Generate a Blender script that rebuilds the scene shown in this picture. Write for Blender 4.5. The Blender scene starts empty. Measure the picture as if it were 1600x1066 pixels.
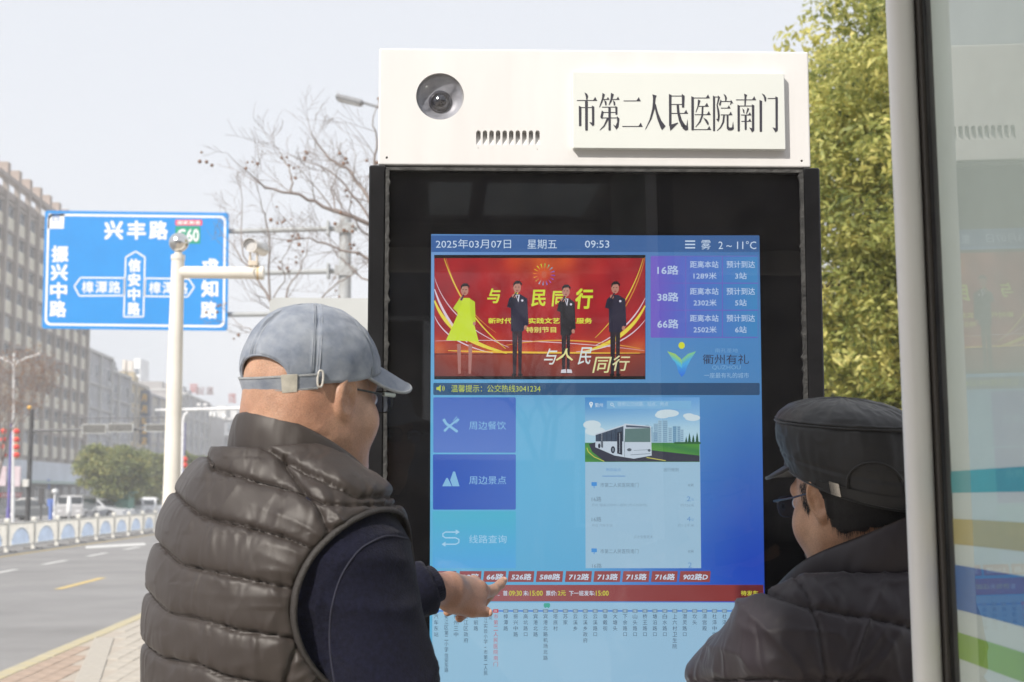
import bpy, math, random
import numpy as np
from mathutils import Vector, Matrix

random.seed(7)
rng = np.random.default_rng(11)
SC = bpy.context.scene
COL = SC.collection
rad = math.radians

# ---------------------------------------------------------------- camera, sky, sun, exposure
EYE = 1.5
FPX = 2311.0
PITCH = math.atan(240.0 / FPX)
CAM = np.array([0.0, 0.0, EYE])
cam_d = bpy.data.cameras.new('camera')
cam_d.sensor_width = 36.0
cam_d.lens = 36.0 * FPX / 1600.0
cam_d.clip_start = 0.05
cam_d.clip_end = 3000.0
cam_d.dof.use_dof = True
cam_d.dof.focus_distance = 2.85
cam_d.dof.aperture_fstop = 8.5
cam_o = bpy.data.objects.new('camera', cam_d)
COL.objects.link(cam_o)
cam_o.location = (0, 0, EYE)
cam_o.rotation_euler = (rad(90) + PITCH, 0, 0)
SC.camera = cam_o

SUN_EL, SUN_AZ = rad(38), rad(-142)          # azimuth measured from +Y towards +X
sun_dir = Vector((math.sin(SUN_AZ) * math.cos(SUN_EL), math.cos(SUN_AZ) * math.cos(SUN_EL), math.sin(SUN_EL)))
sun_d = bpy.data.lights.new('sun', 'SUN')
sun_d.energy = 4.5
sun_d.angle = rad(1.2)
sun_d.color = (1.0, 0.93, 0.84)
sun_o = bpy.data.objects.new('sun', sun_d)
COL.objects.link(sun_o)
sun_o.rotation_euler = sun_dir.to_track_quat('Z', 'Y').to_euler()
sun_o.location = (-5, -5, 12)

world = bpy.data.worlds.new('World')
SC.world = world
world.use_nodes = True
wn = world.node_tree
wn.nodes.clear()
w_out = wn.nodes.new('ShaderNodeOutputWorld')
w_bg = wn.nodes.new('ShaderNodeBackground')
w_sky = wn.nodes.new('ShaderNodeTexSky')
w_sky.sky_type = 'NISHITA'
w_sky.sun_disc = False
w_sky.sun_elevation = SUN_EL
w_sky.sun_rotation = SUN_AZ
w_sky.dust_density = 6.0
w_sky.air_density = 1.0
w_sky.ozone_density = 2.0
# misty morning: the clear-sky colours are washed out by an even white veil of fog
w_mix = wn.nodes.new('ShaderNodeMix')
w_mix.data_type = 'RGBA'
w_mix.inputs[0].default_value = 0.86
w_mix.inputs[7].default_value = (8.0, 8.35, 9.0, 1)
w_bg.inputs['Strength'].default_value = 0.1
wn.links.new(w_sky.outputs[0], w_mix.inputs[6])
wn.links.new(w_mix.outputs[2], w_bg.inputs['Color'])
wn.links.new(w_bg.outputs[0], w_out.inputs[0])

SC.view_settings.view_transform = 'Standard'
SC.view_settings.look = 'None'
SC.view_settings.gamma = 1.0
SC.view_settings.use_curve_mapping = False
SC.view_settings.exposure = 0.15
SC.render.engine = 'CYCLES'
SC.cycles.max_bounces = 6
SC.cycles.transparent_max_bounces = 12
SC.cycles.volume_bounces = 2
SC.cycles.use_denoising = True

# ---------------------------------------------------------------- geometry helpers
cp, sp = math.cos(PITCH), math.sin(PITCH)
def ray(px, py):
    """direction of the sight line through a point of the photograph (1600 x 1066)"""
    cx, cy = (px - 800.0) / FPX, (533.0 - py) / FPX
    return np.array([cx, cp - cy * sp, sp + cy * cp])
def P(px, py, Y):
    d = ray(px, py)
    return CAM + d * (Y / d[1])
def G(px, py, z=-0.15):
    d = ray(px, py)
    return CAM + d * ((z - EYE) / d[2])
def project(W):
    """world points (N,3) -> photograph pixels (N,2)"""
    q = W - CAM
    y = q[:, 1] * cp + q[:, 2] * sp
    z = -q[:, 1] * sp + q[:, 2] * cp
    return np.stack([800 + FPX * q[:, 0] / y, 533 - FPX * z / y], 1)
TILT = 0.0583
def ST(u, s, z=0.0):
    """street coordinates: u across (left negative), s along the street"""
    return (u - TILT * s, s, z)
ST_ROT = math.atan(TILT)

def srgb(r, g, b):
    def f(c):
        c /= 255.0
        return c / 12.92 if c <= 0.04045 else ((c + 0.055) / 1.055) ** 2.4
    return (f(r), f(g), f(b))

class MB:
    """collects shapes and links them as ONE mesh object"""
    def __init__(s):
        s.v = []; s.f = []; s.smooth = []
    def add(s, v, f, smooth=False):
        n = len(s.v)
        s.v.extend([tuple(map(float, p)) for p in v])
        s.f.extend([tuple(int(i) + n for i in q) for q in f])
        s.smooth.extend([smooth] * len(f))
        return s
    def box(s, x0, x1, y0, y1, z0, z1, M=None, bev=0.0):
        if bev > 0:
            b = bev
            v = []
            for (z, k) in ((z0, 1), (z0 + b, 0), (z1 - b, 0), (z1, 1)):
                i = b * k
                xs = [(x0 + b, y0 + i), (x1 - b, y0 + i), (x1 - i, y0 + b), (x1 - i, y1 - b), (x1 - b, y1 - i), (x0 + b, y1 - i), (x0 + i, y1 - b), (x0 + i, y0 + b)]
                v += [(x, y, z) for x, y in xs]
            f = [tuple(range(7, -1, -1)), tuple(range(24, 32))]
            for r in range(3):
                for k in range(8):
                    a, c = r * 8 + k, r * 8 + (k + 1) % 8
                    f.append((a, c, c + 8, a + 8))
        else:
            v = [(x0, y0, z0), (x1, y0, z0), (x1, y1, z0), (x0, y1, z0), (x0, y0, z1), (x1, y0, z1), (x1, y1, z1), (x0, y1, z1)]
            f = [(0, 3, 2, 1), (4, 5, 6, 7), (0, 1, 5, 4), (1, 2, 6, 5), (2, 3, 7, 6), (3, 0, 4, 7)]
        if M is not None:
            v = [tuple(M @ Vector(p)) for p in v]
        return s.add(v, f)
    def tube(s, pts, radii, n=8, caps=True, smooth=True):
        pts = [Vector(p) for p in pts]
        if not hasattr(radii, '__len__'):
            radii = [radii] * len(pts)
        v, f = [], []
        prev = None
        for i, p in enumerate(pts):
            t = (pts[min(i + 1, len(pts) - 1)] - pts[max(i - 1, 0)])
            if t.length < 1e-9: t = Vector((0, 0, 1))
            t.normalize()
            if prev is None:
                a = Vector((0, 0, 1)) if abs(t.z) < 0.9 else Vector((1, 0, 0))
                x = t.cross(a).normalized()
            else:
                x = (prev - t * prev.dot(t))
                x = x.normalized() if x.length > 1e-6 else t.orthogonal().normalized()
            prev = x
            y = t.cross(x)
            for k in range(n):
                a = 2 * math.pi * k / n
                v.append(p + (x * math.cos(a) + y * math.sin(a)) * radii[i])
        for i in range(len(pts) - 1):
            for k in range(n):
                a, b = i * n + k, i * n + (k + 1) % n
                f.append((a, b, b + n, a + n))
        s.add(v, f, smooth)
        if caps:
            m = (len(pts) - 1) * n
            s.add(v[:n], [tuple(range(n - 1, -1, -1))])
            s.add(v[m:], [tuple(range(n))])
        return s
    def lathe(s, prof, M=None, n=24, smooth=True):
        """prof: (radius, z) pairs round the z axis"""
        v, f = [], []
        for r, z in prof:
            for k in range(n):
                a = 2 * math.pi * k / n
                v.append((r * math.cos(a), r * math.sin(a), z))
        for i in range(len(prof) - 1):
            for k in range(n):
                a, b = i * n + k, i * n + (k + 1) % n
                f.append((a, b, b + n, a + n))
        if prof[0][0] > 1e-6: f.append(tuple(range(n - 1, -1, -1)))
        if prof[-1][0] > 1e-6: f.append(tuple(range((len(prof) - 1) * n, len(prof) * n)))
        if M is not None:
            v = [tuple(M @ Vector(p)) for p in v]
        return s.add(v, f, smooth)
    def ball(s, c, r, n=14, m=10, sc=(1, 1, 1)):
        prof = []
        v, f = [], []
        for i in range(m + 1):
            t = math.pi * i / m
            for k in range(n):
                a = 2 * math.pi * k / n
                v.append((c[0] + r * sc[0] * math.sin(t) * math.cos(a), c[1] + r * sc[1] * math.sin(t) * math.sin(a), c[2] - r * sc[2] * math.cos(t)))
        for i in range(m):
            for k in range(n):
                a, b = i * n + k, i * n + (k + 1) % n
                f.append((a, b, b + n, a + n))
        return s.add(v, f, True)
    def prism(s, pts, axis_vec, flip=False):
        """closed outline (3-D points) extruded along axis_vec"""
        n = len(pts)
        a = [Vector(p) for p in pts]
        b = [p + Vector(axis_vec) for p in a]
        f = [tuple(range(n - 1, -1, -1)), tuple(range(n, 2 * n))]
        for k in range(n):
            j = (k + 1) % n
            f.append((k, j, j + n, k + n))
        return s.add(a + b, f)
    def mesh(s, name):
        me = bpy.data.meshes.new(name)
        me.from_pydata(s.v, [], s.f)
        if any(s.smooth):
            me.polygons.foreach_set('use_smooth', s.smooth)
        me.update()
        return me
    def build(s, name, mat, parent=None, loc=None):
        return link(name, s.mesh(name), mat, parent, loc)

def link(name, me, mat, parent=None, loc=None):
    if mat is not None and not me.materials:
        me.materials.append(mat)
    o = bpy.data.objects.new(name, me)
    COL.objects.link(o)
    if parent is not None:
        o.parent = parent
    if loc is not None:
        o.location = loc
    return o
def empty(name, label, cat, loc=(0, 0, 0), rz=0.0, group=None):
    o = bpy.data.objects.new(name, None)
    COL.objects.link(o)
    o.location = loc
    o.rotation_euler = (0, 0, rz)
    o.empty_display_size = 0.2
    return tag(o, label, cat, group)
def tag(o, label=None, cat=None, group=None, kind=None):
    if label: o['label'] = label
    if cat: o['category'] = cat
    if group: o['group'] = group
    if kind: o['kind'] = kind
    return o
def copy_tree(o, parent=None):
    c = o.copy()
    COL.objects.link(c)
    if parent is not None: c.parent = parent
    for ch in list(o.children):
        copy_tree(ch, c)
    return c
def child(root, o):
    """parent o (made with world coordinates) under root, leaving it where it is"""
    o.parent = root
    o.matrix_parent_inverse = root_matrix(root).inverted()
    return o
def root_matrix(r):
    m = Matrix.LocRotScale(r.location, r.rotation_euler, r.scale)
    return m
def bevel_mod(o, w=0.004, seg=2):
    m = o.modifiers.new('bevel', 'BEVEL'); m.width = w; m.segments = seg; m.limit_method = 'ANGLE'; m.angle_limit = rad(40)
    return o
def apply_mods(o):
    dg = bpy.context.evaluated_depsgraph_get()
    me = bpy.data.meshes.new_from_object(o.evaluated_get(dg))
    o.modifiers.clear()
    o.data = me
    return o

# ---------------------------------------------------------------- materials
MATS = {}
def new_mat(name):
    m = bpy.data.materials.new(name)
    m.use_nodes = True
    nt = m.node_tree
    return m, nt, nt.nodes['Principled BSDF']
def pm(name, col, rough=0.55, metal=0.0, spec=0.5, var=0.12, vs=6.0, col2=None, bump=0.0, bs=60.0, coat=0.0, rvar=0.0,
       sheen=0.0, emit=None, es=1.0, trans=0.0, detail=4.0, stretch=None, sss=0.0):
    if name in MATS: return MATS[name]
    m, nt, b = new_mat(name)
    L, N = nt.links, nt.nodes
    tc = N.new('ShaderNodeTexCoord')
    mp = N.new('ShaderNodeMapping')
    L.new(tc.outputs['Object'], mp.inputs[0])
    if stretch: mp.inputs['Scale'].default_value = stretch
    nz = N.new('ShaderNodeTexNoise')
    nz.inputs['Scale'].default_value = vs
    nz.inputs['Detail'].default_value = detail
    nz.inputs['Roughness'].default_value = 0.62
    L.new(mp.outputs[0], nz.inputs['Vector'])
    cr = N.new('ShaderNodeValToRGB')
    c2 = col2 if col2 else tuple(max(0, c * (1 - 2 * var)) for c in col)
    c1 = col if col2 else tuple(min(1, c * (1 + var)) for c in col)
    cr.color_ramp.elements[0].position = 0.3
    cr.color_ramp.elements[1].position = 0.7
    cr.color_ramp.elements[0].color = (*c2, 1)
    cr.color_ramp.elements[1].color = (*c1, 1)
    L.new(nz.outputs[0], cr.inputs[0])
    L.new(cr.outputs[0], b.inputs['Base Color'])
    b.inputs['Roughness'].default_value = rough
    b.inputs['Metallic'].default_value = metal
    b.inputs['Specular IOR Level'].default_value = spec
    b.inputs['Coat Weight'].default_value = coat
    b.inputs['Coat Roughness'].default_value = 0.05
    b.inputs['Sheen Weight'].default_value = sheen
    if trans: b.inputs['Transmission Weight'].default_value = trans
    if sss:
        b.inputs['Subsurface Weight'].default_value = sss
        b.inputs['Subsurface Radius'].default_value = (0.02, 0.008, 0.004)
        b.inputs['Subsurface Scale'].default_value = 0.25
    if rvar:
        mr = N.new('ShaderNodeMapRange')
        mr.inputs[3].default_value = rough - rvar
        mr.inputs[4].default_value = rough + rvar
        L.new(nz.outputs[0], mr.inputs[0])
        L.new(mr.outputs[0], b.inputs['Roughness'])
    if bump:
        n2 = N.new('ShaderNodeTexNoise')
        n2.inputs['Scale'].default_value = bs
        n2.inputs['Detail'].default_value = 5
        L.new(mp.outputs[0], n2.inputs['Vector'])
        bp = N.new('ShaderNodeBump')
        bp.inputs['Strength'].default_value = bump
        bp.inputs['Distance'].default_value = 0.01
        L.new(n2.outputs[0], bp.inputs['Height'])
        L.new(bp.outputs[0], b.inputs['Normal'])
    if emit:
        b.inputs['Emission Color'].default_value = (*emit, 1)
        b.inputs['Emission Strength'].default_value = es
    MATS[name] = m
    return m
def glass_sheet(name, tint=(1, 1, 1), ior=1.5, rough=0.0, dirt=0.03):
    """a thin pane: sees through, mirrors by Fresnel, a little dust"""
    m = bpy.data.materials.new(name); m.use_nodes = True
    nt = m.node_tree; N, L = nt.nodes, nt.links
    N.clear()
    out = N.new('ShaderNodeOutputMaterial')
    fr = N.new('ShaderNodeFresnel'); fr.inputs[0].default_value = ior
    tr = N.new('ShaderNodeBsdfTransparent'); tr.inputs[0].default_value = (*tint, 1)
    gl = N.new('ShaderNodeBsdfGlossy'); gl.inputs['Roughness'].default_value = rough
    mx = N.new('ShaderNodeMixShader')
    ge = N.new('ShaderNodeNewGeometry'); iv = N.new('ShaderNodeMath'); iv.operation = 'SUBTRACT'; iv.inputs[0].default_value = 1.0; L.new(ge.outputs['Backfacing'], iv.inputs[1])
    ml = N.new('ShaderNodeMath'); ml.operation = 'MULTIPLY'; L.new(iv.outputs[0], ml.inputs[0]); L.new(fr.outputs[0], ml.inputs[1])
    L.new(ml.outputs[0], mx.inputs[0]); L.new(tr.outputs[0], mx.inputs[1]); L.new(gl.outputs[0], mx.inputs[2])
    df = N.new('ShaderNodeBsdfDiffuse'); df.inputs[0].default_value = (0.55, 0.53, 0.5, 1)
    tc = N.new('ShaderNodeTexCoord')
    nz = N.new('ShaderNodeTexNoise'); nz.inputs['Scale'].default_value = 9.0; nz.inputs['Detail'].default_value = 8; nz.inputs['Roughness'].default_value = 0.75
    L.new(tc.outputs['Object'], nz.inputs[0])
    pw = N.new('ShaderNodeMapRange'); pw.inputs[1].default_value = 0.4; pw.inputs[2].default_value = 0.9; pw.inputs[3].default_value = dirt * 0.3; pw.inputs[4].default_value = dirt * 2
    L.new(nz.outputs[0], pw.inputs[0])
    sk = N.new('ShaderNodeTexVoronoi'); sk.inputs['Scale'].default_value = 55.0
    L.new(tc.outputs['Object'], sk.inputs[0])
    lt = N.new('ShaderNodeMapRange'); lt.inputs[1].default_value = 0.0; lt.inputs[2].default_value = 0.07; lt.inputs[3].default_value = dirt * 5; lt.inputs[4].default_value = 0.0
    L.new(sk.outputs['Distance'], lt.inputs[0])
    ad = N.new('ShaderNodeMath'); ad.operation = 'ADD'
    L.new(pw.outputs[0], ad.inputs[0]); L.new(lt.outputs[0], ad.inputs[1])
    m2 = N.new('ShaderNodeMixShader')
    L.new(ad.outputs[0], m2.inputs[0]); L.new(mx.outputs[0], m2.inputs[1]); L.new(df.outputs[0], m2.inputs[2])
    L.new(m2.outputs[0], out.inputs[0])
    return m

# ---------------------------------------------------------------- flat print and screen graphics, drawn in photograph pixels on a real plane
class Plane:
    def __init__(s, p0, xdir, ydir):
        s.p0 = np.array(p0, float); s.x = np.array(xdir, float); s.x /= np.linalg.norm(s.x)
        y = np.array(ydir, float); y -= s.x * (y @ s.x); s.y = y / np.linalg.norm(y)
        s.n = np.cross(s.x, s.y)                     # towards the viewer
    def at(s, px, py, off=0.0):
        d = ray(px, py)
        t = ((s.p0 - CAM) @ s.n) / (d @ s.n)
        return CAM + d * t + s.n * off
def glyphs(text, bold=0.0):
    c = bpy.data.curves.new('lettering', 'FONT'); c.body = text; c.offset = bold; c.resolution_u = 2
    o = bpy.data.objects.new('lettering', c); COL.objects.link(o)
    dg = bpy.context.evaluated_depsgraph_get()
    me = bpy.data.meshes.new_from_object(o.evaluated_get(dg))
    v = np.array([tuple(q.co)[:2] for q in me.vertices]) if len(me.vertices) else np.zeros((0, 2))
    f = [tuple(p.vertices) for p in me.polygons]
    bpy.data.objects.remove(o); bpy.data.curves.remove(c); bpy.data.meshes.remove(me)
    return v, f
class Print:
    """coloured flat shapes; layer = height above the plane in 0.25 mm steps"""
    def __init__(s, plane):
        s.pl = plane; s.v = []; s.f = []; s.c = []; s.step = 0.0003
    def raw(s, v, f, col, layer):
        n = len(s.v)
        for (x, y) in v:
            s.v.append(tuple(s.pl.at(x, y, layer * s.step)))
            s.c.append(col(x, y) if callable(col) else col)
        s.f += [tuple(i + n for i in q) for q in f]
    def rect(s, x0, y0, x1, y1, col, layer=1, nx=1, ny=1):
        v = [(x0 + (x1 - x0) * i / nx, y0 + (y1 - y0) * j / ny) for j in range(ny + 1) for i in range(nx + 1)]
        f = [(j * (nx + 1) + i, (j + 1) * (nx + 1) + i, (j + 1) * (nx + 1) + i + 1, j * (nx + 1) + i + 1) for j in range(ny) for i in range(nx)]
        s.raw(v, f, col, layer)
    def poly(s, pts, col, layer=1):
        s.raw(pts, [tuple(range(len(pts)))], col, layer)
    def disc(s, x, y, rx, ry, col, layer=1, n=16, a0=0):
        s.poly([(x + rx * math.cos(2 * math.pi * k / n + a0), y + ry * math.sin(2 * math.pi * k / n + a0)) for k in range(n)], col, layer)
    def line(s, pts, w, col, layer=1):
        ws = w if hasattr(w, '__len__') else [w] * len(pts)
        v = []
        for i, p in enumerate(pts):
            a, b = pts[max(i - 1, 0)], pts[min(i + 1, len(pts) - 1)]
            dx, dy = b[0] - a[0], b[1] - a[1]
            l = math.hypot(dx, dy) or 1
            nx, ny = -dy / l * ws[i] / 2, dx / l * ws[i] / 2
            v += [(p[0] + nx, p[1] + ny), (p[0] - nx, p[1] - ny)]
        s.raw(v, [(2 * i, 2 * i + 1, 2 * i + 3, 2 * i + 2) for i in range(len(pts) - 1)], col, layer)
    def rrect(s, x0, y0, x1, y1, r, col, layer=1):
        pts = []
        for cx, cy, a in ((x1 - r, y0 + r, -90), (x1 - r, y1 - r, 0), (x0 + r, y1 - r, 90), (x0 + r, y0 + r, 180)):
            for k in range(5):
                t = rad(a + 22.5 * k); pts.append((cx + r * math.cos(t), cy + r * math.sin(t)))
        s.poly(pts, col, layer)
    def text(s, t, x0, y0, x1, y1, col, layer=3, bold=0.0, shear=0.0, rot=0.0):
        if bold:            # heavier strokes: the same glyph struck a few times, each a hair apart
            b = bold * (y1 - y0) * .8
            for k, (dx, dy) in enumerate(((-b, -b), (b, -b), (-b, b), (b, b), (0, 0))):
                s.text(t, x0 + b + dx, y0 + b + dy, x1 - b + dx, y1 - b + dy, col, layer + k * .12, 0.0, shear, rot)
            return
        v, f = glyphs(t, 0.0)
        if not len(v): return
        lo, hi = v.min(0), v.max(0)
        q = (v - lo) / np.maximum(hi - lo, 1e-6)
        out = []
        cx, cy = (x0 + x1) / 2, (y0 + y1) / 2
        for a, b in q:
            x = x0 + a * (x1 - x0) + shear * (b - 0.5) * (y1 - y0); y = y1 - b * (y1 - y0)
            if rot:
                dx, dy = x - cx, y - cy
                x, y = cx + dx * math.cos(rot) - dy * math.sin(rot), cy + dx * math.sin(rot) + dy * math.cos(rot)
            out.append((x, y))
        s.raw(out, f, col, layer)
    def vtext(s, t, x, y, w, h, pitch, col, layer=3, bold=0.0):
        for k, ch in enumerate(t):
            if ch == '一': s.rect(x - w / 2, y + k * pitch + h * 0.45, x + w / 2, y + k * pitch + h * 0.6, col, layer)
            elif ch == '口': s.text(ch, x - w * .4, y + k * pitch + 0.1 * h, x + w * .4, y + k * pitch + h * .9, col, layer, bold)
            elif ch == '（': s.text('(', x - w * .4, y + k * pitch + h * .5, x + w * .4, y + k * pitch + h * .8, col, layer, 0)
            else: s.text(ch, x - w / 2, y + k * pitch, x + w / 2, y + k * pitch + h, col, layer, bold)
    def build(s, name, mat, root=None):
        me = bpy.data.meshes.new(name)
        me.from_pydata(s.v, [], s.f)
        at = me.color_attributes.new('ink', 'FLOAT_COLOR', 'POINT')
        at.data.foreach_set('color', np.array([(*c, 1.0) for c in s.c], dtype=np.float32).ravel())
        me.update()
        me.materials.append(mat)
        o = bpy.data.objects.new(name, me); COL.objects.link(o)
        if root is not None: child(root, o)
        return o
def ink_mat(name, emission=None, rough=0.6, coat=0.0):
    m, nt, b = new_mat(name)
    a = nt.nodes.new('ShaderNodeAttribute'); a.attribute_name = 'ink'
    if emission:
        b.inputs['Base Color'].default_value = (0.01, 0.01, 0.012, 1)
        b.inputs['Specular IOR Level'].default_value = 0.0
        b.inputs['Roughness'].default_value = 0.9
        nt.links.new(a.outputs['Color'], b.inputs['Emission Color'])
        b.inputs['Emission Strength'].default_value = emission
    else:
        nt.links.new(a.outputs['Color'], b.inputs['Base Color'])
        b.inputs['Roughness'].default_value = rough
        b.inputs['Coat Weight'].default_value = coat
    return m
# ================================================================ THE SETTING
ROAD = -0.15
def sheet(name, pts, z, mat):
    me = bpy.data.meshes.new(name)
    me.from_pydata([(x, y, z) for x, y in pts], [], [tuple(range(len(pts)))])
    o = link(name, me, mat); tag(o, kind='structure'); return o
m_ground = pm('ground_soil', (0.16, 0.15, 0.13), 0.9, vs=0.3, bump=0.3, bs=8)
m_road = pm('asphalt_worn', (0.265, 0.26, 0.258), 0.85, vs=0.45, var=0.10, bump=0.35, bs=160, detail=8)
m_walk = pm('paving_joint', (0.44, 0.39, 0.33), 0.9, vs=3, var=.04, bump=0.3, bs=60)
def suv(u0, u1, s0, s1):
    return [ST(u0, s0)[:2], ST(u1, s0)[:2], ST(u1, s1)[:2], ST(u0, s1)[:2]]
sheet('ground', [(-900, -300), (900, -300), (900, 1600), (-900, 1600)], ROAD - 0.02, m_ground)
sheet('road', suv(-30, -3.62, -40, 420), ROAD, m_road)
# pavement slab with a real step
mb = MB()
a, b = suv(-3.44, 26, -40, 420)[0], None
q = suv(-3.44, 26, -40, 420)
mb.prism([(x, y, ROAD - 0.015) for x, y in q], (0, 0, 0.166))
tag(mb.build('pavement', m_walk), kind='structure')
q = suv(-46, -30.2, -40, 420)
mb = MB(); mb.prism([(x, y, ROAD - 0.015) for x, y in q], (0, 0, 0.14))
tag(mb.build('far_pavement', pm('far_paving', (0.36, 0.35, 0.33), 0.9, vs=0.8)), kind='structure')
# kerb of separate stones, painted yellow
m_kerb = pm('kerb_yellow', (0.52, 0.44, 0.24), 0.8, col2=(0.42, 0.39, 0.31), vs=5, bump=0.4, bs=40)
kerb = bpy.data.objects.new('kerb', None); COL.objects.link(kerb); tag(kerb, kind='structure')
kme = MB().box(-0.085, 0.085, -0.492, 0.492, -0.165, 0.0, bev=0.012).mesh('kerb_stone'); kme.materials.append(m_kerb)
for i in range(34):
    s = 4.5 + i
    o = bpy.data.objects.new('kerb_stone', kme); COL.objects.link(o); o.parent = kerb
    p = ST(-3.53, s, 0.004 + random.uniform(-.002, .002)); o.location = p; o.rotation_euler = (0, 0, ST_ROT + random.uniform(-.004, .004))
# paving stones one by one where the photograph shows them
m_pav1 = pm('paver_cream', (0.47, 0.43, 0.37), 0.85, vs=7, var=0.1, bump=0.4, bs=70)
m_pav2 = pm('paver_reddish', (0.42, 0.32, 0.25), 0.85, vs=7, var=0.12, bump=0.4, bs=70)
paving = bpy.data.objects.new('paving', None); COL.objects.link(paving); tag(paving, kind='structure')
pmes = []
for mm in (m_pav1, m_pav2):
    me = MB().box(-0.077, 0.077, -0.157, 0.157, -0.02, 0.0, bev=0.004).mesh('paving_stone'); me.materials.append(mm); pmes.append(me)
band_a, band_b = G(134, 1072, 0)[:2], G(152, 1026, 0)[:2]
bd = (band_b - band_a); bd /= np.linalg.norm(bd); bn = np.array([bd[1], -bd[0]])
cnt = 0
for r in range(10):
    for k in range(30):
        u = -3.36 + r * 0.162; s = 10.2 + k * 0.322 + (0.16 if r % 2 else 0)
        if s > 18.6 or u > -0.17 * s + 0.2: continue
        x, y, _ = ST(u, s)
        d = (np.array([x, y]) - band_a) @ bn
        if abs(d) < 0.135: continue
        o = bpy.data.objects.new('paving_stone', pmes[0 if d > 0 else 1]); COL.objects.link(o); o.parent = paving
        o.location = (x, y, 0.006 + random.uniform(-.002, .002)); o.rotation_euler = (random.uniform(-.006, .006), random.uniform(-.006, .006), ST_ROT)
        cnt += 1
m_band = pm('granite_band', (0.45, 0.415, 0.36), 0.8, vs=20, var=0.08, bump=0.2)
for k in range(9):
    c = band_a + bd * (k - 3) * 0.885
    if (c[0] + TILT * c[1]) < -3.30: continue
    o = MB().box(-0.10, 0.10, -0.44, 0.44, -0.02, 0.0, bev=0.004).build('granite_slab', m_band, paving)
    o.location = (c[0], c[1], 0.010); o.rotation_euler = (0, 0, -math.atan2(bd[0], bd[1]))
# painted marks
m_white = pm('road_paint_white', (0.72, 0.72, 0.70), 0.7, col2=(0.5, 0.5, 0.49), vs=14)
m_yel = pm('road_paint_yellow', (0.70, 0.50, 0.16), 0.7, col2=(0.5, 0.40, 0.2), vs=14)
def mark(name, quads, mat):
    me = MB()
    for q in quads: me.add([(x, y, ROAD + 0.004) for x, y in q], [(0, 1, 2, 3)])
    return me.build(name, mat)
mk = bpy.data.objects.new('road_markings', None); COL.objects.link(mk); tag(mk, kind='structure')
def dash(u, s0, s1, w, mat, name='lane_dash'):
    o = mark(name, [[ST(u - w / 2, s0)[:2], ST(u + w / 2, s0)[:2], ST(u + w / 2, s1)[:2], ST(u - w / 2, s1)[:2]]], mat); o.parent = mk
for s0 in (22.4, 26.6, 31.8, 37.0): pass
dash(-6.42, 26.2, 29.8, 0.16, m_yel); dash(-6.45, 19.2, 22.4, 0.16, m_yel); dash(-6.4, 35.0, 38.0, 0.16, m_yel)
for s0 in (30.8, 35.4, 40.1, 45, 50): dash(-9.05, s0, s0 + 2.3, 0.16, m_white)
dash(-11.3, 20, 120, 0.18, m_yel, 'edge_line'); 
arrow = [G(134, 857.5)[:2], G(134, 853.5)[:2], G(226, 848.5)[:2], G(228, 852)[:2]]
o = mark('road_arrow', [arrow], m_white); o.parent = mk

# ---------------------------------------------------------------- white railing along the middle of the road
m_rail = pm('railing_white', (0.74, 0.73, 0.68), 0.45, vs=3, var=0.08)
m_railb = pm('railing_blue', (0.42, 0.52, 0.68), 0.45, vs=3, var=0.08)
m_foot = pm('railing_foot', (0.2, 0.2, 0.2), 0.7)
rail = empty('median_railing', 'white metal railing with blue arched pickets along the middle of the road', 'railing', ST(-12.0, 42.8, ROAD), ST_ROT)
PITCHF = 2.93
post = MB(); post.box(-0.06, 0.06, -0.06, 0.06, 0.0, 0.86, bev=0.008); post.box(-0.075, 0.075, -0.075, 0.075, 0.862, 0.97, bev=0.02)
post_me = post.mesh('post'); post_me.materials.append(m_rail)
ft = MB(); ft.box(-0.3, 0.3, -0.05, 0.05, 0.0, 0.05, bev=0.01); foot_me = ft.mesh('foot'); foot_me.materials.append(m_foot)
pan = MB(); L_ = PITCHF - 0.13
pan.box(-0.02, 0.02, 0.065, 0.065 + L_, 0.80, 0.85); pan.box(-0.02, 0.02, 0.065, 0.065 + L_, 0.16, 0.20)
arc = []
for i in range(25):
    y = 0.115 + L_ * 0.97 * i / 24
    t = (i - 12) / 8.6
    ah = 0.20 + 0.47 * math.sqrt(max(0, 1 - t * t)) if abs(t) < 1 else 0.20
    pan.box(-0.012, 0.012, y - 0.014, y + 0.014, ah, 0.798)
    arc.append((y, ah))
bl = MB()
for y, ah in arc:
    if ah > 0.26: bl.box(-0.013, 0.013, y - 0.016, y + 0.016, 0.202, ah - 0.03)
pts = [(0, y, ah) for y, ah in arc if ah > 0.21]
bl.tube(pts, 0.013, 5)
pan_me = pan.mesh('picket_panel'); pan_me.materials.append(m_rail)
bl_me = bl.mesh('blue_arch'); bl_me.materials.append(m_railb)
for k in range(-6, 26):
    for nm, me in (('post', post_me), ('foot', foot_me), ('picket_panel', pan_me), ('blue_arch', bl_me)):
        o = bpy.data.objects.new(nm, me); COL.objects.link(o); o.parent = rail; o.location = (0, k * PITCHF, 0)

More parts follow.
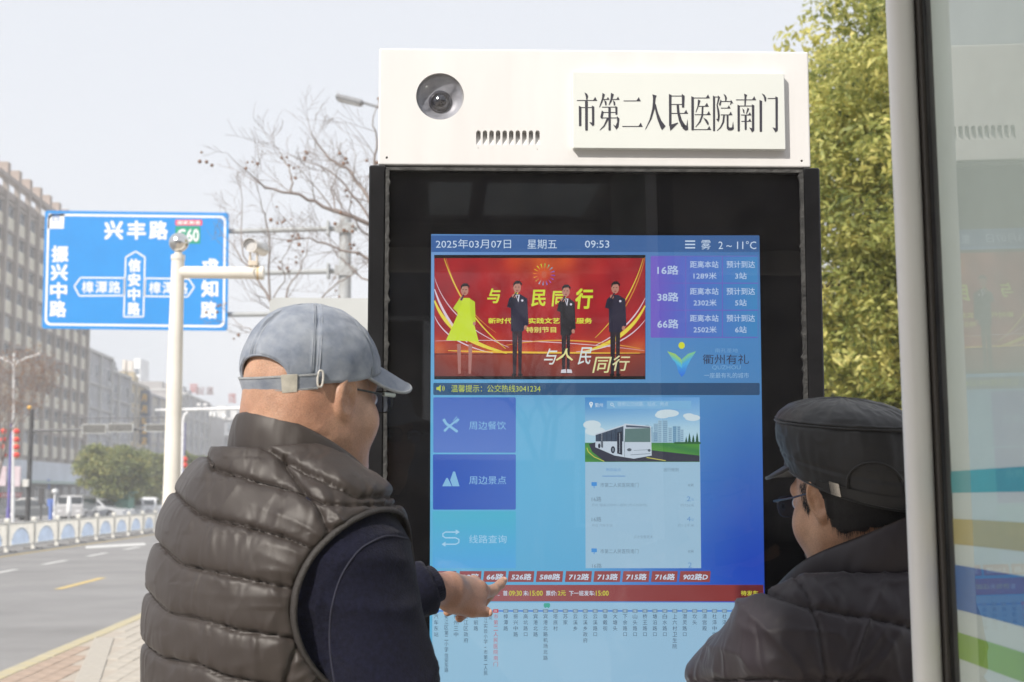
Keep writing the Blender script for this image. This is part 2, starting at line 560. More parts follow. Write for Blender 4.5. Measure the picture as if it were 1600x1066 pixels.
# ---------------------------------------------------------------- buildings on the far side of the street
def building(label, s0, s1, u, depth, top, wallc, name='building', cat='building'):
    L = s1 - s0
    r = empty(name, label, cat, ST(u, s1, ROAD), math.atan2(-1, TILT))
    r.location = ST(u, s1, ROAD)
    # local x runs along the facade towards the camera, local y points out to the street
    w = pm('render_' + name + str(int(s0)), wallc, 0.9, vs=0.5, var=0.08, bump=0.2, bs=5)
    MB().box(0, L, -depth, 0, 0, top).build('wall', w, r)
    return r, L
m_win = pm('window_glass_dark', (0.17, 0.21, 0.27), 0.15, vs=0.6, var=0.5)
m_win_pale = pm('window_curtain', (0.36, 0.38, 0.40), 0.3, vs=2.5, var=0.25)
m_win_dark = pm('window_open_dark', (0.07, 0.085, 0.11), 0.15, vs=1.5, var=0.4)
WRN = random.Random(77)
m_fr = pm('window_frame_white', (0.62, 0.64, 0.66), 0.5)
def win_mesh(w, h, cols=2, name='window'):
    mb = MB()
    mb.box(-w / 2, w / 2, 0.0, 0.06, 0, 0.06); mb.box(-w / 2, w / 2, 0.0, 0.06, h - 0.06, h)
    for k in range(cols + 1):
        x = -w / 2 + 0.03 + (w - 0.06) * k / cols
        mb.box(x - 0.04, x + 0.04, 0.001, 0.062, 0.061, h - 0.061)
    me = mb.mesh('window'); me.materials.append(m_fr)
    g = MB(); g.box(-w / 2 + 0.02, w / 2 - 0.02, -0.0, 0.02, 0.03, h - 0.03); gms = []
    for mw in (m_win, m_win, m_win_pale, m_win_dark):
        gm = g.mesh('pane'); gm.materials.append(mw); gms.append(gm)
    return me, gms
def put_window(r, ms, x, z, y=0.02):
    o = bpy.data.objects.new('window', ms[0]); COL.objects.link(o); o.parent = r; o.location = (x, y, z)
    g = bpy.data.objects.new('pane', WRN.choice(ms[1])); COL.objects.link(g); g.parent = o; g.location = (0, 0.0, 0)

# the tall office block: grid of brown piers, cream spandrels, dark windows
TOPB = 35.2
big, L = building('twelve storey office block with cream panels between brown piers on the left', 134, 190, -44, 16, TOPB - 2.7, (0.38, 0.36, 0.33), 'office_block')
m_pier = pm('pier_brown', (0.35, 0.31, 0.285), 0.85, vs=0.8)
m_cream = pm('spandrel_cream', (0.72, 0.69, 0.58), 0.8, vs=0.4, var=0.06)
ST_H = 2.92
bay = 4.3
nb = int(L / bay)
pier_me = MB().box(-0.28, 0.28, 0.0, 0.55, 5.6, TOPB - 0.4).mesh('pier'); pier_me.materials.append(m_pier)
band_me = MB().box(0, L, 0.0, 0.3, -0.14, 0.14).mesh('floor_band'); band_me.materials.append(m_pier)
stub_me = MB().box(-0.55, 0.55, -0.5, 0.56, 0, 1.2).mesh('roof_stub'); stub_me.materials.append(pm('stub_brick', (0.38, 0.31, 0.27), 0.9))
w3 = win_mesh(3.1, 1.25, 3)
w2 = win_mesh(1.5, 1.75, 2)
span_me = MB().box(-bay / 2 + 0.31, bay / 2 - 0.31, 0.0, 0.16, 0.0, 1.34).mesh('spandrel_panel'); span_me.materials.append(m_cream)
for i in range(nb + 1):
    o = bpy.data.objects.new('pier', pier_me); COL.objects.link(o); o.parent = big; o.location = (0.35 + i * bay, 0.01, 0)
    if i % 1 == 0:
        o = bpy.data.objects.new('roof_stub', stub_me); COL.objects.link(o); o.parent = big; o.location = (0.35 + i * bay, 0.012, TOPB - 0.42)
for f in range(2, 12):
    z = 5.8 + (f - 2) * ST_H
    if f < 11:
        o = bpy.data.objects.new('floor_band', band_me); COL.objects.link(o); o.parent = big; o.location = (0, 0.004, z + ST_H - 0.02)
    for i in range(nb):
        x = 0.35 + (i + 0.5) * bay
        if f < 11:
            put_window(big, w3, x, z + 1.5, 0.03)
            o = bpy.data.objects.new('spandrel_panel', span_me); COL.objects.link(o); o.parent = big; o.location = (x, 0.006, z + 0.135)
mb = MB(); mb.box(0, L, -0.2, 0.56, TOPB - 0.9, TOPB - 0.42); mb.box(0, L, -0.2, 0.2, TOPB - 2.7, TOPB - 1.9)
mb.build('parapet', m_pier, big)
mb = MB()
for i, (x, w) in enumerate(((27, 3.2), (21.0, 2.6), (16, 3.0), (10.5, 2.5))):
    mb.box(x, x + w, -5, -1.2, TOPB - 2.7, TOPB - 0.95 + 0.2 * (i % 2))
mb.build('roof_room', pm('roof_room_white', (0.62, 0.63, 0.64), 0.7), big)
mb = MB(); mb.box(0, L, 0.02, 0.6, 0, 5.4); mb.build('shop_front', pm('shopfront_grey', (0.30, 0.29, 0.30), 0.8, vs=0.3, var=0.15), big)
mb = MB(); mb.box(0, L, 0.62, 1.3, 3.2, 5.3); fas = mb.build('fascia', pm('fascia_pale', (0.58, 0.62, 0.70), 0.6, vs=0.2), big)
mb = MB(); mb.box(0, L, 0.62, 3.0, 2.85, 3.15); mb.build('awning', pm('awning_green_grey', (0.34, 0.46, 0.44), 0.6), big)
wd = win_mesh(2.4, 2.2, 2)
for i in range(nb):
    put_window(big, wd, 0.35 + (i + .5) * bay, 0.4, 0.64)
m_sig_blue = pm('sign_blue', (0.10, 0.25, 0.62), 0.5)
# the blue emblem and dark lettering on the pale fascia
fp = Plane(ST(-42.65, 170, 0), (-TILT, 1, 0), (0, 0, 1))
def wall_text(t, x0, y0, x1, y1, col, plane, bold=0.0, name='lettering', root=None):
    pr = Print(plane); pr.step = 0.02
    pr.text(t, x0, y0, x1, y1, col, 1, bold)
    return pr.build(name, MATS_INK, root)
MATS_INK = ink_mat('painted_ink')
pr = Print(fp); pr.step = 0.02
pr.disc(76, 752, 2.6, 3.2, srgb(40, 95, 190), 1); pr.rect(74, 755, 78.5, 765, srgb(40, 95, 190), 1)
pr.text('工商银行', 81, 754, 104, 764, srgb(50, 60, 100), 1, 0.03)
pr.build('fascia_lettering', MATS_INK, big)
pr = Print(fp); pr.step = 0.02
pr.rect(-40, 770, 34, 777, srgb(215, 45, 60), 1)
pr.text('超市便利', 2, 771.5, 33, 776, srgb(250, 225, 225), 2, 0.03)
pr.build('red_sign_board', MATS_INK, big)

def plain_block(label, s0, s1, top, wallc, seed, floors=None, u=-44, depth=12, balcony=False, trimc=(0.55, 0.55, 0.54)):
    R = random.Random(seed)
    r, L = building(label, s0, s1, u, depth, top, wallc, 'apartment_building')
    n = floors or max(2, int(top / 3.0))
    fh = (top - 0.8) / n
    nb = max(2, int(L / 3.4)); bw = L / nb
    ms = win_mesh(bw * 0.55, fh * 0.5, 2)
    tr = pm('trim_%d' % seed, trimc, 0.8)
    mb = MB(); mb.box(-0.1, L + 0.1, -depth - 0.1, 0.35, top - 0.02, top + 0.35); mb.build('cornice', tr, r)
    lg = MB().box(0.1, L - 0.1, 0, 0.28, 0, 0.22).mesh('ledge'); lg.materials.append(tr)
    pl = MB().box(-0.25, 0.25, 0, 0.4, 0, top - 0.05).mesh('pilaster'); pl.materials.append(tr)
    for i in range(0, nb + 1, 2):
        o = bpy.data.objects.new('pilaster', pl); COL.objects.link(o); o.parent = r; o.location = (0.26 + i * (bw - 0.52 / max(nb, 1)), 0.003, 0)
    for f in range(n):
        z = f * fh
        if f: 
            o = bpy.data.objects.new('ledge', lg); COL.objects.link(o); o.parent = r; o.location = (0, 0.002, z - 0.11)
        for i in range(nb):
            put_window(r, ms, (i + 0.5) * bw, z + fh * 0.3, 0.02)
            if R.random() < 0.22:
                ac = MB().box(-0.4, 0.4, 0.02, 0.35, 0, 0.55).build('air_conditioner', m_fr, r); ac.location = ((i + 0.5) * bw + 0.3, 0.02, z + fh * 0.08)
    mb = MB()
    for k in range(R.randint(2, 4)):
        x = R.uniform(0.5, L - 3.5); w = R.uniform(1.5, 3.5)
        mb.box(x, x + w, -R.uniform(4, 7), -R.uniform(0.5, 2), top + 0.351, top + R.uniform(1.0, 2.2))
    mb.build('roof_room', pm('roofroom_%d' % seed, tuple(c * 0.9 for c in wallc), 0.85), r)
    return r
plain_block('pale grey seven storey block with pilasters beside the tall office block', 191, 206, 20.3, (0.44, 0.45, 0.48), 1)
plain_block('mid grey block with stained walls second along from the tall block', 206.4, 219, 18.7, (0.36, 0.37, 0.40), 2)
plain_block('yellowish narrow block with grey trim in the middle of the row', 219.4, 231, 18.2, (0.52, 0.44, 0.29), 3, trimc=(0.5, 0.47, 0.42))
plain_block('low cream block with dark sloping roof edge behind the signal gantry', 231.4, 250, 17.4, (0.47, 0.45, 0.40), 4, trimc=(0.38, 0.38, 0.42))
plain_block('grey block behind the dark blue vertical hotel sign', 250.4, 268, 19.2, (0.40, 0.39, 0.39), 5)
plain_block('dull grey block partly hidden by the white pole, rooms on its roof', 268.4, 300, 19.8, (0.36, 0.37, 0.40), 6)
# the block across the end of the street, facing the camera, with red roof letters
def cross_block(label, X0, X1, Y, top, wallc, seed, floors):
    r = empty('apartment_building', label, 'building', (X1, Y, ROAD), math.pi)
    # local x from right to left as seen, local y towards the camera
    L = X1 - X0
    w = pm('render_cross%d' % seed, wallc, 0.9, vs=0.5, var=0.08)
    MB().box(0, L, -14, 0, 0, top).build('wall', w, r)
    fh = top / floors; nb = max(2, int(L / 5)); bw = L / nb
    ms = win_mesh(bw * 0.62, fh * 0.58, 3)
    tr = pm('trim_cross%d' % seed, (0.6, 0.6, 0.6), 0.8)
    for f in range(floors):
        lg = MB().box(0, L, 0.0, 1.0, f * fh - 0.1, f * fh + 0.25); lg.build('balcony_slab', tr, r)
        for i in range(nb): put_window(r, ms, (i + .5) * bw, f * fh + fh * 0.25)
    MB().box(-.2, L + .2, -14.1, 0.5, top + .001, top + 0.5).build('cornice', tr, r)
    mb = MB(); mb.box(L * 0.1, L * 0.35, -8, -2, top + 0.5, top + 2.6); mb.box(L * .55, L * .9, -8, -2, top + .5, top + 3.2); mb.build('roof_room', tr, r)
    return r
def XY(px, Y): return (px - 800) / FPX * Y
cross_block('grey block with wide window bands across the end of the street', XY(283, 300), XY(330, 300), 300, 17.2, (0.42, 0.42, 0.43), 11, 5)
cross_block('dark grey glazed block right of the banded block behind the white gantry', XY(331, 318), XY(372, 318), 318, 17.6, (0.33, 0.35, 0.39), 12, 5)
cross_block('low pale block behind the neck of the man in the blue cap', XY(374, 300), XY(440, 300), 300, 16.0, (0.5, 0.5, 0.5), 13, 4)
for (px0, px1, y0, lab) in ((196, 201, 565, 'slim cream tower'), (204, 212, 567, 'broader cream tower'), (214, 224, 563, 'bright white tower')):
    X0, X1 = XY(px0, 420), XY(px1, 420); h = EYE + (773 - y0) / FPX * 420 - ROAD
    t = empty('residential_tower', '%s rising far behind the roofs left of the white pole' % lab, 'tower', ((X0 + X1) / 2, 420, ROAD))
    c = (0.72, 0.66, 0.6) if 'cream' in lab else (0.85, 0.87, 0.9)
    w = (X1 - X0) / 2
    MB().box(-w, w, -5, 5, 0, h).build('wall', pm('tower_' + lab.split()[0], c, 0.8, vs=.1), t)
    mb = MB()
    for k in range(14): mb.box(-w * .7, w * .7, -5.12, -5.002, 3 + k * (h - 5) / 14, 4.6 + k * (h - 5) / 14)
    mb.build('window_band', m_win, t)
# red letters standing on the roofs
roofp = Plane((XY(300, 296), 296, 0), (1, 0, 0), (0, 0, 1))
m_red = pm('roof_letter_red', (0.45, 0.10, 0.09), 0.6)
def letter_block(t, x0, y0, x1, y1, plane, mat, lab, depth=0.5, name='roof_letters', bold=0.0):
    v, f = glyphs(t, bold)
    lo, hi = v.min(0), v.max(0); q = (v - lo) / (hi - lo)
    front = [tuple(plane.at(x0 + a * (x1 - x0), y1 - b * (y1 - y0), 0)) for a, b in q]
    mb = MB(); n = len(front)
    back = [tuple(np.array(p) - plane.n * depth) for p in front]
    mb.add(front + back, f + [tuple(i + n for i in reversed(g)) for g in f])
    # side walls on border edges
    cnt = {}
    for g in f:
        for i in range(len(g)):
            e = (g[i], g[(i + 1) % len(g)]); cnt[e] = 1
    side = [(b_, a_, a_ + n, b_ + n) for (a_, b_) in cnt if (b_, a_) not in cnt]
    mb.add(front + back, side)
    o = mb.build(name, mat)
    if lab: tag(o, lab, 'sign letters')
    return o
letter_block('豪', 296, 599, 309, 614, roofp, m_red, 'bright red character on the roof edge right of the white pole')
letter_block('徐记', 305, 604, 319, 617, roofp, pm('roof_letter_dark', (0.22, 0.09, 0.09), .6), 'thin dark red characters standing on the roof right of the white pole')
letter_block('大酒店', 322, 604, 333, 617, roofp, pm('roof_letter_dark2', (0.25, 0.12, 0.12), .6), 'stacked dark roof characters third along from the white pole')
letter_block('宾馆', 357, 614, 368, 630, roofp, m_red, 'red roof characters left of the man in the blue cap')

# dark blue vertical hotel sign hanging from the row
hs = empty('hotel_sign', 'dark blue vertical sign with yellow characters high on the row', 'sign', (XY(225, 228), 228, 0))
hp = Plane((XY(225, 227.6), 227.6, 0), (1, 0, 0), (0, 0, 1))
a, b = hp.at(219, 610), hp.at(232, 694)
ob = MB().box(a[0], b[0], 227.62, 228.2, b[2], a[2]).build('sign_board', pm('hotel_sign_blue', (0.05, 0.08, 0.16), 0.5)); child(hs, ob)
pr = Print(hp); pr.step = 0.05
for ch, y in (('月', 616), ('月', 634), ('红', 651), ('酒', 667), ('店', 683)):
    pr.text(ch, 221.3, y, 229.5, y + 11.5, srgb(240, 190, 40), 1, 0.04)
ob = pr.build('sign_lettering', MATS_INK, hs)
# two brackets that carry it
ob = MB().box(a[0] - 3.2, a[0], 227.8, 228.0, a[2] - 1.5, a[2] - 1.3).box(a[0] - 3.2, a[0], 227.8, 228.0, b[2] + 1.3, b[2] + 1.5).build('bracket', m_fr); child(hs, ob)
# ================================================================ STREET FURNITURE
m_pole_w = pm('pole_cream_paint', (0.76, 0.73, 0.66), 0.35, vs=4, var=0.05, rvar=0.1)
m_steel = pm('steel_grey_paint', (0.42, 0.44, 0.45), 0.45, vs=3, var=0.08)
m_dark = pm('dark_grey_metal', (0.06, 0.06, 0.065), 0.5, vs=5, var=0.2)
m_chrome = pm('chrome_ball', (0.75, 0.74, 0.72), 0.12, metal=1.0, vs=8, var=0.1, rvar=0.05)
m_lampw = pm('lamp_white', (0.78, 0.79, 0.8), 0.4)
def V(px, py, Y): return Vector(P(px, py, Y))
def wire(pts, r, n=6, taper=None):
    mb = MB(); mb.tube(pts, r, n); return mb

# --- blue direction sign on its steel gantry
YS = 29.0
sg = empty('direction_sign', 'large blue overhead direction sign with white road names on a steel arm', 'road sign', (P(535, 773, YS)[0], YS, 0))
xp = P(535, 773, YS)[0]
mb = MB(); mb.tube([(xp, YS, 0), (xp, YS, P(535, 334, YS)[2])], [0.16, 0.115], 16)
child(sg, mb.build('post', m_steel))
for k, (x0, y0, x1, y1) in enumerate(((340, 362, 558, 356.5), (340, 428, 558, 423), (340, 492, 530, 489))):
    mb = MB(); mb.tube([V(x0, y0, YS - 0.0), V(x1, y1, YS - 0.0)], 0.052, 10)
    a = V(513.5, (y0 * .2 + y1 * .8), YS)
    mb.box(a.x - 0.02, a.x + 0.02, YS - 0.16, YS + 0.16, a.z - 0.14, a.z + 0.14)
    mb.box(xp - 0.19, xp + 0.19, YS - 0.16, YS - 0.13, a.z - 0.10, a.z + 0.10)
    child(sg, mb.build('arm', m_steel))
# panel
tl, tr_, bl_, br = V(70.5, 329, YS - 0.15), V(357.5, 332.5, YS - 0.15), V(65.5, 513.5, YS - 0.15), V(355, 517, YS - 0.15)
sp_ = Plane(tuple(tl), tuple(tr_ - tl), (0, 0, 1))
def rr_out(x0, y0, x1, y1, r, sk=0.0):
    pts = []
    for cx, cy, a in ((x1 - r, y0 + r, -90), (x1 - r, y1 - r, 0), (x0 + r, y1 - r, 90), (x0 + r, y0 + r, 180)):
        for k in range(6):
            t = rad(a + 18 * k); pts.append((cx + r * math.cos(t), cy + r * math.sin(t)))
    return pts
def warp(x, y):
    # unit coordinates of the board -> photograph
    u, v = x / 290.0, y / 186.0
    a = np.array([70.5, 329]) * (1 - u) + np.array([357.5, 332.5]) * u
    b = np.array([65.5, 513.5]) * (1 - u) + np.array([355, 517]) * u
    return tuple(a * (1 - v) + b * v)
def unwarp(px, py):
    u = (px - 68) / 288.5; v = 0.5
    for _ in range(6):
        a = np.array([70.5, 329]) * (1 - u) + np.array([357.5, 332.5]) * u
        b = np.array([65.5, 513.5]) * (1 - u) + np.array([355, 517]) * u
        v = (py - a[1]) / (b[1] - a[1])
        xl = 70.5 * (1 - v) + 65.5 * v; xr = 357.5 * (1 - v) + 355 * v
        u = (px - xl) / (xr - xl)
    return u * 290, v * 186
ol = [warp(x, y) for x, y in rr_out(0, 0, 290, 186, 4)]
pf = [tuple(sp_.at(x, y, 0)) for x, y in ol]
mb = MB(); mb.prism([Vector(p) for p in pf][::-1], tuple(-sp_.n * 0.035))
m_signblue = pm('sign_board_blue', (0.015, 0.27, 0.70), 0.45, col2=(0.012, 0.24, 0.64), vs=1.2)
child(sg, mb.build('board', m_signblue))
mb = MB()
for px in (110, 200, 300):
    a, b = sp_.at(px, 338, -0.08), sp_.at(px, 508, -0.08)
    mb.box(a[0] - .04, a[0] + .04, a[1] - .04, a[1] + .04, b[2], a[2])
child(sg, mb.build('back_rail', m_steel))
W_ = (0.80, 0.81, 0.83)
pr = Print(sp_); pr.step = 0.002
def ring(pts_out, pts_in, col, lay):
    n = len(pts_out); v = pts_out + pts_in
    pr.raw(v, [(k, (k + 1) % n, (k + 1) % n + n, k + n) for k in range(n)], col, lay)
ring([warp(x, y) for x, y in rr_out(4, 5, 286, 181, 9)], [warp(x, y) for x, y in rr_out(7.5, 8.5, 282.5, 177.5, 7)], W_, 1)
pr.poly([(76, 334), (101, 334), (99.5, 357.5), (74.5, 357.5)], W_, 1)
BL = (0.03, 0.16, 0.45)
pr.text('西', 81.5, 334.5, 93.5, 346, BL, 2, 0.0); pr.text('人', 83.5, 350.5, 88.5, 355.5, BL, 2)
for ch, x0 in (('兴', 163), ('丰', 198.5), ('路', 233)):
    pr.text(ch, x0, 345, x0 + 29.5, 374.5, W_, 1, 0.045)
for k, ch in enumerate('振兴中路'):
    x = 80.5 - k * 1.1; pr.text(ch, x, 384 + k * 28.6, x + 26.5, 410 + k * 28.6, W_, 1, 0.045)
for k, ch in enumerate('求知路'):
    x = 315.5 - k * 1.0; pr.text(ch, x, 404 + k * 33.5, x + 26.5, 431 + k * 33.5, W_, 1, 0.045)
def outline(pts, w):
    for i in range(len(pts)):
        pr.line([pts[i], pts[(i + 1) % len(pts)]], w, W_, 1)
outline([(212, 393), (226.5, 402), (224, 495), (193.5, 495), (196.5, 402)], 2.2)
outline([(116, 447.5), (126, 434), (194.5, 434.5), (193.5, 462), (124, 462.5)], 2.2)
outline([(227, 435), (295, 436), (303.5, 449), (293, 464), (226, 463)], 2.2)
for k, ch in enumerate('信安中路'):
    x = 200.5 - k * 0.4; pr.text(ch, x, 404.5 + k * 22.6, x + 19.5, 425 + k * 22.6, W_, 1, 0.045)
for k, ch in enumerate('樟潭路'):
    pr.text(ch, 128 + k * 21, 439.5, 146.5 + k * 21, 458.5, W_, 1, 0.018)
    pr.text(ch, 233 + k * 21, 440.5, 251.5 + k * 21, 459.5, W_, 1, 0.018)
pr.rrect(274, 343.5, 316, 352.5, 2, srgb(225, 70, 85), 1); pr.text('国家高速', 277, 345, 313, 351, W_, 2, 0.03)
pr.rrect(274, 353.5, 313, 381, 2, srgb(25, 150, 120), 1); pr.text('G60', 277, 358, 311, 378, W_, 2, 0.03)
child(sg, pr.build('lettering', ink_mat('reflective_sign_film', rough=0.45)))

# --- cream pole with a chrome ball and a side arm
YP = 11.0
cpole = empty('camera_pole', 'cream white pole topped by a chrome ball with one horizontal arm', 'pole', (P(272, 773, YP)[0], YP, 0))
base = P(270.5, 773, YP)[0]; top = P(276.5, 405, YP)
xpole = P(272.3, 600, YP)[0]
mb = MB(); mb.tube([(xpole - 0.013, YP, 0.02), (xpole, YP, 1.6), (xpole + 0.002, YP, 2.5), (xpole + 0.006, YP, top[2])], [0.082, 0.063, 0.056, 0.048], 28)
mb.tube([(xpole + 0.006, YP, top[2] - 0.005), (xpole + 0.006, YP, top[2] + 0.03)], 0.053, 28)
mb.tube([(xpole + 0.008, YP, top[2] + 0.02), (xpole + 0.008, YP, top[2] + 0.05)], 0.03, 20)
child(cpole, mb.build('post', m_pole_w))
mb = MB(); mb.lathe([(0.0, 0), (0.2, 0.0), (0.2, 0.02), (0.0, 0.02)], Matrix.Translation((xpole - 0.013, YP, 0.0)), 20, False)
child(cpole, mb.build('base_plate', m_pole_w))
bc = P(280.5, 379, YP)
mb = MB(); mb.ball((bc[0] - 0.005, YP, bc[2]), 0.074, 32, 20)
child(cpole, mb.build('ball', m_chrome))
a, b = V(280, 425.5, YP), V(412, 427, YP)
mb = MB(); mb.tube([(a.x, YP, a.z), (b.x - 0.01, YP, b.z)], 0.046, 24); mb.tube([(b.x - 0.03, YP, b.z), (b.x + .002, YP, b.z)], 0.051, 24)
child(cpole, mb.build('arm', m_pole_w))
mb = MB(); mb.tube([V(399, 417, YP) + Vector((0, -0.05, 0)), V(397, 425, YP) + Vector((0, -0.056, 0)), V(398, 434, YP) + Vector((0, -0.052, 0)), V(401, 438, YP)], 0.004, 6)
child(cpole, mb.build('cable', m_pole_w))
mb = MB(); mb.tube([V(402.5, 427, YP), V(405, 427, YP)], 0.0475, 24, caps=False)
child(cpole, mb.build('rust_streak', pm('rust_stain', (0.62, 0.45, 0.22), 0.8)))
# --- bullet camera on the arm
cc = empty('security_camera', 'white bullet camera under a sun hood at the end of the cream arm', 'camera', tuple(V(397, 417, YP)))
m_cam = pm('camera_white', (0.80, 0.79, 0.77), 0.35, vs=9, var=0.04)
f0, f1 = V(391.5, 384, YP - 0.05), V(411, 391.5, YP + 0.33)
ax = (f1 - f0).normalized()
mb = MB(); mb.tube([f0 + ax * 0.02, f1], [0.044, 0.046], 24)
child(cc, mb.build('housing', m_cam))
mb = MB(); mb.tube([f0, f0 + ax * 0.03], [0.047, 0.047], 24)
child(cc, mb.build('lens_ring', m_cam))
mb = MB(); mb.tube([f0 - ax * 0.003, f0 + ax * 0.01], [0.036, 0.036], 24)
child(cc, mb.build('front_glass', pm('camera_front', (0.75, 0.75, 0.75), 0.1, coat=1.0)))
# hood: open half shell
side = ax.cross(Vector((0, 0, 1))).normalized(); up = side.cross(ax)
mb = MB(); hv = []; nn = 14
for r_ in (0.052, 0.056):
    for t_ in (-0.03, 0.36):
        for k in range(nn + 1):
            a_ = rad(-10 + 200 * k / nn)
            hv.append(f0 + ax * t_ + side * math.cos(a_) * r_ + up * math.sin(a_) * r_)
n1 = nn + 1; hf = []
for k in range(nn):
    hf += [(k, k + 1, n1 + k + 1, n1 + k), (2 * n1 + k, 3 * n1 + k, 3 * n1 + k + 1, 2 * n1 + k + 1), (k, 2 * n1 + k, 2 * n1 + k + 1, k + 1), (n1 + k, n1 + k + 1, 3 * n1 + k + 1, 3 * n1 + k)]
mb.add(hv, hf, True)
child(cc, mb.build('sun_hood', pm('camera_hood', (0.7, 0.7, 0.7), 0.4)))
mb = MB(); c0 = V(396.5, 412.5, YP)
mb.box(c0.x - 0.035, c0.x + 0.035, YP - 0.04, YP + 0.04, c0.z - 0.018, c0.z + 0.018, bev=0.004)
mb.box(c0.x - 0.033, c0.x - 0.023, YP - 0.02, YP + 0.02, c0.z + 0.018, c0.z + 0.085); mb.box(c0.x + 0.02, c0.x + 0.03, YP - 0.02, YP + 0.02, c0.z + 0.018, c0.z + 0.085)
child(cc, mb.build('bracket', pm('bracket_cream', (0.62, 0.54, 0.44), 0.6)))

# --- back of a grey sign behind the man in the cap
YG = 7.0
gs = empty('traffic_sign', 'pale grey blank back of a rounded sign panel behind the blue cap', 'road sign', (P(500, 773, YG)[0], YG, 0))
a, b = V(421, 466, YG), V(640, 640, YG)
gp = Plane((0, YG, 0), (1, 0.02, 0), (0, 0, 1))
ol = rr_out(421, 465, 660, 655, 9)
pf = [tuple(gp.at(x, y + (x - 421) * 0.008, 0)) for x, y in ol]
mb = MB(); mb.prism([Vector(p) for p in pf][::-1], (0, 0.012, 0)); child(gs, mb.build('panel', pm('sign_back_grey', (0.50, 0.52, 0.52), 0.5, vs=2, var=0.05)))
x0 = P(505, 700, YG)[0]
mb = MB(); mb.tube([(x0, YG + 0.05, 0), (x0, YG + 0.05, P(500, 480, YG)[2])], 0.035, 12); child(gs, mb.build('post', m_steel))

# --- street lamps
def curved_lamp(label, px_pole, Y, pts, head, r=0.05, mat=m_lampw, hr=(0.12, 0.35, 0.05), double=False, gy=ROAD):
    bx = P(px_pole, 773, Y)[0]
    r0 = empty('street_lamp', label, 'street lamp', (bx, Y, gy))
    pp = [V(*p, Y) for p in pts]
    mb = MB(); mb.tube([Vector((bx, Y, gy))] + pp, [r * 1.5] + [r] * len(pp), 8)
    child(r0, mb.build('pole', mat))
    for h in head:
        a, b = V(h[0], h[1], Y), V(h[2], h[3], Y)
        ax = (b - a).normalized(); L = (b - a).length
        R = ax.to_track_quat('X', 'Z').to_matrix().to_4x4()
        mb = MB(); mb.box(0, L, -hr[0], hr[0], -hr[2], hr[2], Matrix.Translation(a) @ R, bev=min(hr[2], .03))
        child(r0, mb.build('lamp_head', mat))
        mb = MB(); mb.box(L * .1, L * .9, -hr[0] * .8, hr[0] * .8, -hr[2] - 0.012, -hr[2] - 0.002, Matrix.Translation(a) @ R)
        child(r0, mb.build('lens', pm('lamp_lens', (0.5, 0.5, 0.5), 0.2)))
    return r0
curved_lamp('grey street lamp head reaching out above the bare tree left of the kiosk', 690, 30, [(690, 240), (660, 195), (600, 170), (566, 160)], [(525, 151.5, 567, 161.5)], 0.03, pm('lamp_grey', (0.30, 0.31, 0.33), .5), (0.13, 0, 0.055), gy=0)
l1 = curved_lamp('white twin arm street lamp in front of the tall office block', 22, 70, [(22, 552)], [], 0.06)
mb = MB()
for e in ((63, 553), (-18, 553)):
    s_ = 1 if e[0] > 22 else -1
    mb.tube([V(22, 575, 70), V(22 + s_ * 6, 566, 70), V(22 + s_ * 18, 560, 70), V(*e, 70)], [0.06, 0.055, 0.05, 0.06], 6)
child(l1, mb.build('arm', m_lampw))
l2 = curved_lamp('slim white street lamp curving out just right of the cream pole', 283, 75, [(284.5, 720), (286.5, 655), (289, 648), (295, 643)], [(292, 642, 312, 640.5)], 0.075)
# white overhead bar with cameras
wg = empty('camera_gantry', 'white horizontal gantry with small cameras behind the cream pole', 'gantry', (P(400, 773, 60)[0], 60, ROAD))
mb = MB(); mb.tube([V(243, 641, 60), V(300, 640, 60), V(440, 637, 60)], [0.045, 0.065, 0.08], 10); child(wg, mb.build('arm', m_lampw))
xg = P(440, 700, 60)[0]; mb = MB(); mb.tube([(xg, 60, ROAD), (xg, 60, V(440, 632, 60).z)], 0.11, 12); child(wg, mb.build('post', m_lampw))
for (x, y) in ((330.5, 647), (336, 648)):
    a = V(x, y, 60); mb = MB(); mb.box(a.x - .06, a.x + .06, 59.85, 60.2, a.z - .1, a.z + .1, bev=.02); child(wg, mb.build('camera_box', m_lampw))
a = V(351, 652, 60); mb = MB(); mb.ball(a, 0.09, 12, 8, (1, 1, 1.35)); mb.tube([a + Vector((0, 0, .08)), V(351, 641, 60)], 0.03, 6); child(wg, mb.build('dome_camera', m_lampw))
for (x, y, w) in ((311, 632.5, 6), (321, 632.5, 5)):
    a = V(x, y, 60); mb = MB(); mb.box(a.x - w * .013, a.x + w * .013, 59.9, 60.1, a.z - .05, a.z + .05, bev=.01); mb.tube([a, V(x, 640, 60)], 0.02, 5); child(wg, mb.build('sensor', m_lampw))
a = V(384, 646, 60); mb = MB(); mb.box(a.x - .13, a.x + .13, 59.9, 60.1, a.z - .12, a.z + .12, bev=.01); child(wg, mb.build('sign_plate', pm('plate_pale', (.7, .78, .8), .5)))

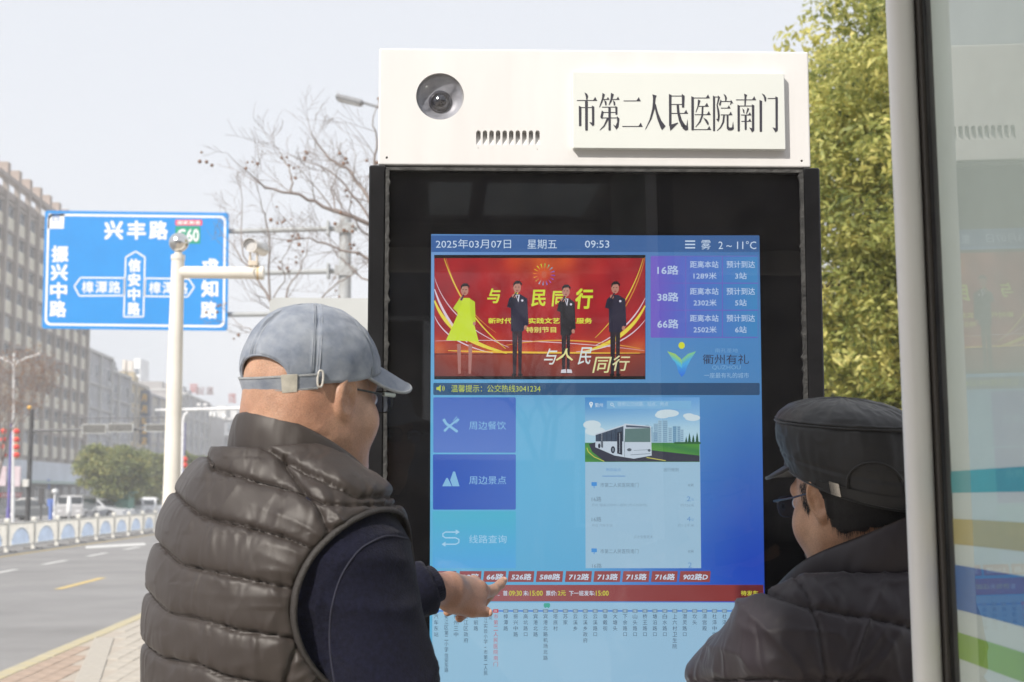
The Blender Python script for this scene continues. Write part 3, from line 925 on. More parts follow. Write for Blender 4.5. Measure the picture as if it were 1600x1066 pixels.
# dark signal gantry with louvred backs
dg_ = empty('signal_gantry', 'dark pole and truss arm carrying three louvred signal boxes seen from behind', 'gantry', (P(45, 773, 60)[0], 60, ROAD))
x0 = P(45, 773, 60)[0]
mb = MB(); mb.tube([(x0 - .03, 60, ROAD), (x0, 60, P(45, 700, 60)[2]), (x0 + .02, 60, P(46, 640, 60)[2])], [0.11, 0.095, 0.085], 14); child(dg_, mb.build('post', m_dark))
a = V(46, 637, 60); mb = MB(); mb.ball(a, 0.09, 10, 8); child(dg_, mb.build('beacon', pm('beacon_yellow', (.8, .45, .08), .5)))
mb = MB(); mb.tube([V(44, 655, 60), V(262, 652.5, 60)], 0.022, 6); mb.tube([V(44, 673, 60), V(130, 671.5, 60), V(262, 671, 60)], [0.06, 0.05, 0.045], 8)
for px in range(62, 262, 22): mb.tube([V(px, 654, 60), V(px, 671, 60)], 0.014, 5)
child(dg_, mb.build('truss_arm', pm('truss_grey', (.16, .16, .17), .5)))
for (xa, xb, ya, yb) in ((130, 165, 664, 676), (170, 207, 663, 674), (228, 262, 664, 673.5)):
    a, b = V(xa, ya, 59.85), V(xb, yb, 59.85)
    mb = MB(); z1, z0 = a.z, b.z; t = .03
    mb.box(a.x, b.x, 59.8, 59.95, z0 - t, z0); mb.box(a.x, b.x, 59.8, 59.95, z1, z1 + t); mb.box(a.x - t, a.x, 59.8, 59.95, z0 - t, z1 + t); mb.box(b.x, b.x + t, 59.8, 59.95, z0 - t, z1 + t)
    fr_ = mb.build('signal_frame', pm('signal_frame_pale', (.55, .56, .55), .5)); child(dg_, fr_)
    mb = MB(); mb.box(a.x + .002, b.x - .002, 59.86, 60.05, z0 + .002, z1 - .002); o = mb.build('signal_box', m_dark); child(dg_, o)
    mb = MB()
    for k in range(5):
        z = z0 + (z1 - z0) * (k + .8) / 5.6; mb.box(a.x + .01, b.x - .01, 59.82, 59.858, z, z + (z1 - z0) * .09)
    child(dg_, mb.build('louvre', pm('louvre_grey', (.30, .30, .29), .5)))
bx_ = V(43, 755, 60); mb = MB(); mb.box(bx_.x - .12, bx_.x + .12, 59.72, 59.88, bx_.z - .15, bx_.z + .15, bev=.01); child(dg_, mb.build('control_box', pm('box_pale', (.6, .59, .56), .5)))

# purple blue banner pole with red lanterns
def lantern_pole(px, ptop, Y, label, lx, ly, col, banners=()):
    x = P(px, 773, Y)[0]
    r = empty('lantern_pole', label, 'lamp post', (x, Y, ROAD))
    mb = MB(); mb.tube([(x, Y, ROAD), (x, Y, P(px, ptop, Y)[2])], [0.075, 0.055], 10)
    mb.tube([(x, Y, ROAD), (x, Y, ROAD + 1.0)], 0.10, 10); child(r, mb.build('pole', pm('pole_violet_blue', col, .45)))
    for (a0, b0, a1, b1) in banners:
        a, b = V(a0, b0, Y), V(a1, b1, Y)
        mb = MB(); mb.box(a.x, b.x, Y - .04, Y + .04, b.z, a.z, bev=.03); child(r, mb.build('banner', pm('banner_pale', (.62, .56, .60), .6, col2=(.55, .42, .45), vs=4)))
        mb = MB(); mb.tube([(x, Y, a.z - .05), ((a.x + b.x) / 2, Y, a.z - .05)], .02, 5); child(r, mb.build('banner_bracket', m_steel))
    mb = MB()
    for q in ly[:1]: mb.tube([(P(lx[0], 0, Y)[0], Y, V(0, q - 9, Y).z), (P(lx[-1], 0, Y)[0], Y, V(0, q - 9, Y).z)], .02, 5)
    child(r, mb.build('crossbar', m_steel))
    for a_ in lx:
        for q in ly:
            c = V(a_, q, Y); mb = MB(); rr = 5.2 / FPX * Y
            mb.ball(c, rr, 14, 10, (1, 1, .82)); o = tag(mb.build('lantern', pm('lantern_red', (.75, .045, .03), .45, sss=0)), None); child(r, o)
            mb = MB(); mb.tube([c + Vector((0, 0, rr * .75)), c + Vector((0, 0, rr * .95))], rr * .4, 8); mb.tube([c - Vector((0, 0, rr * .95)), c - Vector((0, 0, rr * .75))], rr * .4, 8)
            k = mb.build('cap', pm('lantern_gold', (.7, .45, .1), .4)); k.parent = o
    return r
lantern_pole(14, 661, 70, 'violet blue pole with two strings of red lanterns and pale banners by the hedge', (5.5, 26), (674, 687, 698.5, 711), (.14, .12, .38), ((-2, 729, 10, 760), (19, 729, 32, 761)))
lantern_pole(286, 660, 80, 'thin pole with small orange red lanterns beside the quilted shoulder', (288.5,), (718, 727), (.5, .5, .5))
# small pieces seen over the railing
def slim_post(label, px, py, Y, name, cat, mat, r=.05, head=None):
    x = P(px, 773, Y)[0]
    t = empty(name, label, cat, (x, Y, ROAD))
    mb = MB(); mb.tube([(x, Y, ROAD), (x, Y, P(px, py, Y)[2])], r, 8); child(t, mb.build('post', mat))
    if head: child(t, head(x, Y, P(px, py, Y)[2]))
    return t
slim_post('white garden lamp with round head in front of the shop awning', 85.5, 768, 80, 'park_lamp', 'lamp', m_lampw, .05, lambda x, y, z: MB().ball((x, y, z), .17, 12, 8, (1, 1, .8)).build('lamp_head', m_lampw))
slim_post('dark grey signal box post between the shop and the railing', 65, 770, 80, 'signal_post', 'post', m_dark, .05, lambda x, y, z: MB().box(x - .15, x + .15, y - .1, y + .1, z - .6, z + .25, bev=.02).build('signal_head', m_dark))
slim_post('blue information column near the white garden lamp', 80, 783, 85, 'advert_column', 'column', pm('advert_blue', (.1, .18, .5), .5), .12, lambda x, y, z: MB().box(x - .2, x + .2, y - .06, y + .06, z - .3, z + .12, bev=.02).build('panel', MATS['advert_blue']))
slim_post('folded white parasol beside the parked vehicles', 108.5, 778, 85, 'folded_parasol', 'parasol', m_lampw, .03, lambda x, y, z: MB().lathe([(0.02, .1), (.1, 0), (.17, -.7), (.12, -1.0), (.02, -1.02)], Matrix.Translation((x, y, z)), 10).build('canopy', m_lampw))

# --- vehicles beyond the railing
m_tyre = pm('tyre', (.02, .02, .02), .8); m_rim = pm('rim', (.5, .5, .52), .3, metal=.6)
m_cglass = pm('car_glass', (.03, .04, .05), .08, spec=.8)
def make_car(label, px, Y, col, rz, name='parked_car', L=4.5, Wd=1.8, H=1.46, van=False):
    x = P(px, 773, Y)[0]
    r = empty(name, label, 'car' if not van else 'van', (x, Y, ROAD), rz)
    paint = pm('car_paint_%02d%02d%02d' % tuple(int(c * 99) for c in col), col, .3, coat=.7, var=.03)
    w = Wd / 2
    # side profile (y along the car, z up), lofted across the width with tumblehome
    if van: prof = [(-L / 2, .35), (-L / 2, .95), (-L / 2 + .1, 1.05), (-L / 2 + .5, H - .05), (-L / 2 + .8, H), (L / 2 - .2, H), (L / 2 - .02, H - .25), (L / 2, .35)]
    else: prof = [(-L / 2, .32), (-L / 2 + .03, .66), (-L / 2 + .15, .74), (-L * .22, .88), (-L * .1, 1.30), (0, H), (L * .16, H), (L * .30, 1.28), (L * .40, .98), (L / 2 - .04, .92), (L / 2, .6), (L / 2 - .02, .32)]
    v, f = [], []
    secs = ((-w, .93), (-w + .03, .98), (-w * .6, 1.0), (0, 1.01), (w * .6, 1.0), (w - .03, .98), (w, .93))
    n = len(prof)
    for (xx, k) in secs:
        for (y, z) in prof:
            tx = xx * (1 - max(0, (z - .9)) * .28)
            v.append((tx, y * (1 - (1 - k) * .4), .32 + (z - .32) * (k if z > .4 else 1)))
    for i in range(len(secs) - 1):
        for k in range(n):
            a, b = i * n + k, i * n + (k + 1) % n
            f.append((a, b, b + n, a + n))
    f.append(tuple(range(n - 1, -1, -1))); f.append(tuple(range((len(secs) - 1) * n, len(secs) * n)))
    mb = MB(); mb.add(v, f); child_local(r, mb.build('body', paint))
    g = MB()
    if van:
        g.box(-w * .78, w * .78, -L / 2 + .12, -L / 2 + .45, 1.1, H - .12)
        for s_ in (-1, 1): g.box(s_ * w * .88 - .02, s_ * w * .88 + .02, -L / 2 + .6, L / 2 - .3, 1.1, H - .2)
    else:
        for (ya, za, yb, zb) in ((-L * .205, .93, -L * .105, 1.27), (L * .305, 1.26, L * .385, 1.0)):
            sgn = -1 if ya < 0 else 1; e = .03 * sgn
            g.add([(-w * .8, ya + e, za + .02), (w * .8, ya + e, za + .02), (w * .72, yb + e, zb + .02), (-w * .72, yb + e, zb + .02)], [(0, 1, 2, 3)])
        for s_ in (-1, 1):
            g.add([(s_ * (w * .985), -L * .17, .95), (s_ * (w * .985), L * .33, .95), (s_ * w * .90, L * .26, 1.28), (s_ * w * .90, -L * .08, 1.28)], [(0, 1, 2, 3)])
    child_local(r, g.build('windows', m_cglass))
    wl = MB().lathe([(0, -.1), (.32, -.1), (.33, -.06), (.33, .06), (.32, .1), (0, .1)], Matrix.Rotation(rad(90), 4, 'Y'), 18)
    wm = wl.mesh('wheel'); wm.materials.append(m_tyre)
    rl = MB().lathe([(0, -.112), (.2, -.108), (.2, .108), (0, .112)], Matrix.Rotation(rad(90), 4, 'Y'), 12).mesh('rim'); rl.materials.append(m_rim)
    for sx in (-1, 1):
        for sy in (-1, 1):
            o = bpy.data.objects.new('wheel', wm); COL.objects.link(o); o.parent = r; o.location = (sx * (w - .09), sy * L * .31, .33)
            q = bpy.data.objects.new('rim', rl); COL.objects.link(q); q.parent = o
        hl = MB().box(sx * w * .62 - .15, sx * w * .62 + .15, -L / 2 - .01, -L / 2 + .1, .6, .73, bev=.02); child_local(r, hl.build('headlight', pm('headlight', (.7, .7, .72), .2)))
        tl_ = MB().box(sx * w * .68 - .13, sx * w * .68 + .13, L / 2 - .08, L / 2 + .012, .72, .88, bev=.02); child_local(r, tl_.build('tail_light', pm('tail_light', (.4, .03, .03), .3)))
    return r
def child_local(root, o):
    o.parent = root; return o
make_car('white van beside the folded parasol beyond the railing', 121, 92, (.40, .40, .41), rad(4), 'parked_van', 4.4, 1.7, 1.62, True)
make_car('silver car left of the big round tree trunk', 152, 96, (.5, .52, .55), rad(80))
make_car('pale grey car right of the round tree trunk', 205, 100, (.62, .63, .65), rad(15))
make_car('white car nearest the cream pole beyond the railing', 228, 104, (.74, .74, .75), rad(5))
make_car('dark car low behind the hedge near the shop front', 60, 96, (.08, .09, .1), rad(85))
mb = MB()
kx = V(184, 795, 98)
ki = empty('green_booth', 'small green booth with slatted front behind the round tree trunk', 'booth', (kx.x, 98, ROAD))
mb.box(-.9, .9, -.8, .8, 0, 1.75, bev=.02); o = mb.build('booth_wall', pm('booth_green', (.12, .30, .24), .6)); o.parent = ki
mb = MB()
for k in range(9): mb.box(-.85 + k * .2, -.75 + k * .2, -.84, -.801, .1, .7)
o = mb.build('slat', m_lampw); o.parent = ki
mb = MB(); mb.box(-1.05, 1.05, -.95, .95, 1.75, 1.85, bev=.02); o = mb.build('roof', MATS['booth_green']); o.parent = ki

# ================================================================ VEGETATION
def leaf_mat(name, cols, trans=0.35, rough=.5):
    m = bpy.data.materials.new(name); m.use_nodes = True
    nt = m.node_tree; N, L = nt.nodes, nt.links; b = N['Principled BSDF']
    a = N.new('ShaderNodeAttribute'); a.attribute_name = 'tone'
    cr = N.new('ShaderNodeValToRGB'); e = cr.color_ramp.elements
    e[0].color = (*cols[0], 1); e[1].color = (*cols[-1], 1)
    for i, c in enumerate(cols[1:-1]):
        q = e.new((i + 1) / (len(cols) - 1)); q.color = (*c, 1)
    L.new(a.outputs['Fac'], cr.inputs[0]); L.new(cr.outputs[0], b.inputs['Base Color'])
    b.inputs['Roughness'].default_value = rough
    t = N.new('ShaderNodeBsdfTranslucent'); L.new(cr.outputs[0], t.inputs[0])
    mx = N.new('ShaderNodeMixShader'); mx.inputs[0].default_value = trans
    L.new(b.outputs[0], mx.inputs[1]); L.new(t.outputs[0], mx.inputs[2]); L.new(mx.outputs[0], N['Material Output'].inputs[0])
    return m
def leaves(name, cen, nrm, size, tone, mat, parent, aspect=.42):
    """cen (N,3) leaf centres, nrm (N,3) facing; each leaf a folded blade of 4 triangles"""
    n = len(cen)
    r = rng.normal(size=(n, 3)); ax = r - nrm * (r * nrm).sum(1, keepdims=True); ax /= np.linalg.norm(ax, axis=1, keepdims=True) + 1e-9
    sd = np.cross(nrm, ax)
    s = (size * rng.uniform(.6, 1.25, n))[:, None]
    a, b = cen - ax * s * .5, cen + ax * s * .5
    c, d = cen + sd * s * aspect * .5 + nrm * s * .1, cen - sd * s * aspect * .5 + nrm * s * .1
    v = np.stack([a, c, b, d], 1).reshape(-1, 3)
    i = np.arange(n)[:, None] * 4
    f = np.concatenate([i + np.array([[0, 1, 2]]), i + np.array([[0, 2, 3]])], 0)
    me = bpy.data.meshes.new(name)
    me.vertices.add(len(v)); me.vertices.foreach_set('co', v.astype(np.float32).ravel())
    me.loops.add(len(f) * 3); me.loops.foreach_set('vertex_index', f.astype(np.int32).ravel())
    me.polygons.add(len(f)); me.polygons.foreach_set('loop_start', (np.arange(len(f)) * 3).astype(np.int32)); me.polygons.foreach_set('loop_total', np.full(len(f), 3, np.int32))
    at = me.attributes.new('tone', 'FLOAT', 'POINT'); at.data.foreach_set('value', np.repeat(tone, 4).astype(np.float32))
    me.update(); me.validate()
    o = link(name, me, mat, parent); return o
def crown(parent, c, R, n_clump, per, leaf, mat, clump_r=.35, name='crown', shell=.75, seed=1, lobes=9, flat=1.0, cut=None):
    rg = np.random.default_rng(seed)
    # lobes give the crown its uneven outline
    ld = rg.normal(size=(lobes, 3)); ld /= np.linalg.norm(ld, axis=1, keepdims=True)
    lc = ld * rg.uniform(.35, .68, (lobes, 1)); lr = rg.uniform(.34, .55, lobes)
    k = rg.integers(0, lobes, n_clump)
    d = rg.normal(size=(n_clump, 3)); d /= np.linalg.norm(d, axis=1, keepdims=True)
    rr = rg.uniform(0, 1, n_clump) ** (1 / 3.) * .6 + .42
    cc = lc[k] + d * (lr[k] * rr)[:, None]
    cc = cc * np.array(R)[None] + np.array(c)[None]
    ct = rg.uniform(0, 1, n_clump)
    idx = np.repeat(np.arange(n_clump), per); n = len(idx)
    o = rg.normal(size=(n, 3)); o /= np.linalg.norm(o, axis=1, keepdims=True)
    pos = cc[idx] + o * (rg.uniform(.3, 1, n) ** .5 * clump_r)[:, None] * np.array([1, 1, .6])
    nm = o * .5 + rg.normal(size=(n, 3)) * .5 + np.array([0, 0, .55]); nm /= np.linalg.norm(nm, axis=1, keepdims=True)
    tone = np.clip(ct[idx] * .6 + rg.normal(.2, .16, n), 0, 1)
    if cut is not None:
        m_ = cut(pos); pos, nm, tone = pos[m_], nm[m_], tone[m_]
    return leaves(name, pos, nm, np.full(len(pos), leaf), tone, mat, parent), cc
def limbs(base, top, targets, r0, mat, parent, seed=3, name='trunk'):
    R = random.Random(seed); mb = MB()
    base, top = Vector(base), Vector(top)
    mid = base.lerp(top, .5) + Vector((R.uniform(-.1, .1), R.uniform(-.1, .1), 0))
    mb.tube([base, base + (mid - base) * .1, mid, top], [r0 * 1.35, r0, r0 * .85, r0 * .7], 9)
    for t in targets:
        t = Vector(t); st = base.lerp(top, R.uniform(.6, 1.0))
        m1 = st.lerp(t, .35) + Vector((R.uniform(-.1, .1), R.uniform(-.1, .1), .12)) * (t - st).length
        m2 = st.lerp(t, .7) + Vector((R.uniform(-.1, .1), R.uniform(-.1, .1), .08)) * (t - st).length
        mb.tube([st, m1, m2, t], [r0 * .38, r0 * .26, r0 * .15, r0 * .04], 6)
    return mb.build(name, mat, parent)
m_bark = pm('bark_brown', (.10, .075, .055), .95, vs=9, var=.25, bump=.8, bs=30)
m_leafR = leaf_mat('camphor_leaves', ((.08, .11, .03), (.33, .37, .11), (.60, .59, .20), (.88, .80, .30)), .5)
# big camphor tree right of the kiosk
tr1 = empty('camphor_tree', 'tall leafy yellow green tree behind the right side of the kiosk', 'tree', (4.85, 13.5, 0))
o, cc = crown(tr1, (0, 0, 4.6), (2.75, 2.4, 3.3), 1700, 105, .088, m_leafR, .30, seed=5, lobes=17)
o2, cc2 = crown(tr1, (-.2, .3, 2.4), (2.3, 1.8, 1.5), 420, 70, .10, m_leafR, .28, seed=8, lobes=9, name='lower_crown')
limbs((0, 0, 0), (.1, .1, 3.4), [tuple(c) for c in cc[::60]], .22, m_bark, tr1, 4)
# a darker tree row behind it closes the view to the right
m_leafD = leaf_mat('dark_evergreen_leaves', ((.012, .022, .008), (.03, .045, .014), (.06, .075, .022)), .25)
tr2 = empty('evergreen_tree', 'darker evergreen lower down behind the yellow green tree', 'tree', (5.6, 20, 0))
crown(tr2, (0, 0, 2.9), (3.2, 1.8, 2.8), 500, 75, .13, m_leafD, .42, seed=12, lobes=12); limbs((0, 0, 0), (0, 0, 2.5), [(1, 0, 4), (-1, .3, 4), (0, 0, 5)], .2, m_bark, tr2)
# round trees down the street
m_leafF = leaf_mat('street_tree_leaves', ((.07, .10, .045), (.17, .21, .08), (.30, .33, .11), (.50, .45, .14)), .4)
def round_tree(label, px, Y, py_top, py_bot, wpx, seed, trunk_px=None):
    x = P(px, 773, Y)[0]; zt, zb = P(px, py_top, Y)[2], P(px, py_bot, Y)[2]
    r = empty('round_tree', label, 'tree', (x, Y, ROAD), 0, None)
    R = ((wpx / 2) / FPX * Y, (wpx / 2) / FPX * Y, (zt - zb) / 2 * 1.02)
    o, cc = crown(r, (0, 0, (zt + zb) / 2 - ROAD), R, 420, 60, .26, m_leafF, .5, seed=seed, lobes=14)
    limbs((0, 0, 0), (0, 0, (zt + zb) / 2 - ROAD - R[2] * .3), [tuple(c) for c in cc[::30]], .22, m_bark, r, seed)
    return r
round_tree('largest round green street tree beyond the railing left of the cream pole', 172, 98, 686, 790, 128, 21)
round_tree('smaller round tree touching the cream pole from the left', 236, 118, 702, 792, 78, 22)
round_tree('dark round tree low beside the quilted shoulder, right of the cream pole', 300, 110, 700, 790, 66, 23)
round_tree('round tree behind the chin of the man in the blue cap', 360, 120, 705, 790, 70, 24)
# hedge on the median
hd = empty('hedge', 'low clipped hedge with reddish tips behind the railing', 'hedge', ST(-14.2, 50, ROAD), ST_ROT)
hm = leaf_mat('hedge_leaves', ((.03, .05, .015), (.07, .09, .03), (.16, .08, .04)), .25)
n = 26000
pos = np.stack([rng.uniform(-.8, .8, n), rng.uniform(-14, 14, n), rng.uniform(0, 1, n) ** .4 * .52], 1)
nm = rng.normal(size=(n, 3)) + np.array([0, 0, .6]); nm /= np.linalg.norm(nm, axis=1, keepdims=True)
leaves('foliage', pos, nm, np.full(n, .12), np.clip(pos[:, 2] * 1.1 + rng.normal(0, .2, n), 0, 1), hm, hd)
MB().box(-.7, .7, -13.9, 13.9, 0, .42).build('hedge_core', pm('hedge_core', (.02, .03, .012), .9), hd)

# bare trees
m_twig = pm('twig_grey_brown', (.28, .24, .225), .9, vs=5, var=.15)
def bare_tree(label, base, height, lean, seed, r0, depth=6, parent=None, mat=m_twig, pods=0, spread=.55, seglen=None, start=None, mleaf=None, grav=0.0, nleaf=0):
    R = random.Random(seed)
    r = empty('bare_tree', label, 'tree', base)
    mb = MB(); tips = []
    def grow(p, d, L, rr, lev):
        n = 4; pts = [p.copy()]; rs = [rr]; q = p.copy(); dd = d.copy()
        kids = []
        for i in range(n):
            dd = (dd + Vector((R.uniform(-1, 1), R.uniform(-1, 1), R.uniform(-.6, 1) * .8 - grav)) * .16).normalized()
            q = q + dd * (L / n); pts.append(q.copy()); rs.append(max(rr * (1 - .45 * (i + 1) / n), .0035))
            if lev > 0 and i >= 1: kids.append((q.copy(), dd.copy(), rs[-1]))
        mb.tube(pts, rs, 7 if lev > 3 else (5 if lev > 1 else 3), caps=lev > 3)
        if lev == 0: tips.append(q.copy()); return
        for (k, kd, kr) in kids + ([kids[-1]] if lev > 2 else []):
            a = Vector((R.uniform(-1, 1), R.uniform(-1, 1), R.uniform(-.5, .8))) 
            a = (a - kd * a.dot(kd)).normalized()
            nd = (kd * math.cos(spread) + a * math.sin(spread) * R.uniform(.8, 1.3)).normalized()
            grow(k, nd, L * R.uniform(.55, .78), kr * .68, lev - 1)
    d0 = Vector(lean).normalized()
    st = Vector(start) if start else Vector((0, 0, 0))
    if start:
        mb.tube([(0, 0, 0), tuple(st * .5), start], [r0 * 1.5, r0 * 1.2, r0], 10)
    grow(st, d0, height, r0, depth)
    o = mb.build('branches', mat, r)
    if pods:
        pb = MB()
        for c in R.sample(tips, min(len(tips), pods)):
            for k in range(R.randint(2, 5)):
                e = c + Vector((R.uniform(-.1, .1), R.uniform(-.1, .1), R.uniform(-.16, .02)))
                pb.ball(e, R.uniform(.018, .03), 6, 4)
        tag(pb.build('seed_pods', pm('seed_pod', (.26, .17, .13), .9), r), kind='stuff')
    if nleaf:
        n = nleaf; ii = rng.integers(0, len(tips), n); c = np.array([tuple(t) for t in tips])[ii] + rng.normal(0, .22, (n, 3))
        nm = rng.normal(size=(n, 3)); nm /= np.linalg.norm(nm, axis=1, keepdims=True)
        leaves('dry_leaves', c, nm, np.full(n, .10), rng.uniform(0, 1, n), mleaf, r)
    return r
def limb_tree(label, px_base, Y, junction, limbs_, seed, r0, pods=40, twig=.42, every=.20):
    R = random.Random(seed)
    bx = P(px_base, 773, Y)[0]; o3 = Vector((bx, Y, 0))
    r = empty('bare_tree', label, 'tree', (bx, Y, 0))
    mb = MB(); tips = []
    J = V(*junction, Y) - o3
    mb.tube([Vector((0, 0, 0)), J * .5 + Vector((.04, .03, 0)), J], [r0 * 1.5, r0 * 1.15, r0], 10)
    def twigs(p, d, L, rr, lev):
        q = p.copy(); dd = d.copy(); pts = [q.copy()]; rs = [rr]
        for i in range(4):
            dd = (dd + Vector((R.uniform(-1, 1), R.uniform(-1, 1), R.uniform(-.8, 1))) * .22).normalized()
            q = q + dd * (L / 4); pts.append(q.copy()); rs.append(max(rr * (1 - .18 * (i + 1)), .0022))
            if lev > 0 and R.random() < .8:
                a = Vector((R.uniform(-1, 1), R.uniform(-1, 1), R.uniform(-.6, 1))); a = (a - dd * a.dot(dd)).normalized()
                twigs(q.copy(), (dd * math.cos(.65) + a * math.sin(.65)).normalized(), L * R.uniform(.45, .75), max(rs[-1] * .7, .0024), lev - 1)
        mb.tube(pts, rs, 4 if lev > 1 else 3, caps=False)
        if lev == 0: tips.append(q.copy())
    for (pts_, ra, rb, dY) in limbs_:
        W = [V(x, y, Y + dY * (k / (len(pts_) - 1))) - o3 for k, (x, y) in enumerate(pts_)]
        if (W[0] - J).length > .05 and pts_[0][0] > 571: W = [J] + W
        n = len(W); rs = [ra + (rb - ra) * k / (n - 1) for k in range(n)]
        # refine with small bends
        F_, rf = [W[0]], [rs[0]]
        for k in range(n - 1):
            for t in (.33, .66, 1.0):
                p = W[k].lerp(W[k + 1], t) + (Vector((R.uniform(-1, 1), R.uniform(-1, 1), R.uniform(-1, 1))) * .02 if t < 1 else Vector())
                F_.append(p); rf.append(rs[k] + (rs[k + 1] - rs[k]) * t)
        mb.tube(F_, rf, 7)
        acc = 0
        for k in range(1, len(F_)):
            acc += (F_[k] - F_[k - 1]).length
            if acc > every:
                acc = 0; d = (F_[k] - F_[k - 1]).normalized()
                a = Vector((R.uniform(-1, 1), R.uniform(-1, 1), R.uniform(-.3, 1))); a = (a - d * a.dot(d)).normalized()
                sp_a = R.uniform(.5, 1.0)
                twigs(F_[k].copy(), (d * math.cos(sp_a) + a * math.sin(sp_a)).normalized(), twig * R.uniform(.7, 1.5), rf[k] * .42, 2)
        twigs(F_[-1].copy(), (F_[-1] - F_[-2]).normalized(), twig, rf[-1], 2)
    mb.build('branches', m_twig, r)
    pb = MB()
    for c in R.sample(tips, min(len(tips), pods)):
        for k in range(R.randint(2, 4)):
            e = c + Vector((R.uniform(-.09, .09), R.uniform(-.1, .1), R.uniform(-.16, .03))); pb.ball(e, R.uniform(.014, .026), 6, 4)
    tag(pb.build('seed_pods', pm('seed_pod', (.26, .17, .13), .9), r), kind='stuff')
    return r
LA = [
    ([(600, 362), (578, 351), (535, 334), (492, 314), (457, 302), (414, 294), (396, 277)], .034, .008, -.6),
    ([(600, 345), (573, 305), (549, 270), (521, 252), (500, 230), (487, 209)], .030, .007, .5),
    ([(457, 302), (455, 280), (452, 262), (439, 241)], .012, .006, .2),
    ([(600, 330), (585, 255), (589, 220), (583, 184)], .024, .006, -.3),
    ([(560, 343), (523, 326), (517, 298), (524, 280)], .012, .006, .3),
    ([(600, 380), (570, 330), (540, 290), (505, 262), (470, 250)], .020, .006, .6),
    ([(600, 420), (560, 395), (520, 385), (485, 372), (455, 375)], .022, .006, -.3),
    ([(600, 450), (565, 435), (540, 410), (525, 395)], .016, .006, .3),
    ([(600, 400), (580, 372), (560, 355), (545, 330), (550, 300)], .016, .006, -.4)]
limb_tree('bare branching tree with seed pods between the blue sign and the kiosk', 640, 17.0, (636, 470), LA, 44, .07, pods=26)
LB = [
    ([(440, 520), (421, 469), (400, 433), (371, 394), (361, 380)], .022, .006, .3),
    ([(430, 500), (421, 451), (421, 369), (414, 334), (407, 312)], .018, .006, -.3),
    ([(400, 433), (380, 400), (377, 369), (378, 334), (377, 302)], .012, .005, .2),
    ([(440, 500), (450, 450), (470, 420), (480, 390)], .016, .006, .4),
    ([(430, 520), (405, 520), (380, 512), (366, 500)], .010, .004, .2),
    ([(450, 510), (500, 470), (530, 440), (555, 425)], .016, .006, .4),
    ([(425, 470), (445, 440), (440, 410), (452, 385)], .010, .005, -.4)]
limb_tree('second bare tree with upright limbs behind the security camera', 455, 20.0, (447, 560), LB, 9, .055, pods=8, twig=.36)
m_dryleaf = leaf_mat('dry_leaf', ((.22, .10, .06), (.34, .17, .09), (.42, .28, .14)), .4)
bare_tree('reddish brown half bare tree at the left edge before the office block', (P(-10, 773, 62)[0], 62, ROAD), 2.5, (.25, 0, 1), 17, .10, 6, spread=.62, start=(0, 0, 1.8), mleaf=m_dryleaf, nleaf=2600)
# ================================================================ THE BUS INFORMATION KIOSK
YAW = rad(1.6)
KX = np.array([math.cos(YAW), math.sin(YAW), 0.0])
KP = Plane((0, 3.0, 0), tuple(KX), (0, 0, 1))          # glass front
ki0 = KP.at(932, 773)
kio = empty('bus_kiosk', 'tall black and white bus information kiosk with a large lit touch screen', 'kiosk', (ki0[0], ki0[1], 0.0), YAW)
def kl(px, py, off=0.0):
    """photograph point on the kiosk face -> kiosk coordinates (x, z)"""
    p = KP.at(px, py) - np.array([ki0[0], ki0[1], 0])
    return float(p @ KX), float(p[2])
m_kwhite = pm('kiosk_white_paint', (0.715, 0.71, 0.705), 0.42, vs=2.6, var=0.028, bump=0.03, bs=9, rvar=.06, stretch=(5, 5, .7), detail=9)
m_kblack = pm('kiosk_black_paint', (0.012, 0.012, 0.0135), 0.34, spec=.3, vs=6, var=0.2, bump=0.08, bs=50, rvar=.1)
m_seal = pm('sealant_grey', (0.075, 0.075, 0.072), 0.7, col2=(0.025, 0.025, 0.025), vs=30, bump=0.6, bs=70)
x0, zt = kl(592.5, 76); x1, _ = kl(1262.5, 80); _, zb = kl(920, 262)
x0b, _ = kl(575, 400); x1b, _ = kl(1284, 400)
# header cabinet with real openings
hb = MB(); hb.box(x0, x1, -0.004, 0.30, zb + 0.002, zt)
head = hb.build('header_cabinet', m_kwhite, kio)
bevel_mod(head, 0.004, 3)
cut = MB()
for k in range(10):
    cx, cz = kl(747.5 + k * 10.25, 204.5); r = 0.0046; dz = 27.0 / FPX * 3.0 - r
    n = 8; top = [(cx + r * math.cos(math.pi * i / n), cz + r * math.sin(math.pi * i / n) - r) for i in range(n + 1)]
    ring_ = top + [(cx - r, cz - dz), (cx + r, cz - dz)]
    m = len(ring_)
    # louvre scoop: deep at the top, running out to the surface at the bottom
    fr_v = [(x, -0.02, z) for x, z in ring_]
    bk_v = [(x, (0.016 if i < n + 1 else -0.0038 + .0005), z) for i, (x, z) in enumerate(ring_)]
    cut.add(fr_v + bk_v, [tuple(range(m)), tuple(range(2 * m - 1, m - 1, -1))] + [(i, i + m, (i + 1) % m + m, (i + 1) % m) for i in range(m)])
cxc, czc = kl(687.5, 151.5)
def cyl_cut(cx, cz, r, d, n=48):
    pts = [(cx + r * math.cos(2 * math.pi * i / n), cz + r * math.sin(2 * math.pi * i / n)) for i in range(n)]
    cut.add([(x, -0.02, z) for x, z in pts] + [(x, d, z) for x, z in pts], [tuple(range(n)), tuple(range(2 * n - 1, n - 1, -1))] + [(i, i + n, (i + 1) % n + n, (i + 1) % n) for i in range(n)])
RC = 38.0 / FPX * 3.0
cyl_cut(cxc, czc, RC, 0.05)
for (px, py) in ((604.5, 247), (1252, 252)): 
    a_, b_ = kl(px, py); cyl_cut(a_, b_, 0.0026, 0.012, 12)
for (px, py) in ((747, 232), (839.5, 234)):
    a_, b_ = kl(px, py); cyl_cut(a_, b_, 0.0009, 0.004, 8)
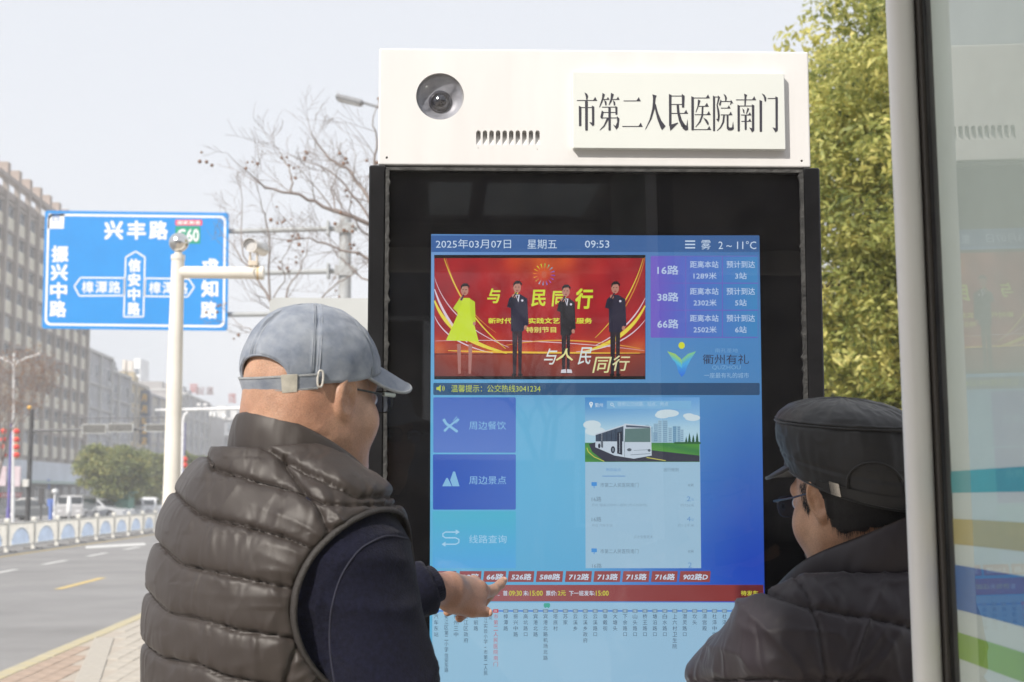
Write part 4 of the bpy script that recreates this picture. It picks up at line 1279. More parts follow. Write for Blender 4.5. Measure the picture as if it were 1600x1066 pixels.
co = cut.build('cutter', m_kwhite, kio)
bo = head.modifiers.new('cut', 'BOOLEAN'); bo.operation = 'DIFFERENCE'; bo.object = co; bo.solver = 'EXACT'
apply_mods(head)
bpy.data.objects.remove(co)
for p in head.data.polygons: p.use_smooth = False
# camera in its round well
RX = Matrix.Translation((cxc, 0, czc)) @ Matrix.Rotation(rad(90), 4, 'X')   # local +z points to the viewer (-y)
mb = MB(); mb.lathe([(RC + .0005, -0.049), (RC - 0.0005, -0.049), (RC - 0.0005, -0.004), (RC * .93, -0.008), (RC * .75, -0.014), (RC * .5, -0.017), (0.0, -0.018)][1:], RX, 48)
child_local(kio, mb.build('camera_dish', pm('camera_dish_grey', (.42, .43, .45), .35, vs=30, var=.15, rvar=.1)))
mb = MB(); mb.lathe([(0.0, 0.001), (RC * .18, -0.001), (RC * .32, -0.006), (RC * .42, -0.014), (RC * .43, -0.020)][::-1], RX @ Matrix.Translation((0, -RC * .12, 0)), 36)
lens = mb.build('camera_lens', pm('camera_lens_dark', (.012, .012, .02), .06, spec=.9, coat=1.0)); child_local(kio, lens)
mb = MB(); mb.lathe([(RC * .44, -0.0125), (RC * .47, -0.0125), (RC * .49, -0.0175)], RX @ Matrix.Translation((0, -RC * .12, 0)), 36)
q = mb.build('lens_ring', pm('lens_ring', (.10, .10, .12), .25)); q.parent = lens
mb = MB(); mb.lathe([(0.0, 0.010), (RC * .35, 0.009), (RC * .65, 0.005), (RC * .9, 0.000), (RC * .985, -0.003)][::-1], RX, 40)
child_local(kio, mb.build('camera_cover', glass_sheet('camera_cover_glass', (.92, .92, .94), 1.5, 0.02, .04)))
# name plate on the header
a0, a1 = kl(893.5, 116.5), kl(1224.5, 237.5)
T = 0.016
mb = MB(); mb.box(a0[0], a1[0], -0.0045 - T, -0.0045, a1[1], a0[1], bev=0.0012)
plate = mb.build('name_plate', pm('plate_ivory', (.70, .73, .70), .3, vs=2, var=.02, coat=.3)); child_local(kio, plate)
NP = Plane(tuple(KP.at(900, 180, 0.0045 + T)), tuple(KX), (0, 0, 1))
pr = Print(NP); pr.step = 0.0006
INK = (.035, .035, .05)
def z7(pts): return [(890 + x / 7.894, 110 + y / 7.896) for x, y in pts]
def z8(pts): return [(1050 + x / 7.894, 110 + y / 7.896) for x, y in pts]
def hline(Z, x0_, x1_, y_, tri=True, big=1.0):
    pr.poly(Z([(x0_, y_ - 5), (x1_, y_ - 5), (x1_, y_ + 5), (x0_, y_ + 5)]), INK, 1)
    if tri: pr.poly(Z([(x1_ - 48 * big, y_ - 4), (x1_ - 22 * big, y_ - 45 * big), (x1_, y_ + 5)]), INK, 1.2)
def vline(Z, x_, y0_, y1_, w=30):
    h = w / 2
    pr.poly(Z([(x_ - h - 2, y0_), (x_ + h, y0_ + 14), (x_ + h, y1_ - 6), (x_ + h - 8, y1_), (x_ - h + 6, y1_), (x_ - h, y1_ - 6)]), INK, 1.1)
def PG(Z, pts): pr.poly(Z(pts), INK, 1.3)
PG(z7, [(183, 275), (215, 290), (228, 320), (218, 365), (203, 362), (200, 325)]); hline(z7, 90, 338, 373); vline(z7, 208, 370, 745, 32); vline(z7, 130, 438, 690, 30); hline(z7, 130, 292, 460, False); vline(z7, 290, 436, 680, 28); PG(z7, [(240, 640), (278, 646), (276, 620), (304, 620), (303, 672), (285, 692)])
PG(z7, [(405, 278), (435, 300), (405, 390), (370, 460), (364, 455), (398, 350)]); hline(z7, 405, 490, 360, True, .7); PG(z7, [(425, 362), (455, 390), (456, 430), (440, 435)])
PG(z7, [(510, 278), (545, 298), (515, 390), (486, 432), (481, 426), (505, 350)]); hline(z7, 515, 615, 360, True, .8); PG(z7, [(535, 365), (562, 395), (562, 430), (545, 435)])
hline(z7, 400, 580, 455, False); vline(z7, 577, 440, 550, 24); hline(z7, 400, 590, 520, False); PG(z7, [(397, 495), (420, 515), (402, 605), (378, 580)]); hline(z7, 385, 600, 588, False); PG(z7, [(582, 565), (614, 595), (602, 700), (575, 732), (535, 668), (566, 688), (586, 640)]); vline(z7, 493, 452, 745, 28); PG(z7, [(455, 597), (489, 590), (430, 695), (373, 742), (369, 738), (420, 680)])
hline(z7, 665, 876, 378, True, 1.05); hline(z7, 650, 900, 693, True, 1.05)
pr.poly(z7([(1020, 298), (1072, 312), (1060, 345), (1055, 400), (1026, 400), (1028, 345)]), INK, 1.3)
PG(z7, [(1026, 399), (1055, 399), (1047, 480), (1010, 600), (935, 733), (931, 728), (985, 610), (1018, 480)])
PG(z7, [(1050, 400), (1063, 420), (1088, 520), (1130, 620), (1183, 690), (1140, 738), (1124, 715), (1080, 600), (1052, 480)])
vline(z7, 1241, 292, 690, 30); PG(z7, [(1226, 655), (1258, 668), (1335, 645), (1338, 652), (1290, 700), (1241, 747)]); hline(z8, -8, 130, 318, False); PG(z8, [(120, 290), (155, 318), (149, 460), (122, 460)]); hline(z8, -8, 137, 422, False); hline(z8, -8, 196, 532, True)
PG(z8, [(55, 424), (83, 424), (92, 520), (122, 615), (165, 680), (150, 712), (118, 700), (84, 620), (62, 520)]); PG(z8, [(140, 665), (178, 682), (190, 600), (198, 735), (165, 745), (128, 715)])
vline(z8, 254, 320, 742, 30); hline(z8, 255, 466, 342, True); PG(z8, [(320, 360), (350, 375), (326, 450), (296, 520), (290, 517), (314, 440)]); hline(z8, 330, 452, 445, True); PG(z8, [(366, 450), (386, 450), (383, 560), (352, 640), (292, 703), (288, 698), (333, 635), (362, 555)]); hline(z8, 280, 476, 548, True); PG(z8, [(383, 582), (430, 610), (453, 650), (446, 682), (425, 655)]); hline(z8, 265, 482, 732, True)
vline(z8, 518, 312, 752, 24); hline(z8, 525, 572, 330, False); PG(z8, [(565, 310), (592, 332), (574, 390), (562, 428), (549, 432), (566, 345)]); PG(z8, [(549, 430), (562, 427), (580, 490), (588, 560), (584, 600), (565, 560)]); PG(z8, [(543, 600), (562, 600), (566, 555), (588, 560), (582, 612), (568, 640)])
PG(z8, [(633, 290), (663, 310), (676, 340), (668, 380), (655, 378), (652, 335)]); PG(z8, [(600, 360), (609, 372), (602, 425), (588, 442), (578, 420)]); hline(z8, 605, 742, 385, False); PG(z8, [(725, 362), (756, 412), (738, 405), (715, 432), (722, 390)]); hline(z8, 602, 720, 467, True, .8); hline(z8, 600, 744, 550, True, .9)
PG(z8, [(630, 552), (652, 552), (642, 640), (606, 708), (555, 749), (552, 744), (592, 700), (620, 640)]); vline(z8, 685, 545, 712, 22); PG(z8, [(674, 690), (695, 690), (712, 710), (740, 704), (752, 630), (763, 722), (738, 742), (695, 742), (676, 722)])
PG(z8, [(887, 288), (926, 305), (916, 330), (906, 440), (892, 440), (893, 330)]); hline(z8, 788, 1036, 365, True); vline(z8, 822, 424, 755, 27); hline(z8, 822, 1003, 441, False); vline(z8, 1000, 420, 745, 28); PG(z8, [(952, 706), (986, 716), (986, 700), (1014, 700), (1012, 745), (986, 767)])
PG(z8, [(866, 468), (890, 490), (893, 532), (880, 527)]); PG(z8, [(930, 463), (952, 476), (920, 541), (912, 536)]); hline(z8, 850, 978, 552, True, .8); hline(z8, 855, 978, 630, True, .8); vline(z8, 908, 545, 738, 24)
PG(z8, [(1104, 285), (1140, 303), (1162, 340), (1158, 388), (1142, 384), (1132, 332)]); vline(z8, 1095, 366, 760, 30); hline(z8, 1180, 1290, 348, False); vline(z8, 1290, 322, 745, 28); PG(z8, [(1238, 704), (1276, 716), (1276, 700), (1304, 700), (1302, 745), (1275, 767)])
o = pr.build('plate_lettering', MATS_INK); o.parent = plate; o.matrix_parent_inverse = root_matrix(kio).inverted()
# black body: side cheeks, back, glass front between them
za = zb
for (pa, pb) in ((575, 601), (1258, 1284)):
    a_, b_ = kl(pa, 500)[0], kl(pb, 500)[0]
    mb = MB(); mb.box(a_, b_, -0.012, 0.26, 0.03, za, bev=0.003); child_local(kio, mb.build('side_frame', m_kblack))
sl, sr = kl(601.5, 500)[0], kl(1257.5, 500)[0]
for (xa, xb) in ((sl - .0005, sl + 0.006), (sr - 0.006, sr + .0005)):
    # ragged line of old sealant
    mb = MB(); n = 260; v = []; f = []
    for i in range(n + 1):
        z = 0.04 + (za - 0.05) * i / n
        wv = abs(random.gauss(0, .0012)) + (.003 if random.random() < .06 else 0)
        if xa < 0: p0, p1 = xa, xb + wv
        else: p0, p1 = xa - wv, xb
        v += [(p0, -0.0135, z), (p1, -0.0135 + .001, z), (p0, -0.004, z), (p1, -0.004, z)]
    for i in range(n):
        k = i * 4; f += [(k, k + 1, k + 5, k + 4), (k + 1, k + 3, k + 7, k + 5), (k + 2, k, k + 4, k + 6)]
    mb.add(v, f); child_local(kio, mb.build('sealant', m_seal))
mb = MB(); mb.box(sl, sr, -0.010, 0.02, za - 0.010, za - 0.0035); child_local(kio, mb.build('sealant', m_seal))
mb = MB(); mb.box(sl, sr, 0.004, 0.25, 0.03, za - .011); child_local(kio, mb.build('back_panel', pm('inner_black', (.004, .004, .005), .6, spec=0.0)))
mb = MB(); mb.box(x0b - .01, x1b + .01, -0.02, 0.28, 0.0, 0.03, bev=.004); child_local(kio, mb.build('plinth', m_kblack))
mb = MB(); mb.box(sl, sr, -0.0085, -0.0045, 0.04, za - 0.0105)
child_local(kio, mb.build('front_glass', glass_sheet('front_glass', (.97, .98, 1.0), 1.5, 0.0, .007)))
# display panel set just behind the glass
dl, dt = kl(669.5, 362)[0], kl(900, 364)[1]; drx = kl(1196, 700)[0]
tilt_l = kl(673.5, 366)[0]
mb = MB(); mb.box(dl - .012, drx + .012, 0.0005, 0.0038, dt - 1.22, dt + 0.012)
screen = mb.build('screen', pm('display_bezel', (.004, .004, .005), .5, spec=0.0)); child_local(kio, screen)

# ---------------- what the screen shows
ES = 0.9
m_screen = ink_mat('screen_light', emission=ES)
SP = Plane(tuple(KP.at(900, 700, -0.0002)), tuple(KX), (0, 0, 1))
def lerp(a, b, t): return tuple(a[i] * (1 - t) + b[i] * t for i in range(len(a)))
def sc(*c): return tuple(max(0.0, v) * 0.95 for v in srgb(*c))
def xl(y): return 673.8 - (y - 366) * 0.004
def xr(y): return 1186.5 + (y - 366) * 0.0145
_bgk = [(366, (100, 150, 205), (70, 115, 175), (66, 112, 168)), (400, (118, 160, 210), (95, 135, 190), (70, 120, 175)), (530, (105, 165, 210), (95, 145, 200), (76, 135, 190)), (610, (95, 172, 215), (105, 165, 205), (75, 132, 185)),
        (650, (98, 180, 218), (112, 180, 214), (68, 122, 185)), (760, (100, 182, 222), (110, 182, 216), (50, 96, 180)), (880, (98, 180, 216), (104, 176, 214), (38, 74, 180)), (940, (98, 180, 216), (96, 168, 216), (36, 76, 185)), (1400, (98, 180, 216), (96, 168, 216), (36, 76, 185))]
def bg(x, y):
    for i in range(len(_bgk) - 1):
        if _bgk[i][0] <= y <= _bgk[i + 1][0] or i == len(_bgk) - 2:
            t = min(1, max(0, (y - _bgk[i][0]) / (_bgk[i + 1][0] - _bgk[i][0])))
            a, b, c = (lerp(_bgk[i][k], _bgk[i + 1][k], t) for k in (1, 2, 3))
            break
    u = (x - 672) / 520
    c_ = lerp(a, b, u / .48) if u < .48 else lerp(b, c, min(1, (u - .48) / .47) ** .8)
    return sc(*c_)
pr = Print(SP)
# background following the slight tilt of the sides
NXg, NYg = 30, 40
v = []
for j in range(NYg + 1):
    y = 366 + (1300 - 366) * (j / NYg)
    for i in range(NXg + 1):
        x = xl(y) + (xr(y) - xl(y)) * i / NXg
        v.append((x, y + (x - 672) * 0.006 * (1 - min(1, (y - 366) / 570))))
pr.raw(v, [(j * (NXg + 1) + i, (j + 1) * (NXg + 1) + i, (j + 1) * (NXg + 1) + i + 1, j * (NXg + 1) + i + 1) for j in range(NYg) for i in range(NXg)], bg, 0)
LT = sc(206, 222, 238)
pr.rect(674, 368, 1186, 394, lambda x, y: sc(*lerp((58, 100, 158), (58, 98, 150), (x - 674) / 512)), 1, 8, 1)
pr.text('2025年03月07日', 681, 374, 798.5, 388.5, LT); pr.text('星期五', 824, 374.5, 870, 389, LT); pr.text('09:53', 914, 376, 952, 387.5, LT)
for k in range(3): pr.rect(1070.5, 376 + k * 5.2, 1086, 378 + k * 5.2, LT, 2)
pr.text('雾', 1095.5, 375.5, 1110.5, 390, LT); pr.text('2 ~ 11°C', 1122.5, 377, 1181.5, 389.5, LT)
screen_ui = pr.build('status_bar', m_screen); screen_ui.parent = screen; screen_ui.matrix_parent_inverse = root_matrix(kio).inverted()
def flush(name):
    global pr
    o = pr.build(name, m_screen); o.parent = screen; o.matrix_parent_inverse = root_matrix(kio).inverted()
    pr = Print(SP); return o
# video window: four singers before a red stage backdrop
pr = Print(SP)
VX0, VX1 = 678.5, 1008.5
pr.rect(VX0, 398.5, VX1, 593, sc(8, 8, 10), 1)
def stage(x, y):
    gl = math.exp(-((x - 850) / 62) ** 2 - ((y - 402) / 38) ** 2)
    lo = max(0, (y - 495) / 50) ** 2
    c = lerp((186, 30, 34), (235, 120, 30), min(1, gl * .9))
    c = lerp(c, (238, 150, 60), min(1, lo * (.35 + .65 * abs(x - 850) / 150)))
    return sc(*lerp(lerp(c, (150, 22, 30), min(1, abs(x - 845) / 420)), (120, 14, 24), .25 + .25 * math.sin(x * .11 + y * .05) * math.sin(y * .07 - x * .03)))
pr.rect(679, 403.5, 1008, 553, stage, 2, 44, 20)
pr.rect(679, 553, 1008, 588, lambda x, y: sc(*lerp((150, 62, 44), (116, 52, 46), (y - 553) / 35 + .25 * math.sin(x / 13))), 2, 30, 5)
pr.rect(679, 552.5, 1008, 554, sc(80, 22, 22), 3)
YL, WH, OR = sc(235, 215, 70), sc(225, 205, 215), sc(225, 160, 60)
def arcline(pts, w, col, lay=3, n=18):
    # quadratic curve through three points
    (ax_, ay_), (bx_, by_), (cx_, cy_) = pts
    q = [((1 - t) ** 2 * ax_ + 2 * t * (1 - t) * bx_ + t * t * cx_, (1 - t) ** 2 * ay_ + 2 * t * (1 - t) * by_ + t * t * cy_) for t in [i / n for i in range(n + 1)]]
    ws = [w * (.35 + .65 * math.sin(math.pi * i / n)) for i in range(n + 1)]
    pr.line(q, ws, col, lay)
arcline([(694, 404), (722, 490), (790, 545)], 2.2, YL); arcline([(697, 404), (716, 480), (775, 520)], 1.2, OR)
arcline([(679, 434), (700, 505), (795, 543)], 1.4, WH); arcline([(679, 470), (700, 530), (792, 552)], 7, YL); arcline([(679, 494), (696, 536), (770, 552)], 2, WH); arcline([(679, 452), (694, 500), (730, 535)], 4, WH)
arcline([(1005, 404), (985, 475), (930, 528)], 1.6, YL); arcline([(1008, 402), (992, 470), (950, 515)], 1.2, OR); arcline([(1008, 478), (980, 535), (905, 552)], 6, YL); arcline([(1008, 466), (985, 515), (930, 540)], 2.2, WH); arcline([(1008, 500), (975, 545), (900, 550)], 2, WH); arcline([(680, 533), (850, 528), (1007, 548)], 1.1, WH); arcline([(790, 540), (880, 522), (1000, 545)], 2.2, OR); arcline([(700, 548), (800, 552), (1000, 552)], 3, sc(240, 190, 60))
# sun-ray emblem
for k in range(16):
    a_ = 2 * math.pi * k / 16 + .1
    hue = [(90, 60, 200), (120, 60, 200), (160, 90, 200), (90, 120, 220), (90, 180, 220), (150, 200, 220), (200, 160, 70), (240, 160, 50), (240, 140, 40), (240, 190, 50), (220, 220, 50), (190, 225, 60), (120, 210, 90), (90, 200, 150), (70, 180, 210), (90, 110, 220)][k]
    for j in (0.0,):
        pr.poly([(850 + 9.5 * math.cos(a_ + j * .4), 429 + 9.5 * math.sin(a_ + j * .4) ), (850 + 17 * math.cos(a_ + j + .05), 429 + 17 * math.sin(a_ + j + .05)), (850 + 17 * math.cos(a_ + j - .05), 429 + 17 * math.sin(a_ + j - .05))], sc(*hue), 3)
pr.disc(850, 429, 4, 6, sc(200, 90, 60), 3)
VT = sc(214, 226, 60)
pr.text('与', 762, 451, 781, 474, VT, 4, .03, .15); pr.text('人', 795, 451, 818, 474, VT, 4, .03, .1); pr.text('民', 831, 453, 853, 479, VT, 4, .03, .1); pr.text('同', 863, 455, 884, 479, VT, 4, .03, .1); pr.text('行', 899, 451, 926, 483, VT, 4, .03, .1)
pr.text('新时代文明实践文艺志愿服务', 763, 497, 925, 506, sc(224, 232, 70), 4, .03); pr.text('特别节目', 822, 511, 869, 520, sc(230, 225, 110), 4, .03)
SK, HR = sc(186, 130, 110), sc(28, 18, 22)
def singer(cx, head_y, sh_w, suit, legs, shirt=None, dress=False, hem=None, feet=587):
    h = head_y
    DK = lerp(suit, (0, 0, 0), .35)
    if dress:
        for s_ in (-1, 1): pr.poly([(cx + s_ * 9 - 3, 538), (cx + s_ * 9 + 3, 538), (cx + s_ * 8 + 2, 584), (cx + s_ * 8 - 2, 584)], sc(175, 120, 110), 5)
        pr.poly([(cx - 8, h + 20), (cx + 8, h + 20), (cx + 14, h + 32), (cx + 11, h + 46), (cx + 22, h + 88), (cx - 29, h + 86), (cx - 11, h + 46), (cx - 13, h + 30)], suit, 6)
        pr.poly([(cx + 8, h + 21), (cx + 16, h + 26), (cx + 17, h + 58), (cx + 12, h + 56), (cx + 9, h + 40)], lerp(suit, (0, 0, 0), .12), 7)
        pr.poly([(cx - 8, h + 21), (cx - 18, h + 36), (cx - 12, h + 42), (cx - 4, h + 28)], lerp(suit, (0, 0, 0), .12), 7)
        pr.disc(cx + 15, h + 60, 2.2, 3, SK, 7)
    else:
        pr.poly([(cx - sh_w * .5, 500), (cx + sh_w * .52, 500), (cx + sh_w * .42, feet - 2), (cx + sh_w * .12, feet - 1), (cx + 1, 520), (cx - sh_w * .1, feet - 1), (cx - sh_w * .42, feet - 2)], legs, 5)
        pr.poly([(cx - 5, h + 18), (cx + 5, h + 18), (cx + sh_w, h + 25), (cx + sh_w * 1.1, h + 66), (cx + sh_w * .75, h + 70), (cx + sh_w * .6, h + 76), (cx - sh_w * .6, h + 76), (cx - sh_w * .62, h + 40), (cx - sh_w, h + 38), (cx - sh_w * .8, h + 25)], suit, 6)
        if shirt: pr.poly([(cx - 2.5, h + 19), (cx + 4, h + 19), (cx + 2, h + 31)], shirt, 7); pr.poly([(cx - 1, h + 20), (cx + 2, h + 20), (cx + 1, h + 27)], sc(20, 18, 25), 8)
        pr.poly([(cx - sh_w * .95, h + 36), (cx - sh_w * .3, h + 20), (cx - 1, h + 17), (cx - 1, h + 22), (cx - sh_w * .4, h + 40)], DK, 7)
        pr.disc(cx + sh_w * .82, h + 70, 2.6, 3.4, SK, 7); pr.disc(cx + 8, h + 28, 1.8, 1.8, sc(225, 215, 225), 8)
        for s_ in (-1, 1): pr.disc(cx + s_ * sh_w * .3, feet - 1, 4, 2.2, sc(18, 12, 16), 6)
    pr.disc(cx, h + 8, 6, 8.2, SK, 8); pr.poly([(cx - 6, h + 7), (cx - 6, h + 1), (cx - 2, h - 3), (cx + 4, h - 3), (cx + 8, h + 2), (cx + 7, h + 5), (cx + 4.5, h + 1.6), (cx - 3, h + 2.2)], HR, 9)
    pr.rect(cx - 3.4, h + 6.5, cx - 1.2, h + 7.5, HR, 9); pr.rect(cx + 1.2, h + 6.5, cx + 3.4, h + 7.5, HR, 9); pr.disc(cx, h + 12.4, 1.6, .8, sc(140, 50, 50), 9)
    pr.disc(cx - 5, h + 21, 3, 3.2, SK, 9); pr.line([(cx - 6, h + 24), (cx - 1, h + 15)], 2.2, sc(50, 45, 55), 10)
singer(726, 446, 12, sc(206, 226, 50), None, dress=True)
singer(808, 442, 16, sc(36, 34, 54), sc(52, 40, 46), sc(220, 215, 225))
singer(884, 448, 14, sc(26, 22, 26), sc(38, 28, 34), sc(220, 215, 225), feet=583)
singer(961, 443, 16, sc(38, 34, 54), sc(40, 32, 40), None)
pr.poly([(877, 578), (884, 577), (885, 583), (876, 583)], sc(220, 215, 220), 7); pr.poly([(886, 577), (893, 578), (894, 583), (886, 583)], sc(220, 215, 220), 7)
for ch, xa, ya, xb, yb, c in (('与', 851, 545, 869, 570, (226, 230, 222)), ('人', 870, 545, 897, 564, (232, 226, 150)), ('民', 905, 543, 924, 570, (220, 230, 225)), ('同', 928, 558, 953, 583, (228, 226, 160)), ('行', 957, 556, 983, 580, (226, 222, 170))):
    pr.text(ch, xa, ya, xb, yb, sc(*c), 11, .01, .22)
flush('video_picture')
# timetable tiles
pr.rrect(1016.5, 400, 1184.5, 528, 2, sc(112, 96, 190), 1)
def tile(x, y): return sc(*lerp((118, 92, 194), (84, 112, 196), min(1, (x - 1017) / 60))) if x < 1075 else sc(*lerp((84, 112, 196), (66, 138, 190), (x - 1075) / 110))
for r_ in range(3):
    y0_ = 401 + r_ * 42.3
    pr.rect(1017, y0_, 1070.8, y0_ + 41, tile, 2, 5, 1); pr.rect(1072, y0_, 1128, y0_ + 41, tile, 2, 5, 1); pr.rect(1129.2, y0_, 1184, y0_ + 41, tile, 2, 5, 1)
TT = sc(190, 208, 232)
for r_, (a_, b_, c_) in enumerate((('16', '1289', '3'), ('38', '2302', '5'), ('66', '2502', '6'))):
    y = 401 + r_ * 42
    pr.text(a_ + '路', 1027, y + 14, 1060, y + 28.5, TT, 4, .02); pr.text('距离本站', 1078, y + 7, 1122.5, y + 18, TT, 4, .012); pr.text(b_ + '米', 1083.5, y + 25, 1119.5, y + 35.5, TT, 4, .012)
    pr.text('预计到达', 1135, y + 7, 1179.5, y + 18, TT, 4, .012); pr.text(c_ + '站', 1148.5, y + 25, 1166.5, y + 35.5, TT, 4, .012)
flush('timetable')
# city emblem and slogan
pr.disc(1065, 540, 5, 5.4, sc(214, 220, 50), 3)
for s_, ca, cb in ((-1, (160, 205, 110), (90, 190, 220)), (1, (130, 200, 150), (80, 170, 225))):
    for k in range(4):
        sx = 1065
        tipx, tipy = sx + s_ * (22.5 - k * 2.2), 549 + k * 3.4
        pr.poly([(tipx, tipy), (tipx - s_ * 2, tipy + 3.2), (sx + s_ * 1 - s_ * 2, 568 + k * 2.6), (sx + s_ * 1, 561 + k * 2.6), (sx + s_ * 10, 553 + k * 3.4)], sc(*lerp(ca, cb, k / 3)), 3 + k * .2)
pr.poly([(1053, 562), (1079, 562), (1074, 572), (1070, 584), (1065, 589), (1060, 582), (1057, 571)], lambda x, y: sc(*lerp((90, 190, 220), (50, 110, 220), (y - 562) / 27)), 2.6)
pr.text('南孔圣地', 1117, 544.5, 1153, 551, sc(120, 165, 205), 3); pr.text('衢州有礼', 1098, 554, 1170, 569, sc(50, 48, 66), 3, .0); pr.text('QUZHOU', 1112.5, 571, 1157, 578.5, sc(122, 168, 206), 3); pr.text('一座最有礼的城市', 1100, 582.5, 1170, 591, sc(150, 185, 215), 3)
flush('city_emblem')
# notice strip
pr.rrect(677, 598.5, 1187, 617.5, 2, lambda x, y: sc(*lerp((40, 84, 122), (46, 78, 112), (x - 677) / 510)), 1)
NY = sc(196, 208, 70)
pr.poly([(682, 605), (685, 605), (688.5, 601.5), (688.5, 612.5), (685, 609.5), (682, 609.5)], NY, 3)
for k in (0, 1): arcline([(690.5 + k * 2.2, 603.5 - k), (693.5 + k * 2.4, 607), (690.5 + k * 2.2, 610.5 + k)], 1.3, NY, 3, 6)
pr.text('温馨提示：公交热线3041234', 705, 601.5, 844.5, 613, NY, 3)
flush('notice_strip')
# three menu tiles
pr.rrect(677, 621, 806, 707.5, 2, lambda x, y: sc(*lerp((70, 108, 190), (88, 124, 200), (y - 621) / 90)), 1)
pr.rrect(676.5, 710, 806, 796.5, 2, lambda x, y: sc(*lerp((52, 92, 184), (76, 112, 194), (x - 676) / 130)), 1)
pr.rect(676, 799, 806, 888, lambda x, y: sc(*lerp((86, 184, 208), (92, 172, 226), (y - 799) / 90)), 1, 4, 6)
MI = sc(138, 192, 226)
pr.text('周边餐饮', 733, 658.5, 790.5, 671.5, MI); pr.text('周边景点', 733, 744, 791, 757, sc(150, 198, 232)); pr.text('线路查询', 733, 836, 791.5, 849, sc(170, 212, 236))
pr.line([(693, 655), (697, 662), (715, 675)], [4.5, 4.2, 4], MI, 3); pr.line([(716, 655), (700, 668), (694, 674)], [3, 3, 4], MI, 3)
for k in (-2, 0, 2): pr.line([(716 + k, 653 + k), (710 + k, 660 + k)], 1.1, MI, 4)
pr.poly([(691, 760), (697.5, 747), (699.5, 747), (703, 754), (706, 760)], MI, 3); pr.poly([(703.5, 750), (708, 737), (711, 737), (718, 760), (707, 760)], MI, 4)
WQ = sc(170, 214, 238)
pr.line([(716, 831.5), (696, 831.5), (692, 834), (692, 838), (696, 840.5), (712, 840.5), (717, 843), (717, 848), (712, 850.5), (693, 850.5)], 2.0, WQ, 3); pr.poly([(712, 827.5), (718.5, 831.5), (712, 835.5)], WQ, 3); pr.poly([(696, 846.5), (690, 850.5), (696, 854.5)], WQ, 3)
flush('menu_tiles')
# phone style card with the white bus
CX0, CX1 = 914, 1093
pr.raw([(914, 621), (1093, 621), (1095.5, 888), (915, 888)], [(0, 3, 2, 1)], sc(160, 194, 214), 1)
def skyc(x, y): return sc(*lerp(lerp((70, 140, 200), (110, 165, 215), (x - 914) / 180), (176, 210, 224), min(1, max(0, (y - 621) / 50)) ** 1.2))
pr.rect(914, 621, 1093, 692, skyc, 2, 14, 12)
for (cx_, cy_, w_, h_) in ((1043, 646, 18, 6), (1035, 649, 12, 5), (1082, 653, 12, 5), (1076, 650, 9, 4), (925, 664, 14, 7), (930, 674, 16, 7)): pr.disc(cx_, cy_, w_, h_, sc(206, 222, 226), 3, 14)
pr.rect(914, 692, 1093, 722, lambda x, y: sc(*lerp((60, 125, 70), (84, 150, 66), abs(math.sin(y * .7 + x * .03)))), 3, 20, 8)
pr.poly([(920, 694), (935, 690), (985, 700), (1093, 712), (1093, 721.5), (945, 721.5), (925, 706)], sc(58, 60, 72), 4)
pr.line([(917, 700), (919, 706), (928, 714), (944, 721)], 1.1, sc(210, 200, 90), 5); pr.line([(1010, 715), (1040, 720)], 1.2, sc(205, 200, 90), 5)
R_ = random.Random(5)
for (xa, ya, w_) in ((1008, 664, 6), (1015, 667, 5), (1021, 662, 7), (1028, 657, 6), (1035, 657, 8), (1044, 668, 6), (1051, 666, 6), (1058, 666, 5), (1063, 671, 5), (1020, 675, 8)):
    g = R_.uniform(0, 1); pr.rect(xa, ya, xa + w_, 692, sc(*lerp((120, 160, 185), (160, 190, 205), g)), 4 + g)
    for q in range(int(ya) + 2, 690, 3): pr.rect(xa + .8, q, xa + w_ - .8, q + .8, sc(100, 140, 170), 5.5)
for (xa, w_, h_) in ((1072, 4, 11), (1077, 5, 17), (1083, 5, 14), (1089, 5, 18)):
    for k in range(3): pr.poly([(xa, 693 - h_ + k * h_ * .28), (xa + w_ * .35 + k * .6, 693 - h_ * .45 + k * h_ * .17), (xa - w_ * .35 - k * .6, 693 - h_ * .45 + k * h_ * .17)], sc(40, 84, 60), 7)
for k in range(22): pr.disc(1055 + k * 1.8, 692.5, 2.2, 1.8, sc(56, 104, 62), 6.5, 7)
BW, BG, BD = sc(196, 208, 218), sc(66, 80, 96), sc(40, 46, 60)
pr.poly([(930.5, 678), (974, 664), (976, 662), (1017, 666), (1018, 712), (990, 717), (960, 712), (930, 699)], BW, 8)
pr.poly([(930.5, 680), (974, 666), (974, 690), (930.5, 690)], BG, 9); pr.poly([(976.5, 670), (1016, 669), (1016, 691), (975.5, 691)], sc(96, 124, 120), 9); pr.poly([(978, 664.5), (1015, 667), (1015, 669), (978, 668)], sc(80, 90, 105), 9.5)
for xa in (936, 941, 948, 955, 962): pr.line([(xa, 678 - (xa - 936) * .3), (xa, 690)], .8, BD, 10)
for (xa, xb) in ((964, 972), (938.5, 942)): pr.poly([(xa, 676 if xa > 950 else 680), (xb, 674 if xa > 950 else 679), (xb, 711 if xa > 950 else 700), (xa, 709 if xa > 950 else 699)], BD, 11); pr.line([((xa + xb) / 2, 677), ((xa + xb) / 2, 708 if xa > 950 else 699)], .6, BW, 12)
pr.disc(957.5, 703, 3.4, 5.6, BD, 12); pr.disc(957.5, 703, 1.7, 3, sc(120, 130, 140), 13); pr.disc(936, 697, 1.8, 4, BD, 12)
pr.disc(983, 703, 3.6, 2.4, sc(90, 100, 110), 12); pr.disc(1014, 704, 2.4, 2.2, sc(90, 100, 110), 12); pr.line([(990, 704), (1012, 703)], .7, sc(120, 132, 144), 12); pr.line([(985, 711), (1016, 709)], .8, sc(110, 120, 132), 12); pr.line([(975.5, 690), (975.5, 714)], .6, sc(90, 100, 112), 12)
